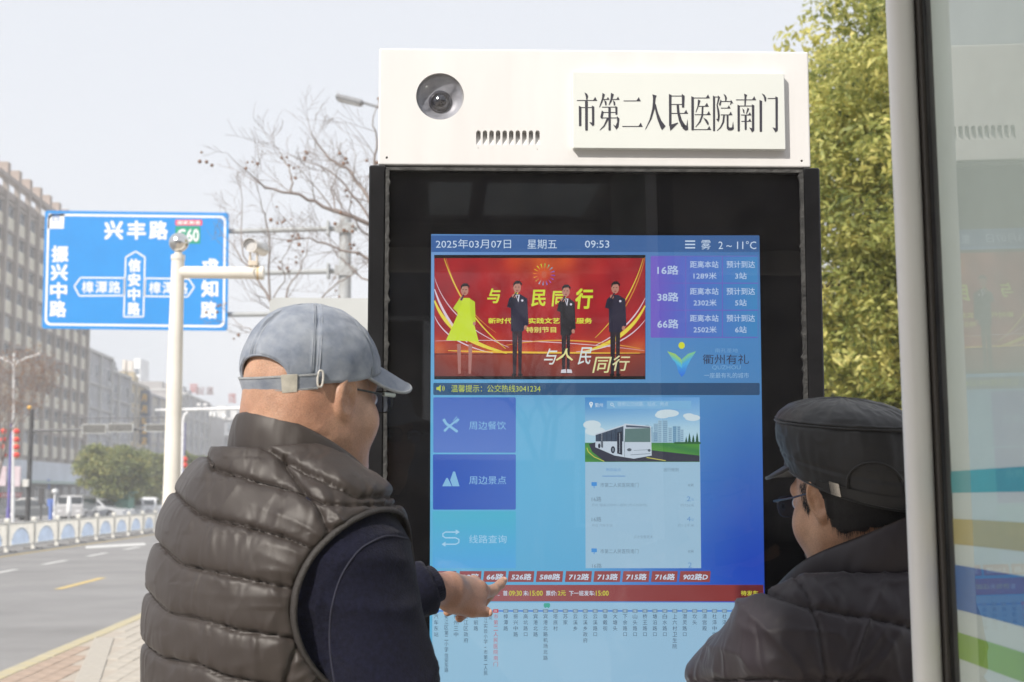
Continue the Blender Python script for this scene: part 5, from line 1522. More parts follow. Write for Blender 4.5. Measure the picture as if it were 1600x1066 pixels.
pr.disc(923.5, 631, 3, 3, sc(220, 232, 236), 4, 10); pr.poly([(921, 632.5), (926, 632.5), (923.5, 638)], sc(220, 232, 236), 4); pr.disc(923.5, 631, 1.1, 1.1, sc(100, 160, 210), 5, 8)
pr.text('衢州', 929.5, 630, 942, 636.5, sc(205, 222, 232), 4); pr.rect(948, 626.5, 1080, 639, sc(126, 180, 216), 3.4)
pr.disc(956, 632, 2.6, 2.6, sc(205, 222, 232), 4, 10); pr.disc(956, 632, 1.7, 1.7, sc(126, 180, 216), 5, 10); pr.line([(958, 634), (960, 636.5)], 1, sc(205, 222, 232), 4); pr.text('搜索公交线路、站点、地点', 965, 628, 1044, 635, sc(180, 208, 226), 4)
G1, G2, BU = sc(112, 136, 152), sc(134, 160, 180), sc(104, 150, 200)
pr.text('附近站点', 947.5, 731.5, 970, 736.5, BU, 4); pr.rect(941, 743.5, 977, 744.7, BU, 4); pr.text('出行规划', 1037, 731, 1060, 737, G1, 4)
for y in (758, 861.5):
    pr.rrect(924, y - 4.5, 932.5, y + 1.5, 1, sc(74, 148, 214), 4); pr.rect(927.6, y + 1.5, 928.8, y + 4.5, sc(74, 148, 214), 4); pr.text('市第二人民医院南门', 938, y - 3.5, 997.5, y + 3.5, G1, 4); pr.text('0米', 1075, y - 2.6, 1084, y + 2.6, G1, 4)
for y, n_, t_ in ((780, '2', '开往 国省边际中心医院 (市人民医院)'), (811.5, '4', '开往 汽车东站')):
    pr.text('16路', 924.5, y - 3.8, 939.5, y + 3.8, G1, 4); pr.text(t_, 924.5, y + 7, 1011 if n_ == '2' else 957, y + 12, G2, 4); pr.text(n_, 1073, y - 4.2, 1079, y + 3.2, BU, 4); pr.text('站', 1080, y - 1.5, 1084, y + 2.5, BU, 4); pr.text('约726米' if n_ == '2' else '约1.2千米', 1063 if n_ == '2' else 1059, y + 7, 1084.5, y + 12, G2, 4)
pr.text('点击查看更多', 990, 836.5, 1020, 841.5, G2, 4); pr.text('16路', 925, 880.5, 940, 887.6, G1, 4); pr.text('2', 1075, 879, 1081, 887, BU, 4)
flush('phone_card')
# row of route tabs
TB = lambda x, y: sc(*lerp((152, 84, 88), (150, 74, 72), min(1, max(0, (x - 700) / 400))))
tabs = [(679, 713, '16路'), (717.5, 752.5, '38路'), (755.5, 791, '66路'), (794, 835, '526路'), (838, 880, '588路'), (883.5, 925, '712路'), (928, 970, '713路'), (973, 1015, '715路'), (1018, 1059, '716路'), (1062, 1110.5, '902路D')]
TW = sc(206, 220, 232)
for xa, xb, t_ in tabs:
    pr.poly([(xa + 1, 892.5), (xb, 892.5), (xb - 1.5, 909.5), (xa - 1, 909.5)], TB, 1)
    m_ = 4 if len(t_) < 4 else 4.5
    pr.text(t_, xa + m_ + 1, 896.5, xb - m_, 906.5, TW, 3, .03, .18)
pr.raw([(672, 914), (1188, 914), (1193, 918), (1193.5, 939.8), (672, 939.8)], [(0, 4, 3, 2, 1)], sc(156, 92, 92), 1)
pr.rect(672, 914.2, 1192.8, 939.6, lambda x, y: sc(*(lerp((158, 92, 94), (140, 60, 58), min(1, max(0, (x - 800) / 260))) if x < 1146 else (104, 42, 44))), 1.5, 44, 1)
YT = sc(206, 208, 70)
for t_, xa, xb, c in (('首:', 786, 794.5, TW), ('09:30', 795.5, 815.5, YT), ('末:', 817.5, 826.5, TW), ('15:00', 828, 848, YT), ('票价:', 853, 870, TW), ('2元', 871.5, 884, YT), ('下一班发车:', 889, 929.5, TW), ('15:00', 931, 951, YT), ('待发车', 1157.5, 1184.5, YT)):
    pr.text(t_, xa, 923, xb, 931, c, 3, .02)
pr.rect(777.5, 930, 780.5, 930.8, TW, 3)
flush('route_tabs')
# stop list on the pale lower panel
pr.raw([(675.5, 941.5), (1193.5, 941.5), (1199.5, 1290), (675.5, 1290)], [(0, 3, 2, 1)], lambda x, y: sc(*lerp(lerp((156, 198, 220), (146, 190, 214), min(1, (y - 941) / 125)), (152, 190, 214), (x - 675) / 520)), 1)
pr.rect(680, 953.6, 1178, 955.8, sc(70, 130, 215), 3)
pitch = 15.58
stops = ['汽车东站', '衢江区第二小学（信安东路）', '衢州三中', '衢江区政府', '府前路', '衢江实验小学（市第二人民', '市第二人民医院南门', '樟潭路', '振兴中路', '高坑路口', '宾港北路', '宾港北路机场北路', '塔底村', '苏家', '云溪乡', '云溪乡政府', '云溪路口', '章戴街', '大塘头', '下余路口', '山头路口', '桥王路口', '塘沿路口', '白水路口', '上六村卫生院', '潜灵路口', '坎头', '清宫殿', '杜泽中学', '杜泽加油站', '杜泽', '杜泽初中', '下傅']
for k, t_ in enumerate(stops):
    x = 681.5 + k * (1178.5 - 681.5) / 32
    c = sc(200, 80, 84) if k == 6 else (sc(56, 120, 220) if k == 0 else sc(122, 150, 166))
    pr.rrect(x - 4.2, 951.8, x + 4.2, 957.6, 1.2, c, 4)
    for j in (-1.6, .6): pr.line([(x + j - .6, 953), (x + j + 1, 954.7), (x + j - .6, 956.4)], .8, sc(190, 212, 226), 5)
    col = sc(190, 96, 104) if k == 6 else sc(62, 80, 98)
    if k == 1: 
        pr.vtext(t_[:7], x + 14.5 - 14, 959.5, 6, 7.2, 8.55, col); pr.vtext('（信安东路', x + .5, 1013, 6, 7.2, 7.6, col)
    elif k == 5: pr.vtext(t_, x - .3, 958, 5.8, 7, 8.2, col)
    elif k == 11: pr.vtext(t_[:8], x, 959.6, 6.9, 7.2, 9.25, col)
    else: pr.vtext(t_, x, 959.6, 6.9, 7.2, 9.35 if k != 6 else 9.3, col)
pr.vtext('医院', 766.5, 954, 5, 6.4, 8, sc(62, 80, 98))
pr.rrect(849.5, 942.5, 859.5, 949, 2, sc(72, 170, 150), 4); pr.disc(852, 949, 1.2, 1.2, sc(72, 170, 150), 4, 8); pr.disc(857, 949, 1.2, 1.2, sc(72, 170, 150), 4, 8)
flush('stop_list')
# ================================================================ GLASS ADVERT PANEL WITH ITS WHITE FRAME POST
LEAN = -0.0135
PHI = 0.01
PX = 0.5052
PY = 1.749
pan_o = empty('advert_panel', 'tall glazed advert panel with white frame post and coloured stripes at the right', 'advert panel', (PX, PY, 0.0))
pan_o.rotation_euler = (0, LEAN, PHI)
# local: -y runs towards the camera along the glass, -x faces the kiosk side; lean pivots at z=1.65
zp = 1.65
off = math.tan(-LEAN) * zp
pan_o.location = (PX + off, PY, 0)
m_frame = pm('panel_frame_white', (.80, .79, .765), .42, vs=3, var=.04, bump=.05, bs=15, stretch=(6, 6, .6))
m_gasket = pm('rubber_gasket', (.055, .048, .042), .6)
mb = MB(); n = 20; pts = []
for i in range(n):   # rounded extrusion section
    a = 2 * math.pi * i / n; c, s_ = math.cos(a), math.sin(a)
    e = .8
    pts.append((-0.0215 + .0163 * math.copysign(abs(c) ** e, c), .020 + .017 * math.copysign(abs(s_) ** e, s_)))
v = [(x, y, 0.0) for x, y in pts] + [(x, y, 2.75) for x, y in pts]
mb.add(v, [(i, (i + 1) % n, (i + 1) % n + n, i + n) for i in range(n)], True); mb.add(v, [tuple(range(n - 1, -1, -1)), tuple(range(n, 2 * n))])
o = mb.build('frame_post', m_frame); o.parent = pan_o
mb = MB(); mb.box(-.0052, .0010, .0, .022, 0.05, 2.72, bev=.0015); o = mb.build('gasket', m_gasket); o.parent = pan_o
mb = MB(); mb.box(.001, .03, -1.25, -.0005, .25, 2.7); o = mb.build('case_side', pm('case_black', (.01, .01, .012), .6)); 
o.parent = pan_o; o.location = (.016, 0, 0)
mb = MB(); mb.box(.0, .004, -1.25, -.001, .25, 2.7); o = mb.build('glass_pane', glass_sheet('panel_glass', (.96, .99, .98), 1.5, 0.0, .03)); o.parent = pan_o
# poster with its stripes: z in metres
mb = MB(); mb.box(.0058, .0100, -1.24, -.015, .27, 2.68); poster = mb.build('poster', pm('poster_white', (.74, .74, .69), .55, vs=1.5, var=.03)); poster.parent = pan_o
mb = MB(); mb.box(.0045, .0155, -.0145, .03, .27, 2.68); o = mb.build('case_end', MATS['case_black']); o.parent = pan_o
stripes = [(1.527, 1.502, (.07, .42, .45)), (1.471, 1.442, (.58, .44, .15)), (1.418, 1.367, (.03, .15, .46)), (1.342, 1.312, (.30, .48, .05)), (1.24, 1.20, (.58, .44, .15)), (1.16, 1.09, (.03, .15, .46))]
for k, (za_, zb_, c) in enumerate(stripes):
    mb = MB(); n = 24; v = []
    for i in range(n + 1):
        y = -.015 - 1.225 * i / n; w = .0012 * math.sin(i * .25 + k)
        v += [(.0054, y, za_ + w), (.0054, y, zb_ + w)]
    mb.add(v, [(2 * i, 2 * i + 1, 2 * i + 3, 2 * i + 2) for i in range(n)])
    o = mb.build('poster_stripe', pm('stripe_%d' % (k % 4), c, .5, vs=4, var=.06)); o.parent = poster
pr = None

# ================================================================ SHELTER OVER THE PHOTOGRAPHER (seen mirrored in the kiosk glass)
sh = empty('bus_shelter', 'dark roofed bus shelter with two skylights mirrored in the kiosk glass', 'shelter', (1.2, -1.2, 0))
def world_child(root, o): return child(root, o)
m_sh = pm('shelter_grey', (.10, .10, .105), .6)
mb = MB()
X0, X1, Y0, Y1, Z0, Z1 = -.95, 3.3, -3.9, 1.4, 3.0, 3.04
xs = [X0, -.40, .04, .11, .78, X1]
mb.box(X0, X1, Y0, -2.1, Z0, Z1); mb.box(X0, X1, -1.05, Y1, Z0, Z1)
mb.box(X0, -.40, -2.1, -1.05, Z0, Z1); mb.box(.04, .11, -2.1, -1.05, Z0, Z1); mb.box(.78, X1, -2.1, -1.05, Z0, Z1)
world_child(sh, mb.build('roof', m_sh))
for a_, b_ in ((-.40, .04), (.11, .78)):
    mb = MB(); mb.box(a_, b_, -2.1, -1.05, Z0 + .01, Z0 + .016); world_child(sh, mb.build('skylight', glass_sheet('skylight_sheet', (.9, .92, .9), 1.4, .1, .12)))
for x, y in ((3.1, 1.1), (3.1, -3.6), (-.75, -3.6), (1.15, -3.6)):
    mb = MB(); mb.tube([(x, y, 0), (x, y, Z0 - .001)], .055, 16); world_child(sh, mb.build('post', m_frame))
for y in (-3.0, .4): 
    mb = MB(); mb.box(X0, X1, y - .05, y + .05, Z0 - .14, Z0 - .001); world_child(sh, mb.build('beam', m_frame))
hall, L = None, None
bh = empty('reflection_block', 'plain dark two storey block added behind the viewer to darken the kiosk glass reflections', 'building', (2, -17, 0))  # unseen block added to darken the glass reflection; its gap leaves sky mirrored
MB().box(-22, -2.3, -8, 0, 0, 6.6).box(.9, 24, -8, 0, 0, 6.6).box(-2.3, .9, -8, -7, 0, 2.2).build('wall', pm('rear_wall', (.10, .095, .09), .9, vs=.4), bh)
ms = win_mesh(1.8, 1.5, 2)
for i in range(10):
    for z in (1.0, 4.2):
        o = bpy.data.objects.new('window', ms[0]); COL.objects.link(o); o.parent = bh; o.location = (-19 + i * 4, .0, z)
        g = bpy.data.objects.new('pane', ms[1][0]); COL.objects.link(g); g.parent = o
MB().box(-22.3, -2.2, -8.2, .5, 6.601, 6.9).box(.8, 24.3, -8.2, .5, 6.601, 6.9).build('roof', m_sh, bh)
tb = empty('bare_tree', 'bare tree behind the viewer mirrored on the left of the kiosk screen', 'tree', (1.3, -14.5, 0))
mb = MB(); R_ = random.Random(3)
def _br(p, d, L, r, lev):
    q = p + d * L; mb.tube([p, p.lerp(q, .5) + Vector((R_.uniform(-.05, .05), 0, .03)), q], [r, r * .8, r * .6], 5, caps=False)
    if lev:
        for _ in range(3): _br(q, (d + Vector((R_.uniform(-.9, .9), R_.uniform(-.9, .9), R_.uniform(-.3, .6)))).normalized(), L * .74, r * .58, lev - 1)
_br(Vector((0, 0, 0)), Vector((.1, 0, 1)), 1.5, .11, 6)
mb.build('branches', m_twig, tb)
# ================================================================ PEOPLE: smooth implicit bodies, meshed by surface nets
def vn(p, seed=0):
    """value noise, p (N,3)"""
    i = np.floor(p).astype(np.int64); f = p - i; f = f * f * (3 - 2 * f)
    def h(a, b, c):
        n = (a * 73856093 ^ b * 19349663 ^ c * 83492791 ^ (seed * 2654435761)) & 0x7fffffff
        n = (n * 1103515245 + 12345) & 0x7fffffff
        n = (n ^ (n >> 13)) * 1274126177 & 0x7fffffff
        return (n & 0xffff) / 65535.0
    x, y, z = i[:, 0], i[:, 1], i[:, 2]
    r = 0
    for dx in (0, 1):
        for dy in (0, 1):
            for dz in (0, 1):
                w = (f[:, 0] if dx else 1 - f[:, 0]) * (f[:, 1] if dy else 1 - f[:, 1]) * (f[:, 2] if dz else 1 - f[:, 2])
                r = r + w * h(x + dx, y + dy, z + dz)
    return r * 2 - 1
def smin(a, b, k):
    h = np.maximum(k - np.abs(a - b), 0) / k
    return np.minimum(a, b) - h * h * k * .25
def smax(a, b, k): return -smin(-a, -b, k)
def ell(p, c, r, R=None):
    q = p - np.array(c)
    if R is not None: q = q @ R
    r = np.array(r, float)
    k0 = np.sqrt(((q / r) ** 2).sum(1)); k1 = np.sqrt(((q / (r * r)) ** 2).sum(1)) + 1e-9
    return k0 * (k0 - 1) / k1
def cap(p, a, b, ra, rb):
    a, b = np.array(a, float), np.array(b, float); ba = b - a
    h = np.clip(((p - a) @ ba) / (ba @ ba), 0, 1)
    return np.sqrt(((p - a - h[:, None] * ba) ** 2).sum(1)) - (ra + (rb - ra) * h)
def rotm(ax, ang):
    return np.array(Matrix.Rotation(ang, 3, ax))
def surface_nets(f, lo, hi, h, newton=2):
    lo, hi = np.array(lo, float), np.array(hi, float)
    n = np.ceil((hi - lo) / h).astype(int) + 1
    gx, gy, gz = [lo[i] + h * np.arange(n[i]) for i in range(3)]
    F = np.empty(n)
    for i in range(0, n[0], 8):
        X = np.stack(np.meshgrid(gx[i:i + 8], gy, gz, indexing='ij'), -1)
        F[i:i + 8] = f(X.reshape(-1, 3)).reshape(X.shape[:3])
    s = F < 0
    c = np.zeros(n - 1, int)
    for a in (0, 1):
        for b in (0, 1):
            for d in (0, 1): c += s[a:n[0] - 1 + a, b:n[1] - 1 + b, d:n[2] - 1 + d]
    act = (c > 0) & (c < 8)
    idx = -np.ones(n - 1, int); cells = np.argwhere(act); idx[act] = np.arange(len(cells))
    acc = np.zeros((len(cells), 3)); cnt = np.zeros(len(cells))
    for a, b in [((0, 0, 0), (1, 0, 0)), ((0, 1, 0), (1, 1, 0)), ((0, 0, 1), (1, 0, 1)), ((0, 1, 1), (1, 1, 1)), ((0, 0, 0), (0, 1, 0)), ((1, 0, 0), (1, 1, 0)), ((0, 0, 1), (0, 1, 1)), ((1, 0, 1), (1, 1, 1)), ((0, 0, 0), (0, 0, 1)), ((1, 0, 0), (1, 0, 1)), ((0, 1, 0), (0, 1, 1)), ((1, 1, 0), (1, 1, 1))]:
        A, B = cells + np.array(a), cells + np.array(b)
        fa, fb = F[tuple(A.T)], F[tuple(B.T)]
        m = (fa < 0) != (fb < 0)
        t = np.where(m, fa / np.where(m, fa - fb, 1), 0)
        acc[m] += (A + (B - A) * t[:, None])[m]; cnt[m] += 1
    V_ = lo + h * acc / cnt[:, None]
    quads = []
    for ax in range(3):
        o1, o2 = [(1, 2), (2, 0), (0, 1)][ax]
        sl0 = [slice(None)] * 3; sl1 = [slice(None)] * 3
        sl0[ax] = slice(0, n[ax] - 1); sl1[ax] = slice(1, n[ax])
        d = s[tuple(sl0)] != s[tuple(sl1)]
        e = np.argwhere(d)
        e = e[(e[:, o1] > 0) & (e[:, o2] > 0) & (e[:, o1] < n[o1] - 1) & (e[:, o2] < n[o2] - 1)]
        if not len(e): continue
        u1 = np.zeros(3, int); u1[o1] = 1; u2 = np.zeros(3, int); u2[o2] = 1
        q = np.stack([idx[tuple((e - u1 - u2).T)], idx[tuple((e - u2).T)], idx[tuple(e.T)], idx[tuple((e - u1).T)]], 1)
        inside = s[tuple(e.T)]
        q[~inside] = q[~inside][:, ::-1]
        quads.append(q)
    Q = np.concatenate(quads)
    for _ in range(newton):
        g, v0 = grad(f, V_, h * .3)
        V_ = V_ - g * np.clip(v0 / np.maximum((g * g).sum(1), .25), -h * .7, h * .7)[:, None]
    return V_, Q
def subdivide(V_, Q, f=None, h=.003, it=1):
    for _ in range(it):
        Q = np.asarray(Q); n = len(V_)
        E = np.concatenate([Q[:, [0, 1]], Q[:, [1, 2]], Q[:, [2, 3]], Q[:, [3, 0]]]); Es = np.sort(E, 1)
        key = Es[:, 0].astype(np.int64) * n + Es[:, 1]; uq, inv = np.unique(key, return_inverse=True)
        mid = (V_[uq // n] + V_[uq % n]) / 2; fc = V_[Q].mean(1); m = len(Q)
        e = [inv[i * m:(i + 1) * m] + n for i in range(4)]; c = np.arange(m) + n + len(uq)
        V_ = np.concatenate([V_, mid, fc])
        Q = np.concatenate([np.stack([Q[:, 0], e[0], c, e[3]], 1), np.stack([Q[:, 1], e[1], c, e[0]], 1), np.stack([Q[:, 2], e[2], c, e[1]], 1), np.stack([Q[:, 3], e[3], c, e[2]], 1)])
        if f is not None:
            g, v0 = grad(f, V_, h * .3); V_ = V_ - g * np.clip(v0 / np.maximum((g * g).sum(1), .25), -h, h)[:, None]
    return V_, Q
def grad(f, V_, e):
    v0 = f(V_); g = np.empty_like(V_)
    for i in range(3):
        d = np.zeros(3); d[i] = e
        g[:, i] = (f(V_ + d) - v0) / e
    return g, v0
def np_mesh(name, V_, Q, smooth=True):
    me = bpy.data.meshes.new(name)
    me.from_pydata(V_.tolist(), [], Q.tolist() if hasattr(Q, 'tolist') else Q)
    me.polygons.foreach_set('use_smooth', [smooth] * len(me.polygons))
    me.update(); return me
def merge(parts):
    vs, qs, n = [], [], 0
    for V_, Q in parts:
        vs.append(V_); qs.append(Q + n); n += len(V_)
    return np.concatenate(vs), np.concatenate(qs)

def skin_mat(name, col, red, es=.5):
    m, nt, b = new_mat(name); N, L = nt.nodes, nt.links
    tc = N.new('ShaderNodeTexCoord')
    n1 = N.new('ShaderNodeTexNoise'); n1.inputs['Scale'].default_value = 9; n1.inputs['Detail'].default_value = 6
    L.new(tc.outputs['Object'], n1.inputs[0])
    cr = N.new('ShaderNodeValToRGB'); e = cr.color_ramp.elements; e[0].position = .3; e[1].position = .72
    e[0].color = (*red, 1); e[1].color = (*col, 1); L.new(n1.outputs[0], cr.inputs[0])
    # pores and cropped stubble darken the skin in fine specks
    ns = N.new('ShaderNodeTexNoise'); ns.inputs['Scale'].default_value = 520; ns.inputs['Detail'].default_value = 2; L.new(tc.outputs['Object'], ns.inputs[0])
    nb_ = N.new('ShaderNodeTexNoise'); nb_.inputs['Scale'].default_value = 26; nb_.inputs['Detail'].default_value = 5; L.new(tc.outputs['Object'], nb_.inputs[0])
    mr_ = N.new('ShaderNodeMapRange'); mr_.inputs[1].default_value = .36; mr_.inputs[2].default_value = .56; mr_.inputs[3].default_value = .82; mr_.inputs[4].default_value = 1.0; L.new(ns.outputs[0], mr_.inputs[0])
    mb_ = N.new('ShaderNodeMapRange'); mb_.inputs[1].default_value = .35; mb_.inputs[2].default_value = .65; mb_.inputs[3].default_value = .84; mb_.inputs[4].default_value = 1.08; L.new(nb_.outputs[0], mb_.inputs[0])
    mu = N.new('ShaderNodeMath'); mu.operation = 'MULTIPLY'; L.new(mr_.outputs[0], mu.inputs[0]); L.new(mb_.outputs[0], mu.inputs[1])
    vm = N.new('ShaderNodeVectorMath'); vm.operation = 'SCALE'; L.new(cr.outputs[0], vm.inputs[0]); L.new(mu.outputs[0], vm.inputs['Scale'])
    L.new(vm.outputs[0], b.inputs['Base Color'])
    b.inputs['Roughness'].default_value = .48; b.inputs['Specular IOR Level'].default_value = .4
    b.inputs['Subsurface Weight'].default_value = .10; b.inputs['Subsurface Radius'].default_value = (.012, .004, .002); b.inputs['Subsurface Scale'].default_value = .6
    n2 = N.new('ShaderNodeTexNoise'); n2.inputs['Scale'].default_value = 420; n2.inputs['Detail'].default_value = 3; L.new(tc.outputs['Object'], n2.inputs[0])
    n3 = N.new('ShaderNodeTexVoronoi'); n3.inputs['Scale'].default_value = 300; L.new(tc.outputs['Object'], n3.inputs[0])
    ad = N.new('ShaderNodeMath'); ad.operation = 'ADD'; L.new(n2.outputs[0], ad.inputs[0]); L.new(n3.outputs['Distance'], ad.inputs[1])
    bp = N.new('ShaderNodeBump'); bp.inputs['Strength'].default_value = .22; bp.inputs['Distance'].default_value = .0012
    L.new(ad.outputs[0], bp.inputs['Height']); L.new(bp.outputs[0], b.inputs['Normal'])
    return m
def nylon_mat(name, c1, c2, rough=.38, wr=.5, sheen=.3, spec=.5, sc_=1.0):
    """thin down-jacket cloth: soft sheen, creases of several sizes"""
    m, nt, b = new_mat(name); N, L = nt.nodes, nt.links
    tc = N.new('ShaderNodeTexCoord')
    n1 = N.new('ShaderNodeTexNoise'); n1.inputs['Scale'].default_value = 5; n1.inputs['Detail'].default_value = 6; L.new(tc.outputs['Object'], n1.inputs[0])
    cr = N.new('ShaderNodeValToRGB'); e = cr.color_ramp.elements; e[0].position = .3; e[1].position = .7; e[0].color = (*c1, 1); e[1].color = (*c2, 1)
    L.new(n1.outputs[0], cr.inputs[0]); L.new(cr.outputs[0], b.inputs['Base Color'])
    b.inputs['Roughness'].default_value = rough; b.inputs['Specular IOR Level'].default_value = spec
    b.inputs['Sheen Weight'].default_value = sheen; b.inputs['Sheen Roughness'].default_value = .4
    mp = N.new('ShaderNodeMapping'); mp.inputs['Scale'].default_value = (1, 1, .45); L.new(tc.outputs['Object'], mp.inputs[0])
    w1 = N.new('ShaderNodeTexNoise'); w1.inputs['Scale'].default_value = 22 * sc_; w1.inputs['Detail'].default_value = 5; w1.inputs['Distortion'].default_value = 1.2; w1.noise_dimensions = '3D'
    try: w1.noise_type = 'RIDGED_MULTIFRACTAL'
    except Exception: pass
    L.new(mp.outputs[0], w1.inputs[0])
    w2 = N.new('ShaderNodeTexNoise'); w2.inputs['Scale'].default_value = 700; L.new(tc.outputs['Object'], w2.inputs[0])
    b1 = N.new('ShaderNodeBump'); b1.inputs['Strength'].default_value = wr; b1.inputs['Distance'].default_value = .004; L.new(w1.outputs[0], b1.inputs['Height'])
    b2 = N.new('ShaderNodeBump'); b2.inputs['Strength'].default_value = .12; b2.inputs['Distance'].default_value = .0006; L.new(w2.outputs[0], b2.inputs['Height']); L.new(b1.outputs[0], b2.inputs['Normal'])
    L.new(b2.outputs[0], b.inputs['Normal'])
    return m
def knit_mat(name, c, rib=False):
    m = pm(name, c, .9, spec=.15, var=.25, vs=180, bump=.5, bs=500, sheen=.35)
    return m

# ---------------- a head in its own frame: x right, y forward, z up, origin between the ears
def head_sdf(p, fat=0.0, neck_to=(0, -.06, -.20), neck_r=(.058, .066), flare=27, ear=1.0):
    f = fat
    d = ell(p, (0, -.016, .036), (.077, .099, .089))
    d = smin(d, ell(p, (0, -.045, -.012), (.064, .055, .062)), .04)
    d = smin(d, ell(p, (0, .030, -.038), (.0625 + f * .006, .064, .082)), .035)
    for s in (-1, 1):
        d = smin(d, cap(p, (s * .052, .006, -.055), (s * .018, .070, -.104), .021 + f * .006, .016 + f * .003), .03)
        d = smin(d, ell(p, (s * (.042 + f * .004), .048, -.036), (.027 + f * .004, .032, .032)), .025)
        d = smin(d, cap(p, (s * .010, .090, .021), (s * .042, .074, .022), .0095, .009), .018)
    d = smin(d, ell(p, (0, .076, -.104), (.021, .018, .018)), .025)
    for s in (-1, 1): d = smax(d, -ell(p, (s * .031, .100, .003), (.017, .016, .012)), .014)
    for s in (-1, 1): d = smin(d, ell(p, (s * .031, .0795, .002), (.0135, .012, .0115)), .004)
    d = smin(d, cap(p, (0, .094, .008), (0, .112, -.030), .0075, .0115), .012)
    for s in (-1, 1): d = smin(d, ell(p, (s * .0115, .103, -.035), (.0075, .009, .0065)), .008)
    d = smin(d, ell(p, (0, .0915, -.063), (.021, .0095, .0055)), .008); d = smin(d, ell(p, (0, .0905, -.0735), (.018, .0095, .006)), .008)
    d = smax(d, -ell(p, (0, .104, -.0683), (.021, .012, .0012)), .004)
    d = smin(d, cap(p, (0, -.030, -.045), neck_to, neck_r[0] + f * .006, neck_r[1] + f * .006), .045)
    if fat > .5:
        d = smin(d, ell(p, (0, .02, -.11), (.052, .05, .03)), .04)
        d = smin(d, ell(p, (0, -.050, -.070), (.062, .048, .055)), .04)
    for s in (-1, 1):
        R = rotm('Z', -s * rad(flare)) @ rotm('X', rad(-10))
        c = np.array((s * (.0800 if ear <= 1 else .0835), -.010, -.002))
        e = ell(p, c, (.0105, .0190 * ear, .0325 * ear), R)
        n = R @ np.array((s * 1.0, 0, 0)); fw = R @ np.array((0, 1.0, 0))
        e = smax(e, -ell(p, c + n * .0085 + fw * (.0035 if ear <= 1 else .0020), (.0105, .0130 * ear, .0250 * ear), R), .0025)
        e = smin(e, ell(p, c + n * .0005 + fw * .003, (.0040, .0035, .014), R), .004)
        e = smin(e, ell(p, c + np.array((0, .003, -.0275)), (.0055, .0085, .0095)), .008)
        e = smax(e, -ell(p, c + n * .002 + fw * .0070, (.010, .0055, .0085), R), .002)
        e = smin(e, ell(p, (s * .073, -.002, -.004), (.008, .011, .020)), .010)
        d = smin(d, e, .006)
    return d
def rigid(M):
    A = np.array(M); R, t = A[:3, :3], A[:3, 3]
    return lambda p: p @ R.T + t, lambda p: (p - t) @ R
def to_px(W): return project(W)

def cap_surface(E_c, E_r, edge, nth=200, nr=56, disp=None, top_k=1.0):
    """cap crown over an ellipsoid: edge(th) gives the polar height (radians) of its rim"""
    V_ = []
    for j in range(nr + 1):
        for i in range(nth):
            th = 2 * math.pi * i / nth
            e0 = edge(th); ph = e0 + (math.pi / 2 - e0) * (j / nr) ** .9
            c = np.array([E_r[0] * math.cos(ph) * math.cos(th), E_r[1] * math.cos(ph) * math.sin(th), E_r[2] * math.sin(ph)])
            nrm = c / np.array(E_r) ** 2; nrm /= np.linalg.norm(nrm)
            V_.append(np.array(E_c) + c + nrm * (disp(th, ph) if disp else 0))
    V_ = np.array(V_)
    Q = [(j * nth + i, j * nth + (i + 1) % nth, (j + 1) * nth + (i + 1) % nth, (j + 1) * nth + i) for j in range(nr) for i in range(nth)]
    return V_, np.array(Q)
from mathutils.bvhtree import BVHTree
def drape(parent, Vl, Q, m2w_, pts, r, name, mat, n=60, lift=.0):
    """a cord laid on a surface, following a line given in the photograph"""
    W = m2w_(Vl); tree = BVHTree.FromPolygons([tuple(p) for p in W], [tuple(int(i) for i in q) for q in Q])
    L_ = np.array(pts, float); sg_ = np.linspace(0, len(L_) - 1, n); out = []
    for t in sg_:
        i = min(int(t), len(L_) - 2); f = t - i; p0, p1, p2, p3 = L_[max(i - 1, 0)], L_[i], L_[i + 1], L_[min(i + 2, len(L_) - 1)]
        q = .5 * ((2 * p1) + (-p0 + p2) * f + (2 * p0 - 5 * p1 + 4 * p2 - p3) * f * f + (-p0 + 3 * p1 - 3 * p2 + p3) * f ** 3)
        d = ray(*q); d /= np.linalg.norm(d)
        h = tree.ray_cast(Vector(CAM), Vector(d), 6.0)
        if h[0] is not None: out.append(h[0] + h[1] * lift)
    if len(out) < 3: return None
    mb = MB(); mb.tube(out, r, 6); o = mb.build(name, mat)
    root = parent
    while root.parent is not None: root = root.parent
    o.parent = parent; o.matrix_parent_inverse = root_matrix(root).inverted()
    return o
def solidify(o, t, off=-1):
    m = o.modifiers.new('thickness', 'SOLIDIFY'); m.thickness = t; m.offset = off; return o
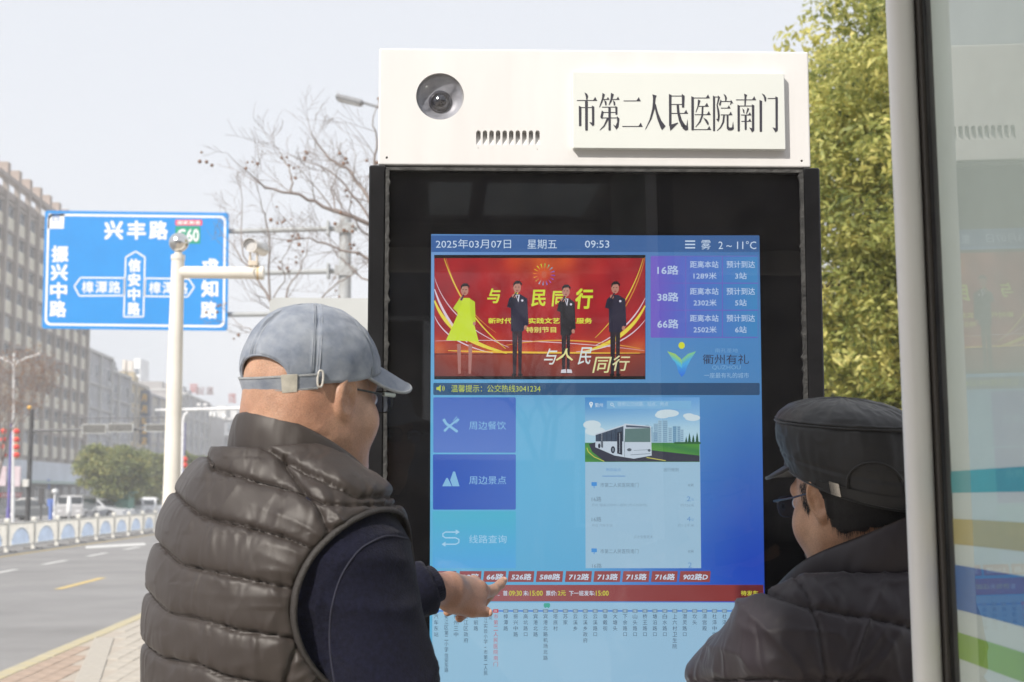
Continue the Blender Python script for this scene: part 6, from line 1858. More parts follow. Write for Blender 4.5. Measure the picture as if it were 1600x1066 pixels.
def glasses(root, Mh, m_frame_, m_lens, sides=(1,)):
    g_fr = MB()
    for s in (-1, 1):
        c = Vector((s * .033, .106, .000)); pts = []
        for k in range(21):
            a = 2 * math.pi * k / 20; x, z = math.cos(a), math.sin(a)
            pts.append(c + Vector((math.copysign(abs(x) ** .6, x) * .0245, -abs(x) * .002 * (1 if x * s > 0 else 0), math.copysign(abs(z) ** .6, z) * .0165)))
        g_fr.tube(pts, .0010, 6, caps=False)
        g_fr.tube([Vector((s * .057, .104, .008)), Vector((s * .0735, .094, .009)), Vector((s * .0785, .05, .008)), Vector((s * .0800, .004, .010)), Vector((s * .0775, -.018, -.002))], [.0018, .0020, .0018, .0016, .0014], 6)
    g_fr.tube([Vector((-.009, .108, .004)), Vector((0, .112, .006)), Vector((.009, .108, .004))], .0014, 6)
    o = g_fr.build('glasses', m_frame_); o.parent = root; o.matrix_parent_inverse = Matrix.Identity(4); o.matrix_local = Mh
    le = MB()
    for s in (-1, 1):
        c = Vector((s * .033, .106, 0)); pts = []
        for k in range(20):
            a = 2 * math.pi * k / 20; x, z = math.cos(a), math.sin(a)
            pts.append(c + Vector((math.copysign(abs(x) ** .6, x) * .024, 0, math.copysign(abs(z) ** .6, z) * .016)))
        le.prism(pts, (0, .0015, 0))
    q = le.build('lens', m_lens); q.parent = o
    return o
m_lensg = glass_sheet('spectacle_lens', (.85, .9, 1.0), 1.6, 0.0, .02)

# ================================================================ MAN IN THE BLUE CAP
PSI = rad(48)
N0 = P(452, 700, 2.25); 
man = empty('person', 'man in washed blue baseball cap and brown quilted vest pointing at the screen', 'person', (N0[0], N0[1], 0.0), -PSI)
Mm = root_matrix(man)
m2w, w2m = rigid(Mm)
def mp_(px, py, Y): return w2m(P(px, py, Y)[None])[0]
# head frame inside the man's frame
HC = mp_(492, 618, 2.25)
Mh = Matrix.Translation(Vector(HC)) @ Matrix.Rotation(rad(5), 4, 'Z') @ Matrix.Rotation(rad(-3), 4, 'X') @ Matrix.Rotation(rad(2), 4, 'Y')
h2m, m2h = rigid(Mh)
HS = 1.01
nk = m2h(np.array([[.015, .010, 1.46]]))[0]
def f_head(p):
    q = m2h(p) / HS
    return head_sdf(q, 1.0, tuple(nk / HS), (.066, .070), -6, 1.07) * HS
zN = 1.47
def torso(p, g=0.0):
    d = ell(p, (0, .025, 1.28), (.190 + g, .135 + g, .25 + g))
    d = smin(d, cap(p, (-.165, -.008, 1.425), (.140, -.005, 1.40), .076 + g, .070 + g), .08)
    d = smin(d, ell(p, (0, .05, 1.08), (.18 + g, .155 + g, .20 + g)), .08)
    d = smin(d, ell(p, (0, .0, .93), (.175 + g, .135 + g, .15 + g)), .08)
    for s in (-1, 1): d = smin(d, cap(p, (.01, -.030, 1.530), (s * .13, -.012, 1.490 if s < 0 else 1.458), .055 + g, .060 + g), .06)
    d = smin(d, ell(p, (-.01, -.080, 1.33), (.168 + g, .078 + g, .18 + g)), .06)
    d = smin(d, ell(p, (-.02, -.060, 1.17), (.175 + g, .085 + g, .19 + g)), .07)
    return d
Rsh, Rel, Rwr = np.array([.170, .0, 1.40]), np.array([.232, .045, 1.13]), np.array([.20, .27, 1.02])
WR = mp_(668, 917, 2.70)
Lsh, Lel = np.array([-.185, .02, 1.41]), np.array([-.275, .20, 1.24])
def arms(p, g=0.0):
    d = cap(p, Rsh, Rel, .062 + g, .053 + g)
    d = smin(d, cap(p, Rel, Rwr, .050 + g, .034 + g), .03)
    e = cap(p, Lsh, Lel, .062 + g, .048 + g)
    e = smin(e, cap(p, Lel, WR, .047 + g, .031 + g), .03)
    return np.minimum(d, e)
def legs(p, g=0.0):
    d = 1e9
    for s in (-1, 1):
        e = cap(p, (s * .09, 0, .90), (s * .10, .01, .50), .088 + g, .062 + g)
        e = smin(e, cap(p, (s * .10, .01, .50), (s * .105, -.01, .10), .060 + g, .045 + g), .03)
        d = np.minimum(d, e)
    return d
# hand: every joint placed where the photograph shows it
def hp_(x, y, Y): return mp_(x, y, Y)
hand_pts = dict(w=hp_(678, 918, 2.715), c=hp_(712, 924, 2.775))
def f_hand(p):
    A = lambda x, y, Y: hp_(x, y, Y)
    d = cap(p, A(672, 918, 2.70), A(700, 921, 2.75), .0275, .030)
    d = smin(d, cap(p, A(704, 916, 2.76), A(748, 921, 2.83), .021, .0165), .02)
    d = smin(d, cap(p, A(704, 932, 2.755), A(748, 936, 2.815), .023, .0150), .02)
    d = smin(d, cap(p, A(706, 914, 2.78), A(738, 912, 2.85), .018, .0125), .02)
    d = smin(d, cap(p, A(706, 940, 2.77), A(738, 950, 2.80), .019, .0160), .02)
    d = smin(d, cap(p, A(705, 935, 2.80), A(735, 935, 2.85), .018, .0150), .02)
    # index, three bones
    i = cap(p, A(752, 928, 2.835), A(771, 922, 2.870), .0142, .0105)
    i = smin(i, cap(p, A(771, 922, 2.870), A(782, 913, 2.897), .0100, .0090), .004)
    i = smin(i, cap(p, A(782, 913, 2.897), A(787, 907, 2.915), .0090, .0074), .004)
    d = smin(d, i, .010)
    # middle, ring, little: curled under the palm
    for (k1, k2, k3, k4, r) in (
        ((752, 918, 2.86), (764, 930, 2.885), (752, 946, 2.875), (730, 950, 2.850), .0098),
        ((742, 913, 2.875), (750, 930, 2.905), (737, 950, 2.885), (718, 966, 2.835), .0094),
        ((730, 912, 2.885), (735, 932, 2.915), (720, 948, 2.885), (699, 957, 2.835), .0086)):
        f = cap(p, A(*k1), A(*k2), r * 1.12, r); f = smin(f, cap(p, A(*k2), A(*k3), r, r * .95), .004); f = smin(f, cap(p, A(*k3), A(*k4), r * .95, r * .86), .004)
        d = smin(d, f, .006)
    # thumb
    t = cap(p, A(712, 944, 2.765), A(738, 954, 2.785), .0165, .0125); t = smin(t, cap(p, A(738, 954, 2.785), A(760, 956.5, 2.805), .0118, .0098), .005)
    d = smin(d, t, .009)
    # knuckle bumps and the crease of the web
    for q in ((750, 916, 2.825), (741, 907, 2.85)): d = smin(d, ell(p, A(*q), (.010, .010, .008)), .01)
    return d
def f_rhand(p):
    w = Rwr; dirv = (Rwr - Rel) / np.linalg.norm(Rwr - Rel)
    sd = np.array([dirv[1], -dirv[0], 0]); sd /= np.linalg.norm(sd)
    d = cap(p, w - dirv * .04, w + dirv * .03, .027, .027); d = smin(d, ell(p, w + dirv * .065, (.036, .042, .022)), .02)
    dn = np.array([0, 0, -1.0])
    for k in range(4):
        b = w + dirv * .095 + sd * (k - 1.5) * .018; q = b + dirv * .03 + dn * .010; r = q + dn * .022 + dirv * .006
        f = cap(p, b, q, .0095, .0088); f = smin(f, cap(p, q, r, .0088, .0078), .004); d = smin(d, f, .006)
    t = cap(p, w + dirv * .03 - sd * .025, w + dirv * .075 - sd * .048, .013, .010); t = smin(t, cap(p, w + dirv * .075 - sd * .048, w + dirv * .10 - sd * .045, .010, .0085), .004)
    return smin(d, t, .008)
m_skin1 = skin_mat('skin_tanned', (.54, .335, .23), (.42, .215, .14))
zc = float(HC[2])
Vh, Qh = surface_nets(f_head, (HC[0] - .14, HC[1] - .17, 1.44), (HC[0] + .14, HC[1] + .17, zc + .16), .0034)
qh = m2h(Vh) / HS; gh, _ = grad(f_head, Vh, .003); gh /= np.linalg.norm(gh, axis=1, keepdims=True) + 1e-9
back = np.clip(-(qh[:, 1] + .02) / .04, 0, 1)
dh = -.0016 * np.exp(-((qh[:, 2] + .062 + .004 * np.sin(qh[:, 0] * 30)) / .0035) ** 2) * back - .0013 * np.exp(-((qh[:, 2] + .088 - .004 * np.sin(qh[:, 0] * 22)) / .003) ** 2) * back + .0010 * vn(qh * 38, 101) + .0004 * vn(qh * 110, 102)
Vh = Vh + gh * dh[:, None]
hl = np.minimum(hp_(672, 918, 2.68), np.minimum(hp_(800, 895, 2.95), np.minimum(hp_(800, 975, 2.68), hp_(680, 975, 2.95)))) - .05
hh = np.maximum(hp_(672, 918, 2.68), np.maximum(hp_(800, 895, 2.95), np.maximum(hp_(690, 890, 2.95), hp_(800, 890, 2.68)))) + .05
Vn, Qn = surface_nets(f_hand, hl, hh, .0022)
Vr, Qr = surface_nets(f_rhand, Rwr - .16, Rwr + .16, .005)
fb = lambda p: np.minimum(smin(torso(p), arms(p), .03), legs(p))
Vb, Qb = surface_nets(fb, (-.42, -.30, .05), (.42, .55, 1.60), .018, 1)
Vall, Qall = merge([(Vh, Qh), (Vn, Qn), (Vr, Qr), (Vb, Qb)])
body = link('body', np_mesh('body', Vall, Qall), m_skin1, man)
# finger nails
mb = MB()
tn = hp_(765.5, 957.5, 2.802); mb.ball(tuple(tn), .0062, 10, 8, (.9, .9, 1.15))
tn = hp_(789, 905.5, 2.910); mb.ball(tuple(tn), .0055, 10, 8, (.9, .9, .8))
o = mb.build('nail', pm('nail_pink', (.62, .36, .27), .3), man)

# vest ------------------------------------------------------------------------------------
seamL = [
    [(205, 690), (260, 672), (330, 640), (400, 690), (470, 735), (560, 775)],
    [(205, 640), (325, 715), (335, 734), (389, 749), (436, 761), (477, 774), (505, 788)],
    [(210, 700), (250, 742), (270, 764), (290, 786), (320, 809), (380, 822), (444, 839), (485, 856), (540, 880)],
    [(205, 805), (237, 837), (260, 861), (288, 884), (350, 897), (410, 910), (459, 921), (540, 940)],
    [(205, 890), (228, 917), (245, 940), (269, 959), (324, 970), (372, 985), (425, 992), (470, 1000), (540, 1010)],
    [(200, 975), (221, 996), (237, 1015), (260, 1030), (312, 1039), (350, 1056), (387, 1064), (470, 1078), (540, 1090)],
    [(200, 1055), (237, 1093), (260, 1108), (350, 1134), (470, 1156), (540, 1168)],
    [(200, 1135), (237, 1171), (260, 1186), (350, 1212), (470, 1234), (540, 1246)],
    [(200, 1215), (237, 1251), (260, 1266), (350, 1292), (470, 1314), (540, 1326)],
    [(200, 1295), (237, 1331), (260, 1346), (350, 1372), (470, 1394), (540, 1406)]]
armC = mp_(632, 952, 2.03) + np.array([0, .028, 0])
ARM_R = np.array([.30, .144, .138])
def armcut(p):
    """the armhole: an upright oval barrel running along the man's side direction"""
    q = (p - armC); q = q.copy()
    e = ell(q, (0, 0, 0), ARM_R)
    ql = p * np.array([-1, 1, 1]) - armC - np.array([0, .045, 0])
    return np.where(p[:, 0] > 0, e, ell(ql, (0, 0, 0), ARM_R))
VG = .020
def vest_shell(p): return torso(p, VG)
def f_vest(p):
    d = vest_shell(p)
    d = smax(d, -armcut(p), .006)
    d = np.maximum(d, p[:, 2] - (1.566 - .55 * np.maximum(p[:, 1] + .03, 0)))            # open at the neck, the collar stands on it
    d = np.maximum(d, .80 - p[:, 2])
    return d
print('meshing vest')
Vv, Qv = surface_nets(f_vest, (-.30, -.27, .78), (.30, .27, 1.63), .0062)
Vv, Qv = subdivide(Vv, Qv, f_vest, .003)
def quilt(V_, seams, f, m2w_, depth=.0112, pucker=.0048, extra=None, base=-.004):
    g, _ = grad(f, V_, .004); g /= np.linalg.norm(g, axis=1, keepdims=True) + 1e-9
    W = m2w_(V_); px = to_px(W)
    ys = np.array([np.interp(px[:, 0], [a for a, b in s], [b for a, b in s]) for s in seams])      # (S,N)
    dlt = px[:, 1][None] - ys
    above = np.where(dlt >= 0, dlt, 1e9).min(0); below = np.where(dlt < 0, -dlt, 1e9).min(0)
    tot = np.minimum(above + below, 200); t = np.clip(above / np.maximum(tot, 1e-6), 0, 1)
    t = np.where(above > 1e8, .5, t); t = np.where(below > 1e8, .5, t)
    near = np.minimum(above, below)
    amp = np.clip(tot / 78, .35, 1.15)
    puff = .50 * (1 - np.exp(-near / 5.0)) + .50 * np.sqrt(np.clip(4 * t * (1 - t), 0, 1) + 1e-6)
    # gathers run square to the stitching, strongest next to it
    gx = px[:, 0] * .052 + .6 * vn(np.stack([px[:, 0] * .02, px[:, 1] * .02, px[:, 0] * 0], 1), 3)
    band = np.searchsorted(np.sort(ys.mean(1)), px[:, 1]).astype(float) * 7.3
    w1 = vn(np.stack([gx * 1.3, px[:, 1] * .012 + band, W[:, 1] * 9], 1), 5); w2 = vn(np.stack([gx * 2.5, px[:, 1] * .02 + band, W[:, 1] * 14], 1), 9)
    gath = (w1 * .6 + w2 * .4) * np.exp(-near / 20.0) 
    big = vn(np.stack([px[:, 0] * .016 + px[:, 1] * .008, px[:, 1] * .012, W[:, 1] * 6], 1), 13)
    ridged = (1 - np.abs(vn(np.stack([px[:, 0] * .030 + px[:, 1] * .018 + band, px[:, 1] * .012 - px[:, 0] * .006, W[:, 1] * 8], 1), 21))) ** 3
    d = -.0035 * np.exp(-(near / 2.2) ** 2) + depth * amp * puff + base + pucker * gath + .0022 * big * puff + .0012 * (ridged - .3) * puff
    if extra is not None: d = d + extra(V_, px, W, g)
    return V_ + g * d[:, None]
def vextra(V_, px, W, g):
    # gathers next to the armhole and the shoulder seam
    ac = np.abs(armcut(V_)); k = np.exp(-ac / .035)
    ang = np.arctan2(V_[:, 2] - armC[2], V_[:, 1] - armC[1])
    r = (1 - np.abs(vn(np.stack([ang * 9.0, ac * 12, V_[:, 0] * 3], 1), 31))) ** 2 - .4
    d = -.006 * np.exp(-ac / .006) + .0075 * r * k * (1 - np.exp(-ac / .006))
    sx = np.interp(px[:, 1], [727, 761, 794, 831, 870], [446, 470, 497, 513, 520]); on = (px[:, 1] > 715) & (px[:, 1] < 850) & (W[:, 1] < N0[1] + .1)
    ds = np.abs(px[:, 0] - sx); d = d - on * .010 * np.exp(-ds / 4.0) + on * (px[:, 0] > sx) * .003 * vn(np.stack([px[:, 1] * .11, px[:, 0] * .02, W[:, 1]], 1), 41) * np.exp(-ds / 50)
    sx2 = np.interp(px[:, 1], [995, 1022, 1060, 1200], [471, 459, 447, 430]); on2 = (px[:, 1] > 995); ds2 = np.abs(px[:, 0] - sx2)
    d = d - on2 * .009 * np.exp(-ds2 / 4.0)
    return d
Vq = quilt(Vv, seamL, vest_shell, m2w, extra=vextra)
m_vest = nylon_mat('vest_nylon_brown', (.034, .0268, .0240), (.047, .0385, .0345), .5, .85, .05, .40)
vest = link('vest', np_mesh('vest', Vq, Qv), m_vest, man)
m_stitch = pm('stitch_dark', (.02, .015, .013), .8)
drape(vest, Vq, Qv, m2w, [(446, 727), (470, 761), (494, 795), (511, 828)], .0011, 'stitching', m_stitch)
for sm in seamL[1:6]: drape(vest, Vq, Qv, m2w, sm, .0008, 'stitching', m_stitch, 90)
# stitch lines as fine thread laid in the grooves: skipped where the groove itself shows; binding round the armhole
def f_bind(p): return np.sqrt((vest_shell(p) - .002) ** 2 + armcut(p) ** 2 * .9) - .0040
Vt, Qt = surface_nets(f_bind, (-.30, -.2, 1.15), (.30, .26, 1.56), .0034)
m_bind = pm('binding_dark', (.030, .026, .025), .6, bump=.3, bs=300)
for sgn in (-1, 1):
    mq = (Vt[Qt].mean(1)[:, 0] * sgn) > 0; link('armhole_binding', np_mesh('armhole_binding', Vt, Qt[mq]), m_bind, vest)
# stand-up collar, open at the front: follows a path drawn around the neck
def collar(root, path, hgt, lean, thick, mat, name, m2w_, seam_k=1.0, seed=1, zdrop=None, nt=110, nv=16):
    """path: list of base points (x,y,z,height,outward lean) round the neck in the man's frame"""
    pts = np.array(path, float); s = np.linspace(0, len(pts) - 1, nt); i = np.clip(s.astype(int), 0, len(pts) - 2); t = (s - i)
    def cr(k):
        p0, p1, p2, p3 = pts[np.clip(i - 1, 0, None), k], pts[i, k], pts[i + 1, k], pts[np.clip(i + 2, None, len(pts) - 1), k]
        return .5 * ((2 * p1) + (-p0 + p2) * t + (2 * p0 - 5 * p1 + 4 * p2 - p3) * t * t + (-p0 + 3 * p1 - 3 * p2 + p3) * t ** 3)
    B = np.stack([cr(0), cr(1), cr(2)], 1); H = cr(3); Ln = cr(4)
    c = B.mean(0); tan = np.gradient(B, axis=0); tan /= np.linalg.norm(tan, axis=1, keepdims=True)
    out = np.cross(tan, np.array([0, 0, 1.0])); out *= np.sign(((B - c) * out).sum(1))[:, None]
    outer, inner = [], []
    for j in range(nv + 1):
        v = j / nv
        puf = math.sin(math.pi * v) ** .6
        wob = .0016 * np.array([vn(np.array([[q * .35 + seed, v * 2.5, seed]]))[0] for q in range(nt)])
        o_ = B + np.array([0, 0, 1]) * (H * v)[:, None] + out * (Ln * v + thick * .5 * puf + wob * puf)[:, None]
        n_ = B + np.array([0, 0, 1]) * (H * v)[:, None] + out * (Ln * v - thick * .5 * puf)[:, None]
        outer.append(o_); inner.append(n_)
    rows = outer + inner[::-1]
    V_ = np.concatenate(rows); R_ = len(rows); Q = []
    for r_ in range(R_):
        r2 = (r_ + 1) % R_
        for k in range(nt - 1): Q.append((r_ * nt + k, r_ * nt + k + 1, r2 * nt + k + 1, r2 * nt + k))
    ends = [tuple(r_ * nt for r_ in range(R_ - 1, -1, -1)), tuple(r_ * nt + nt - 1 for r_ in range(R_))]
    me = np_mesh(name, V_, [list(q) for q in Q] + [list(e) for e in ends])
    return link(name, me, mat, root)
CB = mp_
def ring_path(cx, cy, rx, ry, zb, zf, hb, hf, lean, amax=156, n=13):
    out = []
    for k in range(n):
        a = rad(-amax + 2 * amax * k / (n - 1)); t = (1 - math.cos(a)) / 2
        out.append((cx + rx * math.sin(a), cy - ry * math.cos(a) * (1 + .12 * t), zb + (zf - zb) * t ** 1.15, hb + (hf - hb) * t, lean))
    return out
colp = ring_path(.018, .010, .106, .108, 1.545, 1.445, .076, .066, -.008)
collar(vest, colp, .07, 0, .012, m_vest, 'collar', m2w)
# zip ends
mb = MB()
for s in (-1, 1):
    mb.tube([(s * .030, .158, 1.00), (s * .033, .150, 1.30), (s * .036, .134, 1.45), (s * .038, .150, 1.512)], .0045, 6)
o = mb.build('zip', pm('zip_black', (.01, .01, .01), .4), vest)
# navy sweater: torso, sleeves, cuffs, polo collar
m_navy = pm('sweater_navy', (.009, .010, .024), .92, spec=.12, var=.25, vs=160, bump=.35, bs=420, sheen=.08)
def f_sweat(p):
    d = smin(torso(p, .006), arms(p, .013), .03)
    wr_c = cap(p, WR - (WR - Lel) / np.linalg.norm(WR - Lel) * .0, WR, .0, .0)
    ax = (WR - Lel) / np.linalg.norm(WR - Lel); d = np.maximum(d, np.where(((p - Lel) @ ax) > .05, (p - WR) @ ax, -1))
    ax2 = (Rwr - Rel) / np.linalg.norm(Rwr - Rel); m_ = (((p - Rel) @ ax2) > .05) & (p[:, 0] > .05)
    d = np.maximum(d, np.where(m_, (p - Rwr) @ ax2, -1))
    return np.maximum(np.maximum(d, p[:, 2] - 1.50), .86 - p[:, 2])
Vs, Qs = surface_nets(f_sweat, (-.42, -.24, .84), (.40, .62, 1.53), .0075)
g, _ = grad(f_sweat, Vs, .004); g /= np.linalg.norm(g, axis=1, keepdims=True) + 1e-9
Ws = m2w(Vs); pxs = to_px(Ws)
fold = (1 - np.abs(vn(Vs * np.array([7, 7, 16]), 51))) ** 3 * .007 + vn(Vs * 11, 53) * .003
# sleeve-head seam: a low ridge just outside the armhole
sd = np.abs(armcut(Vs) - (-.035)); fold = fold + .003 * np.exp(-(sd / .004) ** 2) * (np.abs(Vs[:, 0]) > .17)
Vs = Vs + g * fold[:, None]
sweater = link('sweater', np_mesh('sweater', Vs, Qs), m_navy, man)
drape(sweater, Vs, Qs, m2w, [(640, 842), (609, 837), (586, 844), (560, 861), (534, 899), (519, 947), (515, 992), (517, 1030), (524, 1075)], .0013, 'sleeve_seam', pm('seam_navy', (.03, .032, .055), .9))
def cuff(root, c, ax, r, L, mat, flat=.85, name='cuff'):
    ax = Vector(tuple(ax)).normalized(); R = ax.to_track_quat('Z', 'Y').to_matrix().to_4x4(); T_ = Matrix.Translation(Vector(tuple(c))) @ R
    n = 120; V_, Q = [], []; prof = [(r * .84, 0), (r * 1.0, -.002), (r * 1.04, L * .15), (r * 1.03, L * .6), (r * .99, L), (r * .90, L + .002), (r * .86, L * .6)]
    for (rr, z) in prof:
        for k in range(n):
            a = 2 * math.pi * k / n; q = rr * (1 + .018 * (1 if k % 3 == 0 else -.5))
            V_.append(tuple(T_ @ Vector((q * math.cos(a), q * math.sin(a) * flat, z))))
    for j in range(len(prof) - 1):
        for k in range(n): Q.append((j * n + k, j * n + (k + 1) % n, (j + 1) * n + (k + 1) % n, (j + 1) * n + k))
    return link(name, np_mesh(name, np.array(V_), Q), mat, root)
axl = WR - Lel; cuff(sweater, WR - axl / np.linalg.norm(axl) * .034, axl, .0365, .052, m_navy, .92)
axr = Rwr - Rel; cuff(sweater, Rwr - axr / np.linalg.norm(axr) * .030, axr, .040, .05, m_navy, .9)
cp2 = ring_path(.020, .014, .088, .092, 1.535, 1.462, .055, .058, -.004)
collar(sweater, cp2, .05, 0, .006, m_navy, 'polo_collar', m2w, seed=4, nv=8)
# trousers and shoes
m_trous = pm('trousers_dark', (.03, .03, .036), .85, bump=.4, bs=60)
def trousers(root, tf, mat, lf):
    V_, Q = surface_nets(lambda p: np.maximum(smin(lf(p, .014), np.maximum(tf(p, .004), p[:, 2] - .95), .04), .04 - p[:, 2]), (-.25, -.2, .02), (.25, .22, .98), .014, 1)
    link('trousers', np_mesh('trousers', V_, Q), mat, root)
def shoes(root, mat):
    for s in (-1, 1):
        f = lambda p: np.maximum(smin(ell(p, (s * .105, .02, .055), (.045, .07, .055)), ell(p, (s * .11, .10, .035), (.048, .09, .045)), .03), .006 - p[:, 2])
        V_, Q = surface_nets(f, (s * .105 - .08, -.09, -.01), (s * .105 + .08, .21, .13), .009, 1)
        link('shoe', np_mesh('shoe', V_, Q), mat, root)
m_shoe = pm('shoe_black', (.02, .02, .022), .4)
trousers(man, torso, m_trous, legs); shoes(man, m_shoe)

# washed blue baseball cap ----------------------------------------------------------------
def denim(name, c1, c2):
    m = pm(name, c2, .9, spec=.15, col2=c1, vs=26, bump=.25, bs=900, detail=9, sheen=.25)
    return m
m_denim = denim('cap_washed_blue', (.145, .175, .235), (.33, .36, .41))
m_denim2 = pm('cap_trim_pale', (.36, .38, .40), .85, var=.1, vs=60, bump=.3, bs=600)
Er = (.0865 * HS, .1085 * HS, .094 * HS); Ec = (0, -.011, .040)
def cap_edge(th):
    # th: 0 = right, 90 = front, 270 = back
    y = math.sin(th)
    z = -.039 + .036 * (y * .5 + .5) + (.016 * max(0, y) ** 2)
    # rear opening, an arch
    d = (th - .10 - math.pi * 1.5 + math.pi) % (2 * math.pi) - math.pi
    w = .60
    if abs(d) < w: z += .046 * math.sqrt(max(0, 1 - (d / w) ** 2)) ** .8
    return math.asin(max(-.95, min(.95, z / Er[2])))
def cap_disp(th, ph):
    k = (th / (math.pi / 3)) % 1.0; dseam = min(abs(k - .5), 1) * math.pi / 3
    w = math.cos(ph)
    s = dseam * w * .09
    d = .0028 * (1 - math.exp(-s / .010)) - .0012 * math.exp(-(s / .0016) ** 2) + .0010 * math.exp(-((s - .005) / .0014) ** 2)
    d += .0016 * vn(np.array([[math.cos(th) * 3.2 * w, math.sin(th) * 3.2 * w, ph * 3]]), 61)[0] + .0008 * vn(np.array([[math.cos(th) * 9 * w, math.sin(th) * 9 * w, ph * 8]]), 62)[0]
    return d + .002
Vc, Qc = cap_surface(Ec, Er, cap_edge, 240, 60, cap_disp)
hat = link('baseball_cap', np_mesh('baseball_cap', Vc, Qc), m_denim, man); hat.matrix_local = Mh
solidify(hat, .0022)
def on_cap(th, z, out=.003):
    ph = math.asin(z / Er[2]); c = np.array([Er[0] * math.cos(ph) * math.cos(th), Er[1] * math.cos(ph) * math.sin(th), z])
    n = c / np.array(Er) ** 2; n /= np.linalg.norm(n)
    return np.array(Ec) + c + n * out
def band(th0, th1, zf, h, t, mat, name, parent, n=60, out=.003):
    V_, Q = [], []
    for i in range(n + 1):
        th = th0 + (th1 - th0) * i / n; z = zf(th)
        for (dz, o_) in ((-h / 2, 0), (-h / 2, t), (h / 2, t), (h / 2, 0)): V_.append(on_cap(th, z + dz, out + o_))
    for i in range(n):
        for k in range(4): Q.append((i * 4 + k, i * 4 + (k + 1) % 4, i * 4 + 4 + (k + 1) % 4, i * 4 + 4 + k))
    Q += [(3, 2, 1, 0), tuple(n * 4 + k for k in range(4))]
    o = link(name, np_mesh(name, np.array(V_), Q, False), mat, parent); return o
zs = lambda th: -.039 + .036 * (math.sin(th) * .5 + .5) + .005
band(math.radians(232), math.radians(333), zs, .0195, .0022, m_denim, 'strap', hat, out=.0062)
band(math.radians(231.6), math.radians(333.2), lambda th: zs(th) - .0092, .0022, .0030, m_denim2, 'strap_edge', hat, out=.0061)
band(math.radians(231.6), math.radians(333.2), lambda th: zs(th) + .0092, .0022, .0030, m_denim2, 'strap_edge', hat, out=.0061)
band(math.radians(303), math.radians(316), zs, .0225, .0036, pm('strap_patch_cream', (.52, .50, .44), .55, var=.1, vs=60), 'clasp', hat, 14, out=.0070)
# metal eyelet the strap slips through
def oval_ring(th, z, a, b, r, name, mat, parent):
    c = on_cap(th, z, .009); t = on_cap(th + .02, z, .009) - c; t /= np.linalg.norm(t); u = np.array([0, 0, 1.0])
    mb = MB(); mb.tube([tuple(c + t * a * math.copysign(abs(math.cos(q)) ** .6, math.cos(q)) + u * b * math.sin(q)) for q in [2 * math.pi * k / 24 for k in range(25)]], r, 6, caps=False)
    return mb.build(name, mat, parent)
oval_ring(math.radians(334), zs(math.radians(334)) + .003, .0042, .012, .0017, 'buckle_ring', pm('buckle_cream', (.55, .53, .49), .4), hat)
m_thr = pm('cap_thread', (.36, .39, .44), .85)
for k in range(6):
    for off_ in (-.0055, .0055, -.0025, .0025):
        pts = []
        for i in range(26):
            th = math.pi / 3 * (k + .5)
            z_ = Er[2] * (math.sin(cap_edge(th)) + (.985 - math.sin(cap_edge(th))) * i / 25)
            w = math.cos(math.asin(z_ / Er[2])); pts.append(tuple(on_cap(th + off_ / max(.09 * w, .02), z_, .0036 if abs(off_) > .004 else .0028)))
        mb = MB(); mb.tube(pts, .00055 if abs(off_) > .004 else .0004, 4); mb.build('stitching', m_thr, hat)
# piping of the rear arch
pts = []
for i in range(41):
    d = -.60 + 1.2 * i / 40; th = .10 + math.pi * 1.5 + d; ph = cap_edge(th); pts.append(tuple(on_cap(th, Er[2] * math.sin(ph), .002)))
mb = MB(); mb.tube(pts, .0022, 6); mb.build('arch_piping', m_denim, hat)
mb = MB(); mb.ball(tuple(on_cap(0, Er[2] * .999, .002) * np.array([0, 1, 1])), .0075, 14, 8, (1, 1, .5)); mb.build('top_button', m_denim, hat)
for k in range(6):
    th = math.pi / 3 * k + 0.0; c = on_cap(th, Er[2] * .62, .0035); c2 = on_cap(th, Er[2] * .62, .006); n_ = Vector(tuple(c2 - c)).normalized()
    mb = MB(); a_ = n_.orthogonal().normalized(); b_ = n_.cross(a_)
    mb.tube([tuple(Vector(tuple(c)) + (a_ * math.cos(q) + b_ * math.sin(q)) * .0030) for q in [2 * math.pi * j / 12 for j in range(13)]], .0011, 5, caps=False); mb.build('eyelet', pm('eyelet_thread', (.10, .12, .26), .8), hat)
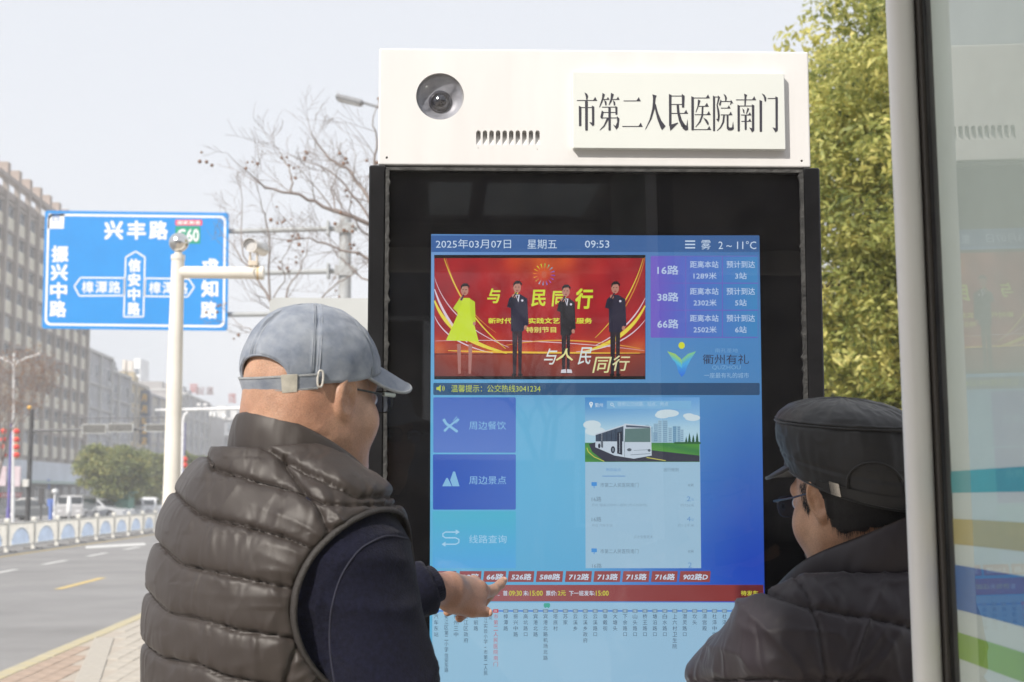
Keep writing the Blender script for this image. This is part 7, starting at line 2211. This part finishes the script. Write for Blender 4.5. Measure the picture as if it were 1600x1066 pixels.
def brim(parent, mat, edge_mat, y0, z0, half, length, droop, pitch, front, Ec_, Er_, t=.0032, curve=.4, name='brim'):
    nu, nv = 40, 16; V_, Q = [], []
    rows = []
    for j in range(nv + 1):
        v = j / nv; row = []
        for i in range(nu + 1):
            u = -1 + 2 * i / nu; a = math.pi / 2 - u * half
            base = np.array([Ec_[0] + Er_[0] * .985 * math.cos(a), Ec_[1] + Er_[1] * .985 * math.sin(a), z0])
            ext = length * max(0, 1 - abs(u) ** 2.6) ** .55
            d = np.array([.30 * math.cos(a), 1.0, 0]); d /= np.linalg.norm(d)
            p = base + d * ext * v
            x = p[0]
            p[2] += -pitch * ext * v - droop * (x / .08) ** 2 * (1) + curve * 0
            row.append(p)
        rows.append(row)
    top = np.array(rows); bot = top - np.array([0, 0, t])
    def idx(s, j, i): return s * (nv + 1) * (nu + 1) + j * (nu + 1) + i
    V_ = np.concatenate([top.reshape(-1, 3), bot.reshape(-1, 3)])
    for j in range(nv):
        for i in range(nu):
            Q.append((idx(0, j, i), idx(0, j + 1, i), idx(0, j + 1, i + 1), idx(0, j, i + 1))); Q.append((idx(1, j, i), idx(1, j, i + 1), idx(1, j + 1, i + 1), idx(1, j + 1, i)))
    for i in range(nu): Q.append((idx(0, nv, i), idx(1, nv, i), idx(1, nv, i + 1), idx(0, nv, i + 1))); Q.append((idx(0, 0, i + 1), idx(1, 0, i + 1), idx(1, 0, i), idx(0, 0, i)))
    o = link(name, np_mesh(name, V_, Q), mat, parent)
    mb = MB(); mb.tube([tuple(top[nv, i] - np.array([0, 0, t / 2])) for i in range(nu + 1)], .0026, 6); mb.build('brim_edge', edge_mat, o)
    return o
brim(hat, m_denim, m_denim2, 0, .064, rad(64), .072, .034, .34, 1, Ec, Er, t=.004)
glasses(man, Mh @ Matrix.Scale(HS, 4), pm('temple_dark_metal', (.06, .07, .07), .25, metal=.6), m_lensg)
mb = MB(); mb.tube([Vector((.0757, .07, .0085)), Vector((.0745, .093, .009))], .0036, 8); o = mb.build('temple_plate', pm('temple_pale', (.55, .62, .6), .25), man); o.matrix_local = Mh @ Matrix.Scale(HS, 4)
# eyes
for s in (-1, 1):
    mb = MB(); mb.ball((s * .031, .0830, .002), .0118, 14, 10); o = mb.build('eye', pm('eye_white', (.7, .68, .65), .2), man); o.matrix_local = Mh @ Matrix.Scale(HS, 4)
    mb = MB(); mb.ball((s * .031, .0905, .002), .0052, 12, 8); q = mb.build('iris', pm('iris_dark', (.03, .018, .01), .1), o)

# ================================================================ MAN IN THE BLACK CAP
PS2 = rad(-34)
N2 = P(1345, 880, 2.32)
man2 = empty('person', 'man in black military style cap and dark padded jacket partly behind the white frame', 'person', (N2[0] + .03, N2[1], 0.0), -PS2)
M2 = root_matrix(man2); n2w, w2n = rigid(M2)
def np_(px, py, Y): return w2n(P(px, py, Y)[None])[0]
HC2 = np_(1332, 775, 2.34)
Mh2 = Matrix.Translation(Vector(HC2)) @ Matrix.Rotation(rad(-1), 4, 'Z') @ Matrix.Rotation(rad(-8), 4, 'X') @ Matrix.Rotation(rad(-3), 4, 'Y')
h2n, n2h = rigid(Mh2)
H2 = 1.03
SH = HC2[2] - .205         # shoulder height follows the head
nk2 = n2h(np.array([[0.0, -.03, SH + .03]]))[0]
def f_head2(p):
    q = n2h(p) / H2
    return smax(head_sdf(q, 0.3, tuple(nk2 / H2), (.056, .062)), q[:, 2] - .088 - .3 * q[:, 1], .03) * H2
def torso2(p, g=0.0):
    q = p - np.array([0, 0, SH - 1.41])
    d = ell(q, (0, .02, 1.26), (.185 + g, .125 + g, .24 + g))
    d = smin(d, cap(q, (-.16, -.01, 1.395), (.16, -.01, 1.395), .066 + g, .066 + g), .08)
    d = smin(d, ell(q, (0, .03, 1.05), (.17 + g, .13 + g, .20 + g)), .08)
    d = smin(d, ell(q, (0, .0, .93), (.17 + g, .13 + g, .16 + g)), .08)
    for s in (-1, 1): d = smin(d, cap(q, (0, -.03, 1.485), (s * .12, -.015, 1.425), .052 + g, .055 + g), .06)
    d = smin(d, ell(q, (0, -.07, 1.31), (.15 + g, .07 + g, .16 + g)), .06)
    return d
L2s, L2e, L2w = np.array([-.195, .0, SH - .01]), None, np_(1085, 1165, 2.58)
R2s, R2e, R2w = np.array([.195, .0, SH - .01]), np.array([.25, .02, SH - .28]), np.array([.22, .20, SH - .42])
L2e = np_(1150, 1085, 2.36) 
def arms2(p, g=0.0):
    d = cap(p, L2s, L2e, .060 + g, .048 + g); d = smin(d, cap(p, L2e, L2w, .047 + g, .032 + g), .03)
    e = cap(p, R2s, R2e, .060 + g, .048 + g); e = smin(e, cap(p, R2e, R2w, .047 + g, .032 + g), .03)
    return np.minimum(d, e)
m_skin2 = skin_mat('skin_fair_tan', (.58, .36, .23), (.52, .27, .165))
print('meshing second man')
Vh, Qh = surface_nets(f_head2, (HC2[0] - .14, HC2[1] - .17, SH + .02), (HC2[0] + .14, HC2[1] + .17, HC2[2] + .15), .0034)
def simple_hand(w, el, s):
    dirv = (w - el) / np.linalg.norm(w - el); sd_ = np.cross(dirv, np.array([0, 0, 1.0])); sd_ /= np.linalg.norm(sd_); dn = np.cross(sd_, dirv)
    def f(p):
        d = cap(p, w - dirv * .04, w + dirv * .03, .026, .026); d = smin(d, cap(p, w + dirv * .045 - sd_ * .02, w + dirv * .075 + sd_ * .02, .021, .018), .03)
        for k, L_ in enumerate((.030, .034, .032, .026)):
            b = w + dirv * .09 + sd_ * (k - 1.5) * .0175; q = b + dirv * L_ - dn * .006; r = q + dirv * L_ * .55 - dn * .016
            d = smin(d, smin(cap(p, b, q, .0092, .0084), cap(p, q, r, .0084, .0074), .004), .006)
        a, b, c = w + dirv * .03 + s * sd_ * .026, w + dirv * .065 + s * sd_ * .048, w + dirv * .092 + s * sd_ * .052
        return smin(d, smin(cap(p, a, b, .0125, .0105), cap(p, b, c, .0105, .0085), .004), .008)
    return surface_nets(f, w - .17, w + .17, .005)
pl = simple_hand(L2w, L2e, 1); pr2 = simple_hand(R2w, R2e, -1)
legs2 = legs
Vb, Qb = surface_nets(lambda p: np.minimum(smin(torso2(p), arms2(p), .03), legs2(p)), (-.5, -.3, .05), (.5, .6, SH + .16), .018, 1)
Vall, Qall = merge([(Vh, Qh), pl, pr2, (Vb, Qb)])
link('body', np_mesh('body', Vall, Qall), m_skin2, man2)
# jacket
JG = .024
def f_jack(p):
    d = smin(torso2(p, JG), arms2(p, JG), .05)
    ax = (L2w - L2e) / np.linalg.norm(L2w - L2e); d = np.maximum(d, np.where((((p - L2e) @ ax) > .05) & (p[:, 0] < 0), (p - L2w) @ ax, -1))
    ax2 = (R2w - R2e) / np.linalg.norm(R2w - R2e); d = np.maximum(d, np.where((((p - R2e) @ ax2) > .05) & (p[:, 0] > 0), (p - R2w) @ ax2, -1))
    return np.maximum(np.maximum(d, p[:, 2] - (SH + .088 - .55 * np.maximum(p[:, 1] + .03, 0))), .74 - p[:, 2])
Vj, Qj = surface_nets(f_jack, (-.5, -.3, .72), (.42, .66, SH + .15), .0085)
Vj, Qj = subdivide(Vj, Qj, f_jack, .004)
seam2 = [[(1000, 800), (1600, 840)], [(1000, 1010), (1150, 900), (1200, 925), (1250, 945), (1330, 960), (1440, 985), (1600, 990)], [(1000, 1070), (1200, 1060), (1330, 1062), (1440, 1075), (1600, 1080)], [(1000, 1180), (1600, 1180)], [(1000, 1290), (1600, 1290)], [(1000, 1400), (1600, 1400)]]
def jextra(V_, px, W, g):
    # long creases radiating from the armpit and the shoulder; a seam where the sleeve is set in
    c = to_px(n2w(np.array([[-.17, -.06, SH - .09]])))[0]
    a = np.arctan2(px[:, 1] - c[1], px[:, 0] - c[0]); r = np.hypot(px[:, 0] - c[0], px[:, 1] - c[1])
    w = (1 - np.abs(vn(np.stack([a * 4.5, r * .010, V_[:, 0] * 2], 1), 71))) ** 3 - .3
    d = .014 * w * np.exp(-r / 210)
    sx = np.interp(px[:, 1], [890, 930, 985, 1066], [1232, 1262, 1281, 1290]); on = (px[:, 1] > 895) & (W[:, 1] < N2[1] + .05)
    ds = np.abs(px[:, 0] - sx); d = d - on * .008 * np.exp(-ds / 3.5)
    d = d + .007 * ((1 - np.abs(vn(V_ * np.array([5, 5, 15]) + 3.3, 77))) ** 3 - .3) + .0035 * ((1 - np.abs(vn(V_ * np.array([14, 14, 30]) + 1.3, 78))) ** 4 - .2)
    return d
Vj = quilt(Vj, seam2, f_jack, n2w, depth=.009, pucker=.003, extra=jextra)
m_jack = nylon_mat('jacket_black_violet', (.020, .016, .021), (.029, .023, .029), .50, 1.1, .12, .4)
jacket = link('jacket', np_mesh('jacket', Vj, Qj), m_jack, man2)
z0 = SH + .088
cj = [(.02, .118, z0 - .045, .050, .02), (.08, .09, z0 - .03, .06, .018), (.108, .02, z0, .07, .016), (.09, -.062, z0 + .012, .078, .014), (.045, -.102, z0 + .02, .084, .014), (0, -.112, z0 + .02, .086, .014), (-.045, -.102, z0 + .012, .082, .014), (-.09, -.062, z0 - .010, .074, .014), (-.110, .02, z0 - .040, .066, .018), (-.094, .09, z0 - .075, .056, .022), (-.052, .135, z0 - .095, .050, .026)]
cj = [(x * 1.11, y * 1.10, z - .008, h + .006, l - .006) for x, y, z, h, l in cj]
collar(jacket, cj, .07, 0, .018, m_jack, 'collar', n2w, seed=8)
mb = MB(); mb.tube([(-.052, .150, z0 - .095), (-.054, .168, z0 - .042)], .005, 6); mb.build('zip', MATS['zip_black'], jacket)
trousers(man2, torso2, m_trous, legs); shoes(man2, m_shoe)
# hair below the cap: a close shell and short strands
m_hair = pm('hair_black', (.012, .010, .010), .5, var=.3, vs=200, bump=.6, bs=700)
def f_hair(p):
    q = n2h(p) / H2
    d = head_sdf(q, 0.3, tuple(nk2 / H2), (.056, .062)) - .0045
    d = np.maximum(d, -(q[:, 2] + .052 + .012 * np.abs(vn(q * np.array([60, 60, 8]), 81)) - .35 * np.maximum(q[:, 1] + .045, 0)))
    front = q[:, 1] + .024 - .25 * np.maximum(q[:, 2], 0) * 2
    return np.maximum(np.maximum(d, front), q[:, 2] - .03) * H2
Vx, Qx = surface_nets(f_hair, (HC2[0] - .12, HC2[1] - .15, HC2[2] - .10), (HC2[0] + .12, HC2[1] + .12, HC2[2] + .15), .0042, 1)
hair = link('hair', np_mesh('hair', Vx, Qx), m_hair, man2)
mb = MB(); R_ = random.Random(4)
cand = n2h(Vx) / H2
sel = [i for i in range(len(cand)) if cand[i][2] < -.012]
for _ in range(2600):
    c = cand[R_.choice(sel)]; b = Vector((c[0] * .97, c[1] * .985, c[2]))
    out_ = Vector((c[0], c[1] + .02, 0)).normalized()
    t = b + out_ * R_.uniform(.002, .0045) + Vector((R_.uniform(-.002, .002), R_.uniform(-.002, .002), -R_.uniform(.006, .015)))
    s_ = Vector((-out_.y, out_.x, 0)) * .0005
    mb.add([b - s_, b + s_, t], [(0, 1, 2)])
for sgn in (-1, 1):
    for _ in range(230):      # sideburns
        y = R_.uniform(.018, .036); z = R_.uniform(-.034, .028); y = y + (.028 - y) * max(0, (-.0 - z) / .05)
        b = Vector((sgn * (.0745 - max(0, y - .02) * .25 - max(0, -z) * .06), y, z)); t = b + Vector((sgn * .0025, .001, -R_.uniform(.005, .011)))
        mb.add([b + Vector((0, -.0006, 0)), b + Vector((0, .0006, 0)), t], [(0, 1, 2)])
o = mb.build('short_hair_strands', m_hair, hair); o.matrix_local = Mh2 @ Matrix.Scale(H2, 4)
# the black cap: upright wall, puffed flat top sloping to the back, arch and strap behind
m_bcap = nylon_mat('cap_black_cloth', (.016, .016, .017), (.024, .024, .025), .5, .25, .15, .4, 1.6)
m_bcap2 = nylon_mat('cap_black_cloth_smooth', (.014, .014, .015), (.020, .020, .021), .5, .2, .3, .45, 2.0)
def ring_pt(th, v):
    """v 0..1 wall, 1..2 top"""
    rx, ry = .0850, .1060; yb = -.010
    c, s_ = math.cos(th), math.sin(th)
    base_z = -.048 + .106 * (s_ * .5 + .5)
    top_z = .060 + .058 * (s_ * .5 + .5)
    if v <= 1:
        k = 1 + .10 * math.sin(v * math.pi * .70)
        z = base_z + (top_z - base_z) * v
        e = 1 + .0
        return np.array([rx * k * c, yb + ry * k * s_ - .004 * v, z])
    w = v - 1
    k = (1 + .10 * math.sin(math.pi * .70)) * math.cos(w * math.pi / 2)
    rise = .036 * math.sin(w * math.pi / 2)
    zt_ = .060 + .058 * (s_ * math.cos(w * math.pi / 2) * .5 + .5)
    return np.array([rx * k * c, yb + ry * k * s_ - .004, zt_ + rise])
nth, nvv = 220, 64; V_ = []
for j in range(nvv + 1):
    v = 2.0 * j / nvv * .999
    for i in range(nth):
        th = 2 * math.pi * i / nth; p = ring_pt(th, v)
        nrm = np.array([p[0] / .0865, (p[1] + .01) / .1075, .0 if v < 1 else (v - 1) * 1.6 + .3]); nrm /= np.linalg.norm(nrm) + 1e-9
        d = .0016 * vn(np.array([[math.cos(th) * 4, math.sin(th) * 4, v * 3.2]]), 91)[0] + .0007 * vn(np.array([[math.cos(th) * 14, math.sin(th) * 14, v * 3]]), 92)[0]
        d += .0010 * ((1 - abs(vn(np.array([[math.cos(th) * 8, math.sin(th) * 8, v * 7]]), 93)[0])) ** 3)
        d -= .0030 * math.exp(-((v - 1.0) / .022) ** 2) - .0016 * math.exp(-((v - 1.055) / .02) ** 2)
        d -= .0022 * math.exp(-((v - .36) / .018) ** 2) - .0012 * math.exp(-((v - .30) / .018) ** 2)
        V_.append(p + nrm * d)
Q = [(j * nth + i, j * nth + (i + 1) % nth, (j + 1) * nth + (i + 1) % nth, (j + 1) * nth + i) for j in range(nvv) for i in range(nth)]
hat2 = link('military_cap', np_mesh('military_cap', np.array(V_), Q), m_bcap, man2); hat2.matrix_local = Mh2 @ Matrix.Translation((0, 0, .012)) @ Matrix.Diagonal((H2 * 1.03, H2 * 1.03, H2 * 1.10, 1))
solidify(hat2, .002)
def wall_tube(pts_tv, r, name, mat, out=.002, n=6):
    q = []
    for th, v in pts_tv:
        p = ring_pt(th, v); nn_ = np.array([p[0] / .0865, (p[1] + .01) / .1075, 0]); nn_ /= np.linalg.norm(nn_); q.append(tuple(p + nn_ * out))
    mb = MB(); mb.tube(q, r, n); return mb.build(name, mat, hat2)
B0 = math.pi * 1.5
wall_tube([(B0 - 1.05 + .84 * i / 30, .16 + .42 * math.sqrt(max(0, 1 - ((i - 15) / 15) ** 2))) for i in range(31)], .0018, 'arch_seam', m_bcap)
wall_tube([(B0 - .75 + 1.5 * i / 40, .52 - .06 * abs((i - 20) / 20)) for i in range(41)], .0007, 'stitching', m_bcap, .0012)
wall_tube([(2 * math.pi * i / 90, .015) for i in range(91)], .0016, 'rim', m_bcap2, .001)
wall_tube([(2 * math.pi * i / 90, 1.0) for i in range(91)], .0014, 'top_piping', m_bcap2, .0016)
def wall_band(th0, th1, v0, v1, t, mat, name, out=.001, n=40):
    V_, Q = [], []
    for i in range(n + 1):
        th = th0 + (th1 - th0) * i / n
        for (v, o_) in ((v0, 0), (v0, t), (v1, t), (v1, 0)):
            p = ring_pt(th, v); nn_ = np.array([p[0] / .0865, (p[1] + .01) / .1075, 0]); nn_ /= np.linalg.norm(nn_); V_.append(p + nn_ * (out + o_))
    for i in range(n):
        for k in range(4): Q.append((i * 4 + k, i * 4 + (k + 1) % 4, i * 4 + 4 + (k + 1) % 4, i * 4 + 4 + k))
    Q += [(3, 2, 1, 0), tuple(n * 4 + k for k in range(4))]
    return link(name, np_mesh(name, np.array(V_), Q, False), mat, hat2)
wall_band(B0 - 1.25, B0 + .62, .03, .17, .0018, m_bcap2, 'strap', .0015)
bk = wall_band(B0 - 1.27, B0 - 1.14, .012, .20, .0026, pm('buckle_silver', (.62, .58, .52), .25, metal=.85, var=.05), 'buckle', .0035, 8)
wall_band(B0 - 1.43, B0 - 1.28, .04, .16, .0012, m_bcap2, 'strap_end', .0012, 8)
brim(hat2, m_bcap, m_bcap2, 0, .052, rad(58), .047, .014, .26, 1, (0, -.010, 0), (.0865, .1075, 1), t=.004)
glasses(man2, Mh2 @ Matrix.Scale(H2, 4), pm('glasses_navy', (.02, .03, .07), .25), m_lensg)
for s in (-1, 1):
    mb = MB(); mb.ball((s * .031, .0830, .002), .0118, 14, 10); o = mb.build('eye', MATS['eye_white'], man2); o.matrix_local = Mh2 @ Matrix.Scale(H2, 4)
    mb = MB(); mb.ball((s * .031, .0905, .002), .0052, 12, 8); q = mb.build('iris', MATS['iris_dark'], o)
# ================================================================ MORNING HAZE
hz = MB(); hz.box(-85, 60, -30, 470, -1.4, 62)
m_haze = bpy.data.materials.new('haze_air'); m_haze.use_nodes = True
nt = m_haze.node_tree; nt.nodes.clear()
ho = nt.nodes.new('ShaderNodeOutputMaterial'); hv = nt.nodes.new('ShaderNodeVolumePrincipled')
hv.inputs['Color'].default_value = (.97, .98, 1.0, 1)
hv.inputs['Density'].default_value = 0.0014
hv.inputs['Anisotropy'].default_value = 0.0
nt.links.new(hv.outputs[0], ho.inputs['Volume'])
tag(hz.build('haze', m_haze), kind='stuff')

# things of one kind carry one group name
GROUPS = {'street_lamp': 'street lamps over the road', 'bare_tree': 'bare winter trees', 'round_tree': 'round street trees beyond the railing', 'parked_car': 'cars parked beyond the railing',
          'apartment_building': 'apartment and shop buildings along the street', 'residential_tower': 'pale towers far behind the roofs', 'roof_letters': 'letters standing on the roofs', 'lantern_pole': 'poles hung with red lanterns', 'person': 'men at the bus kiosk'}
for o in list(bpy.data.objects):
    k = o.name.split('.')[0]
    if o.parent is None and k in GROUPS and 'label' in o: o['group'] = GROUPS[k]
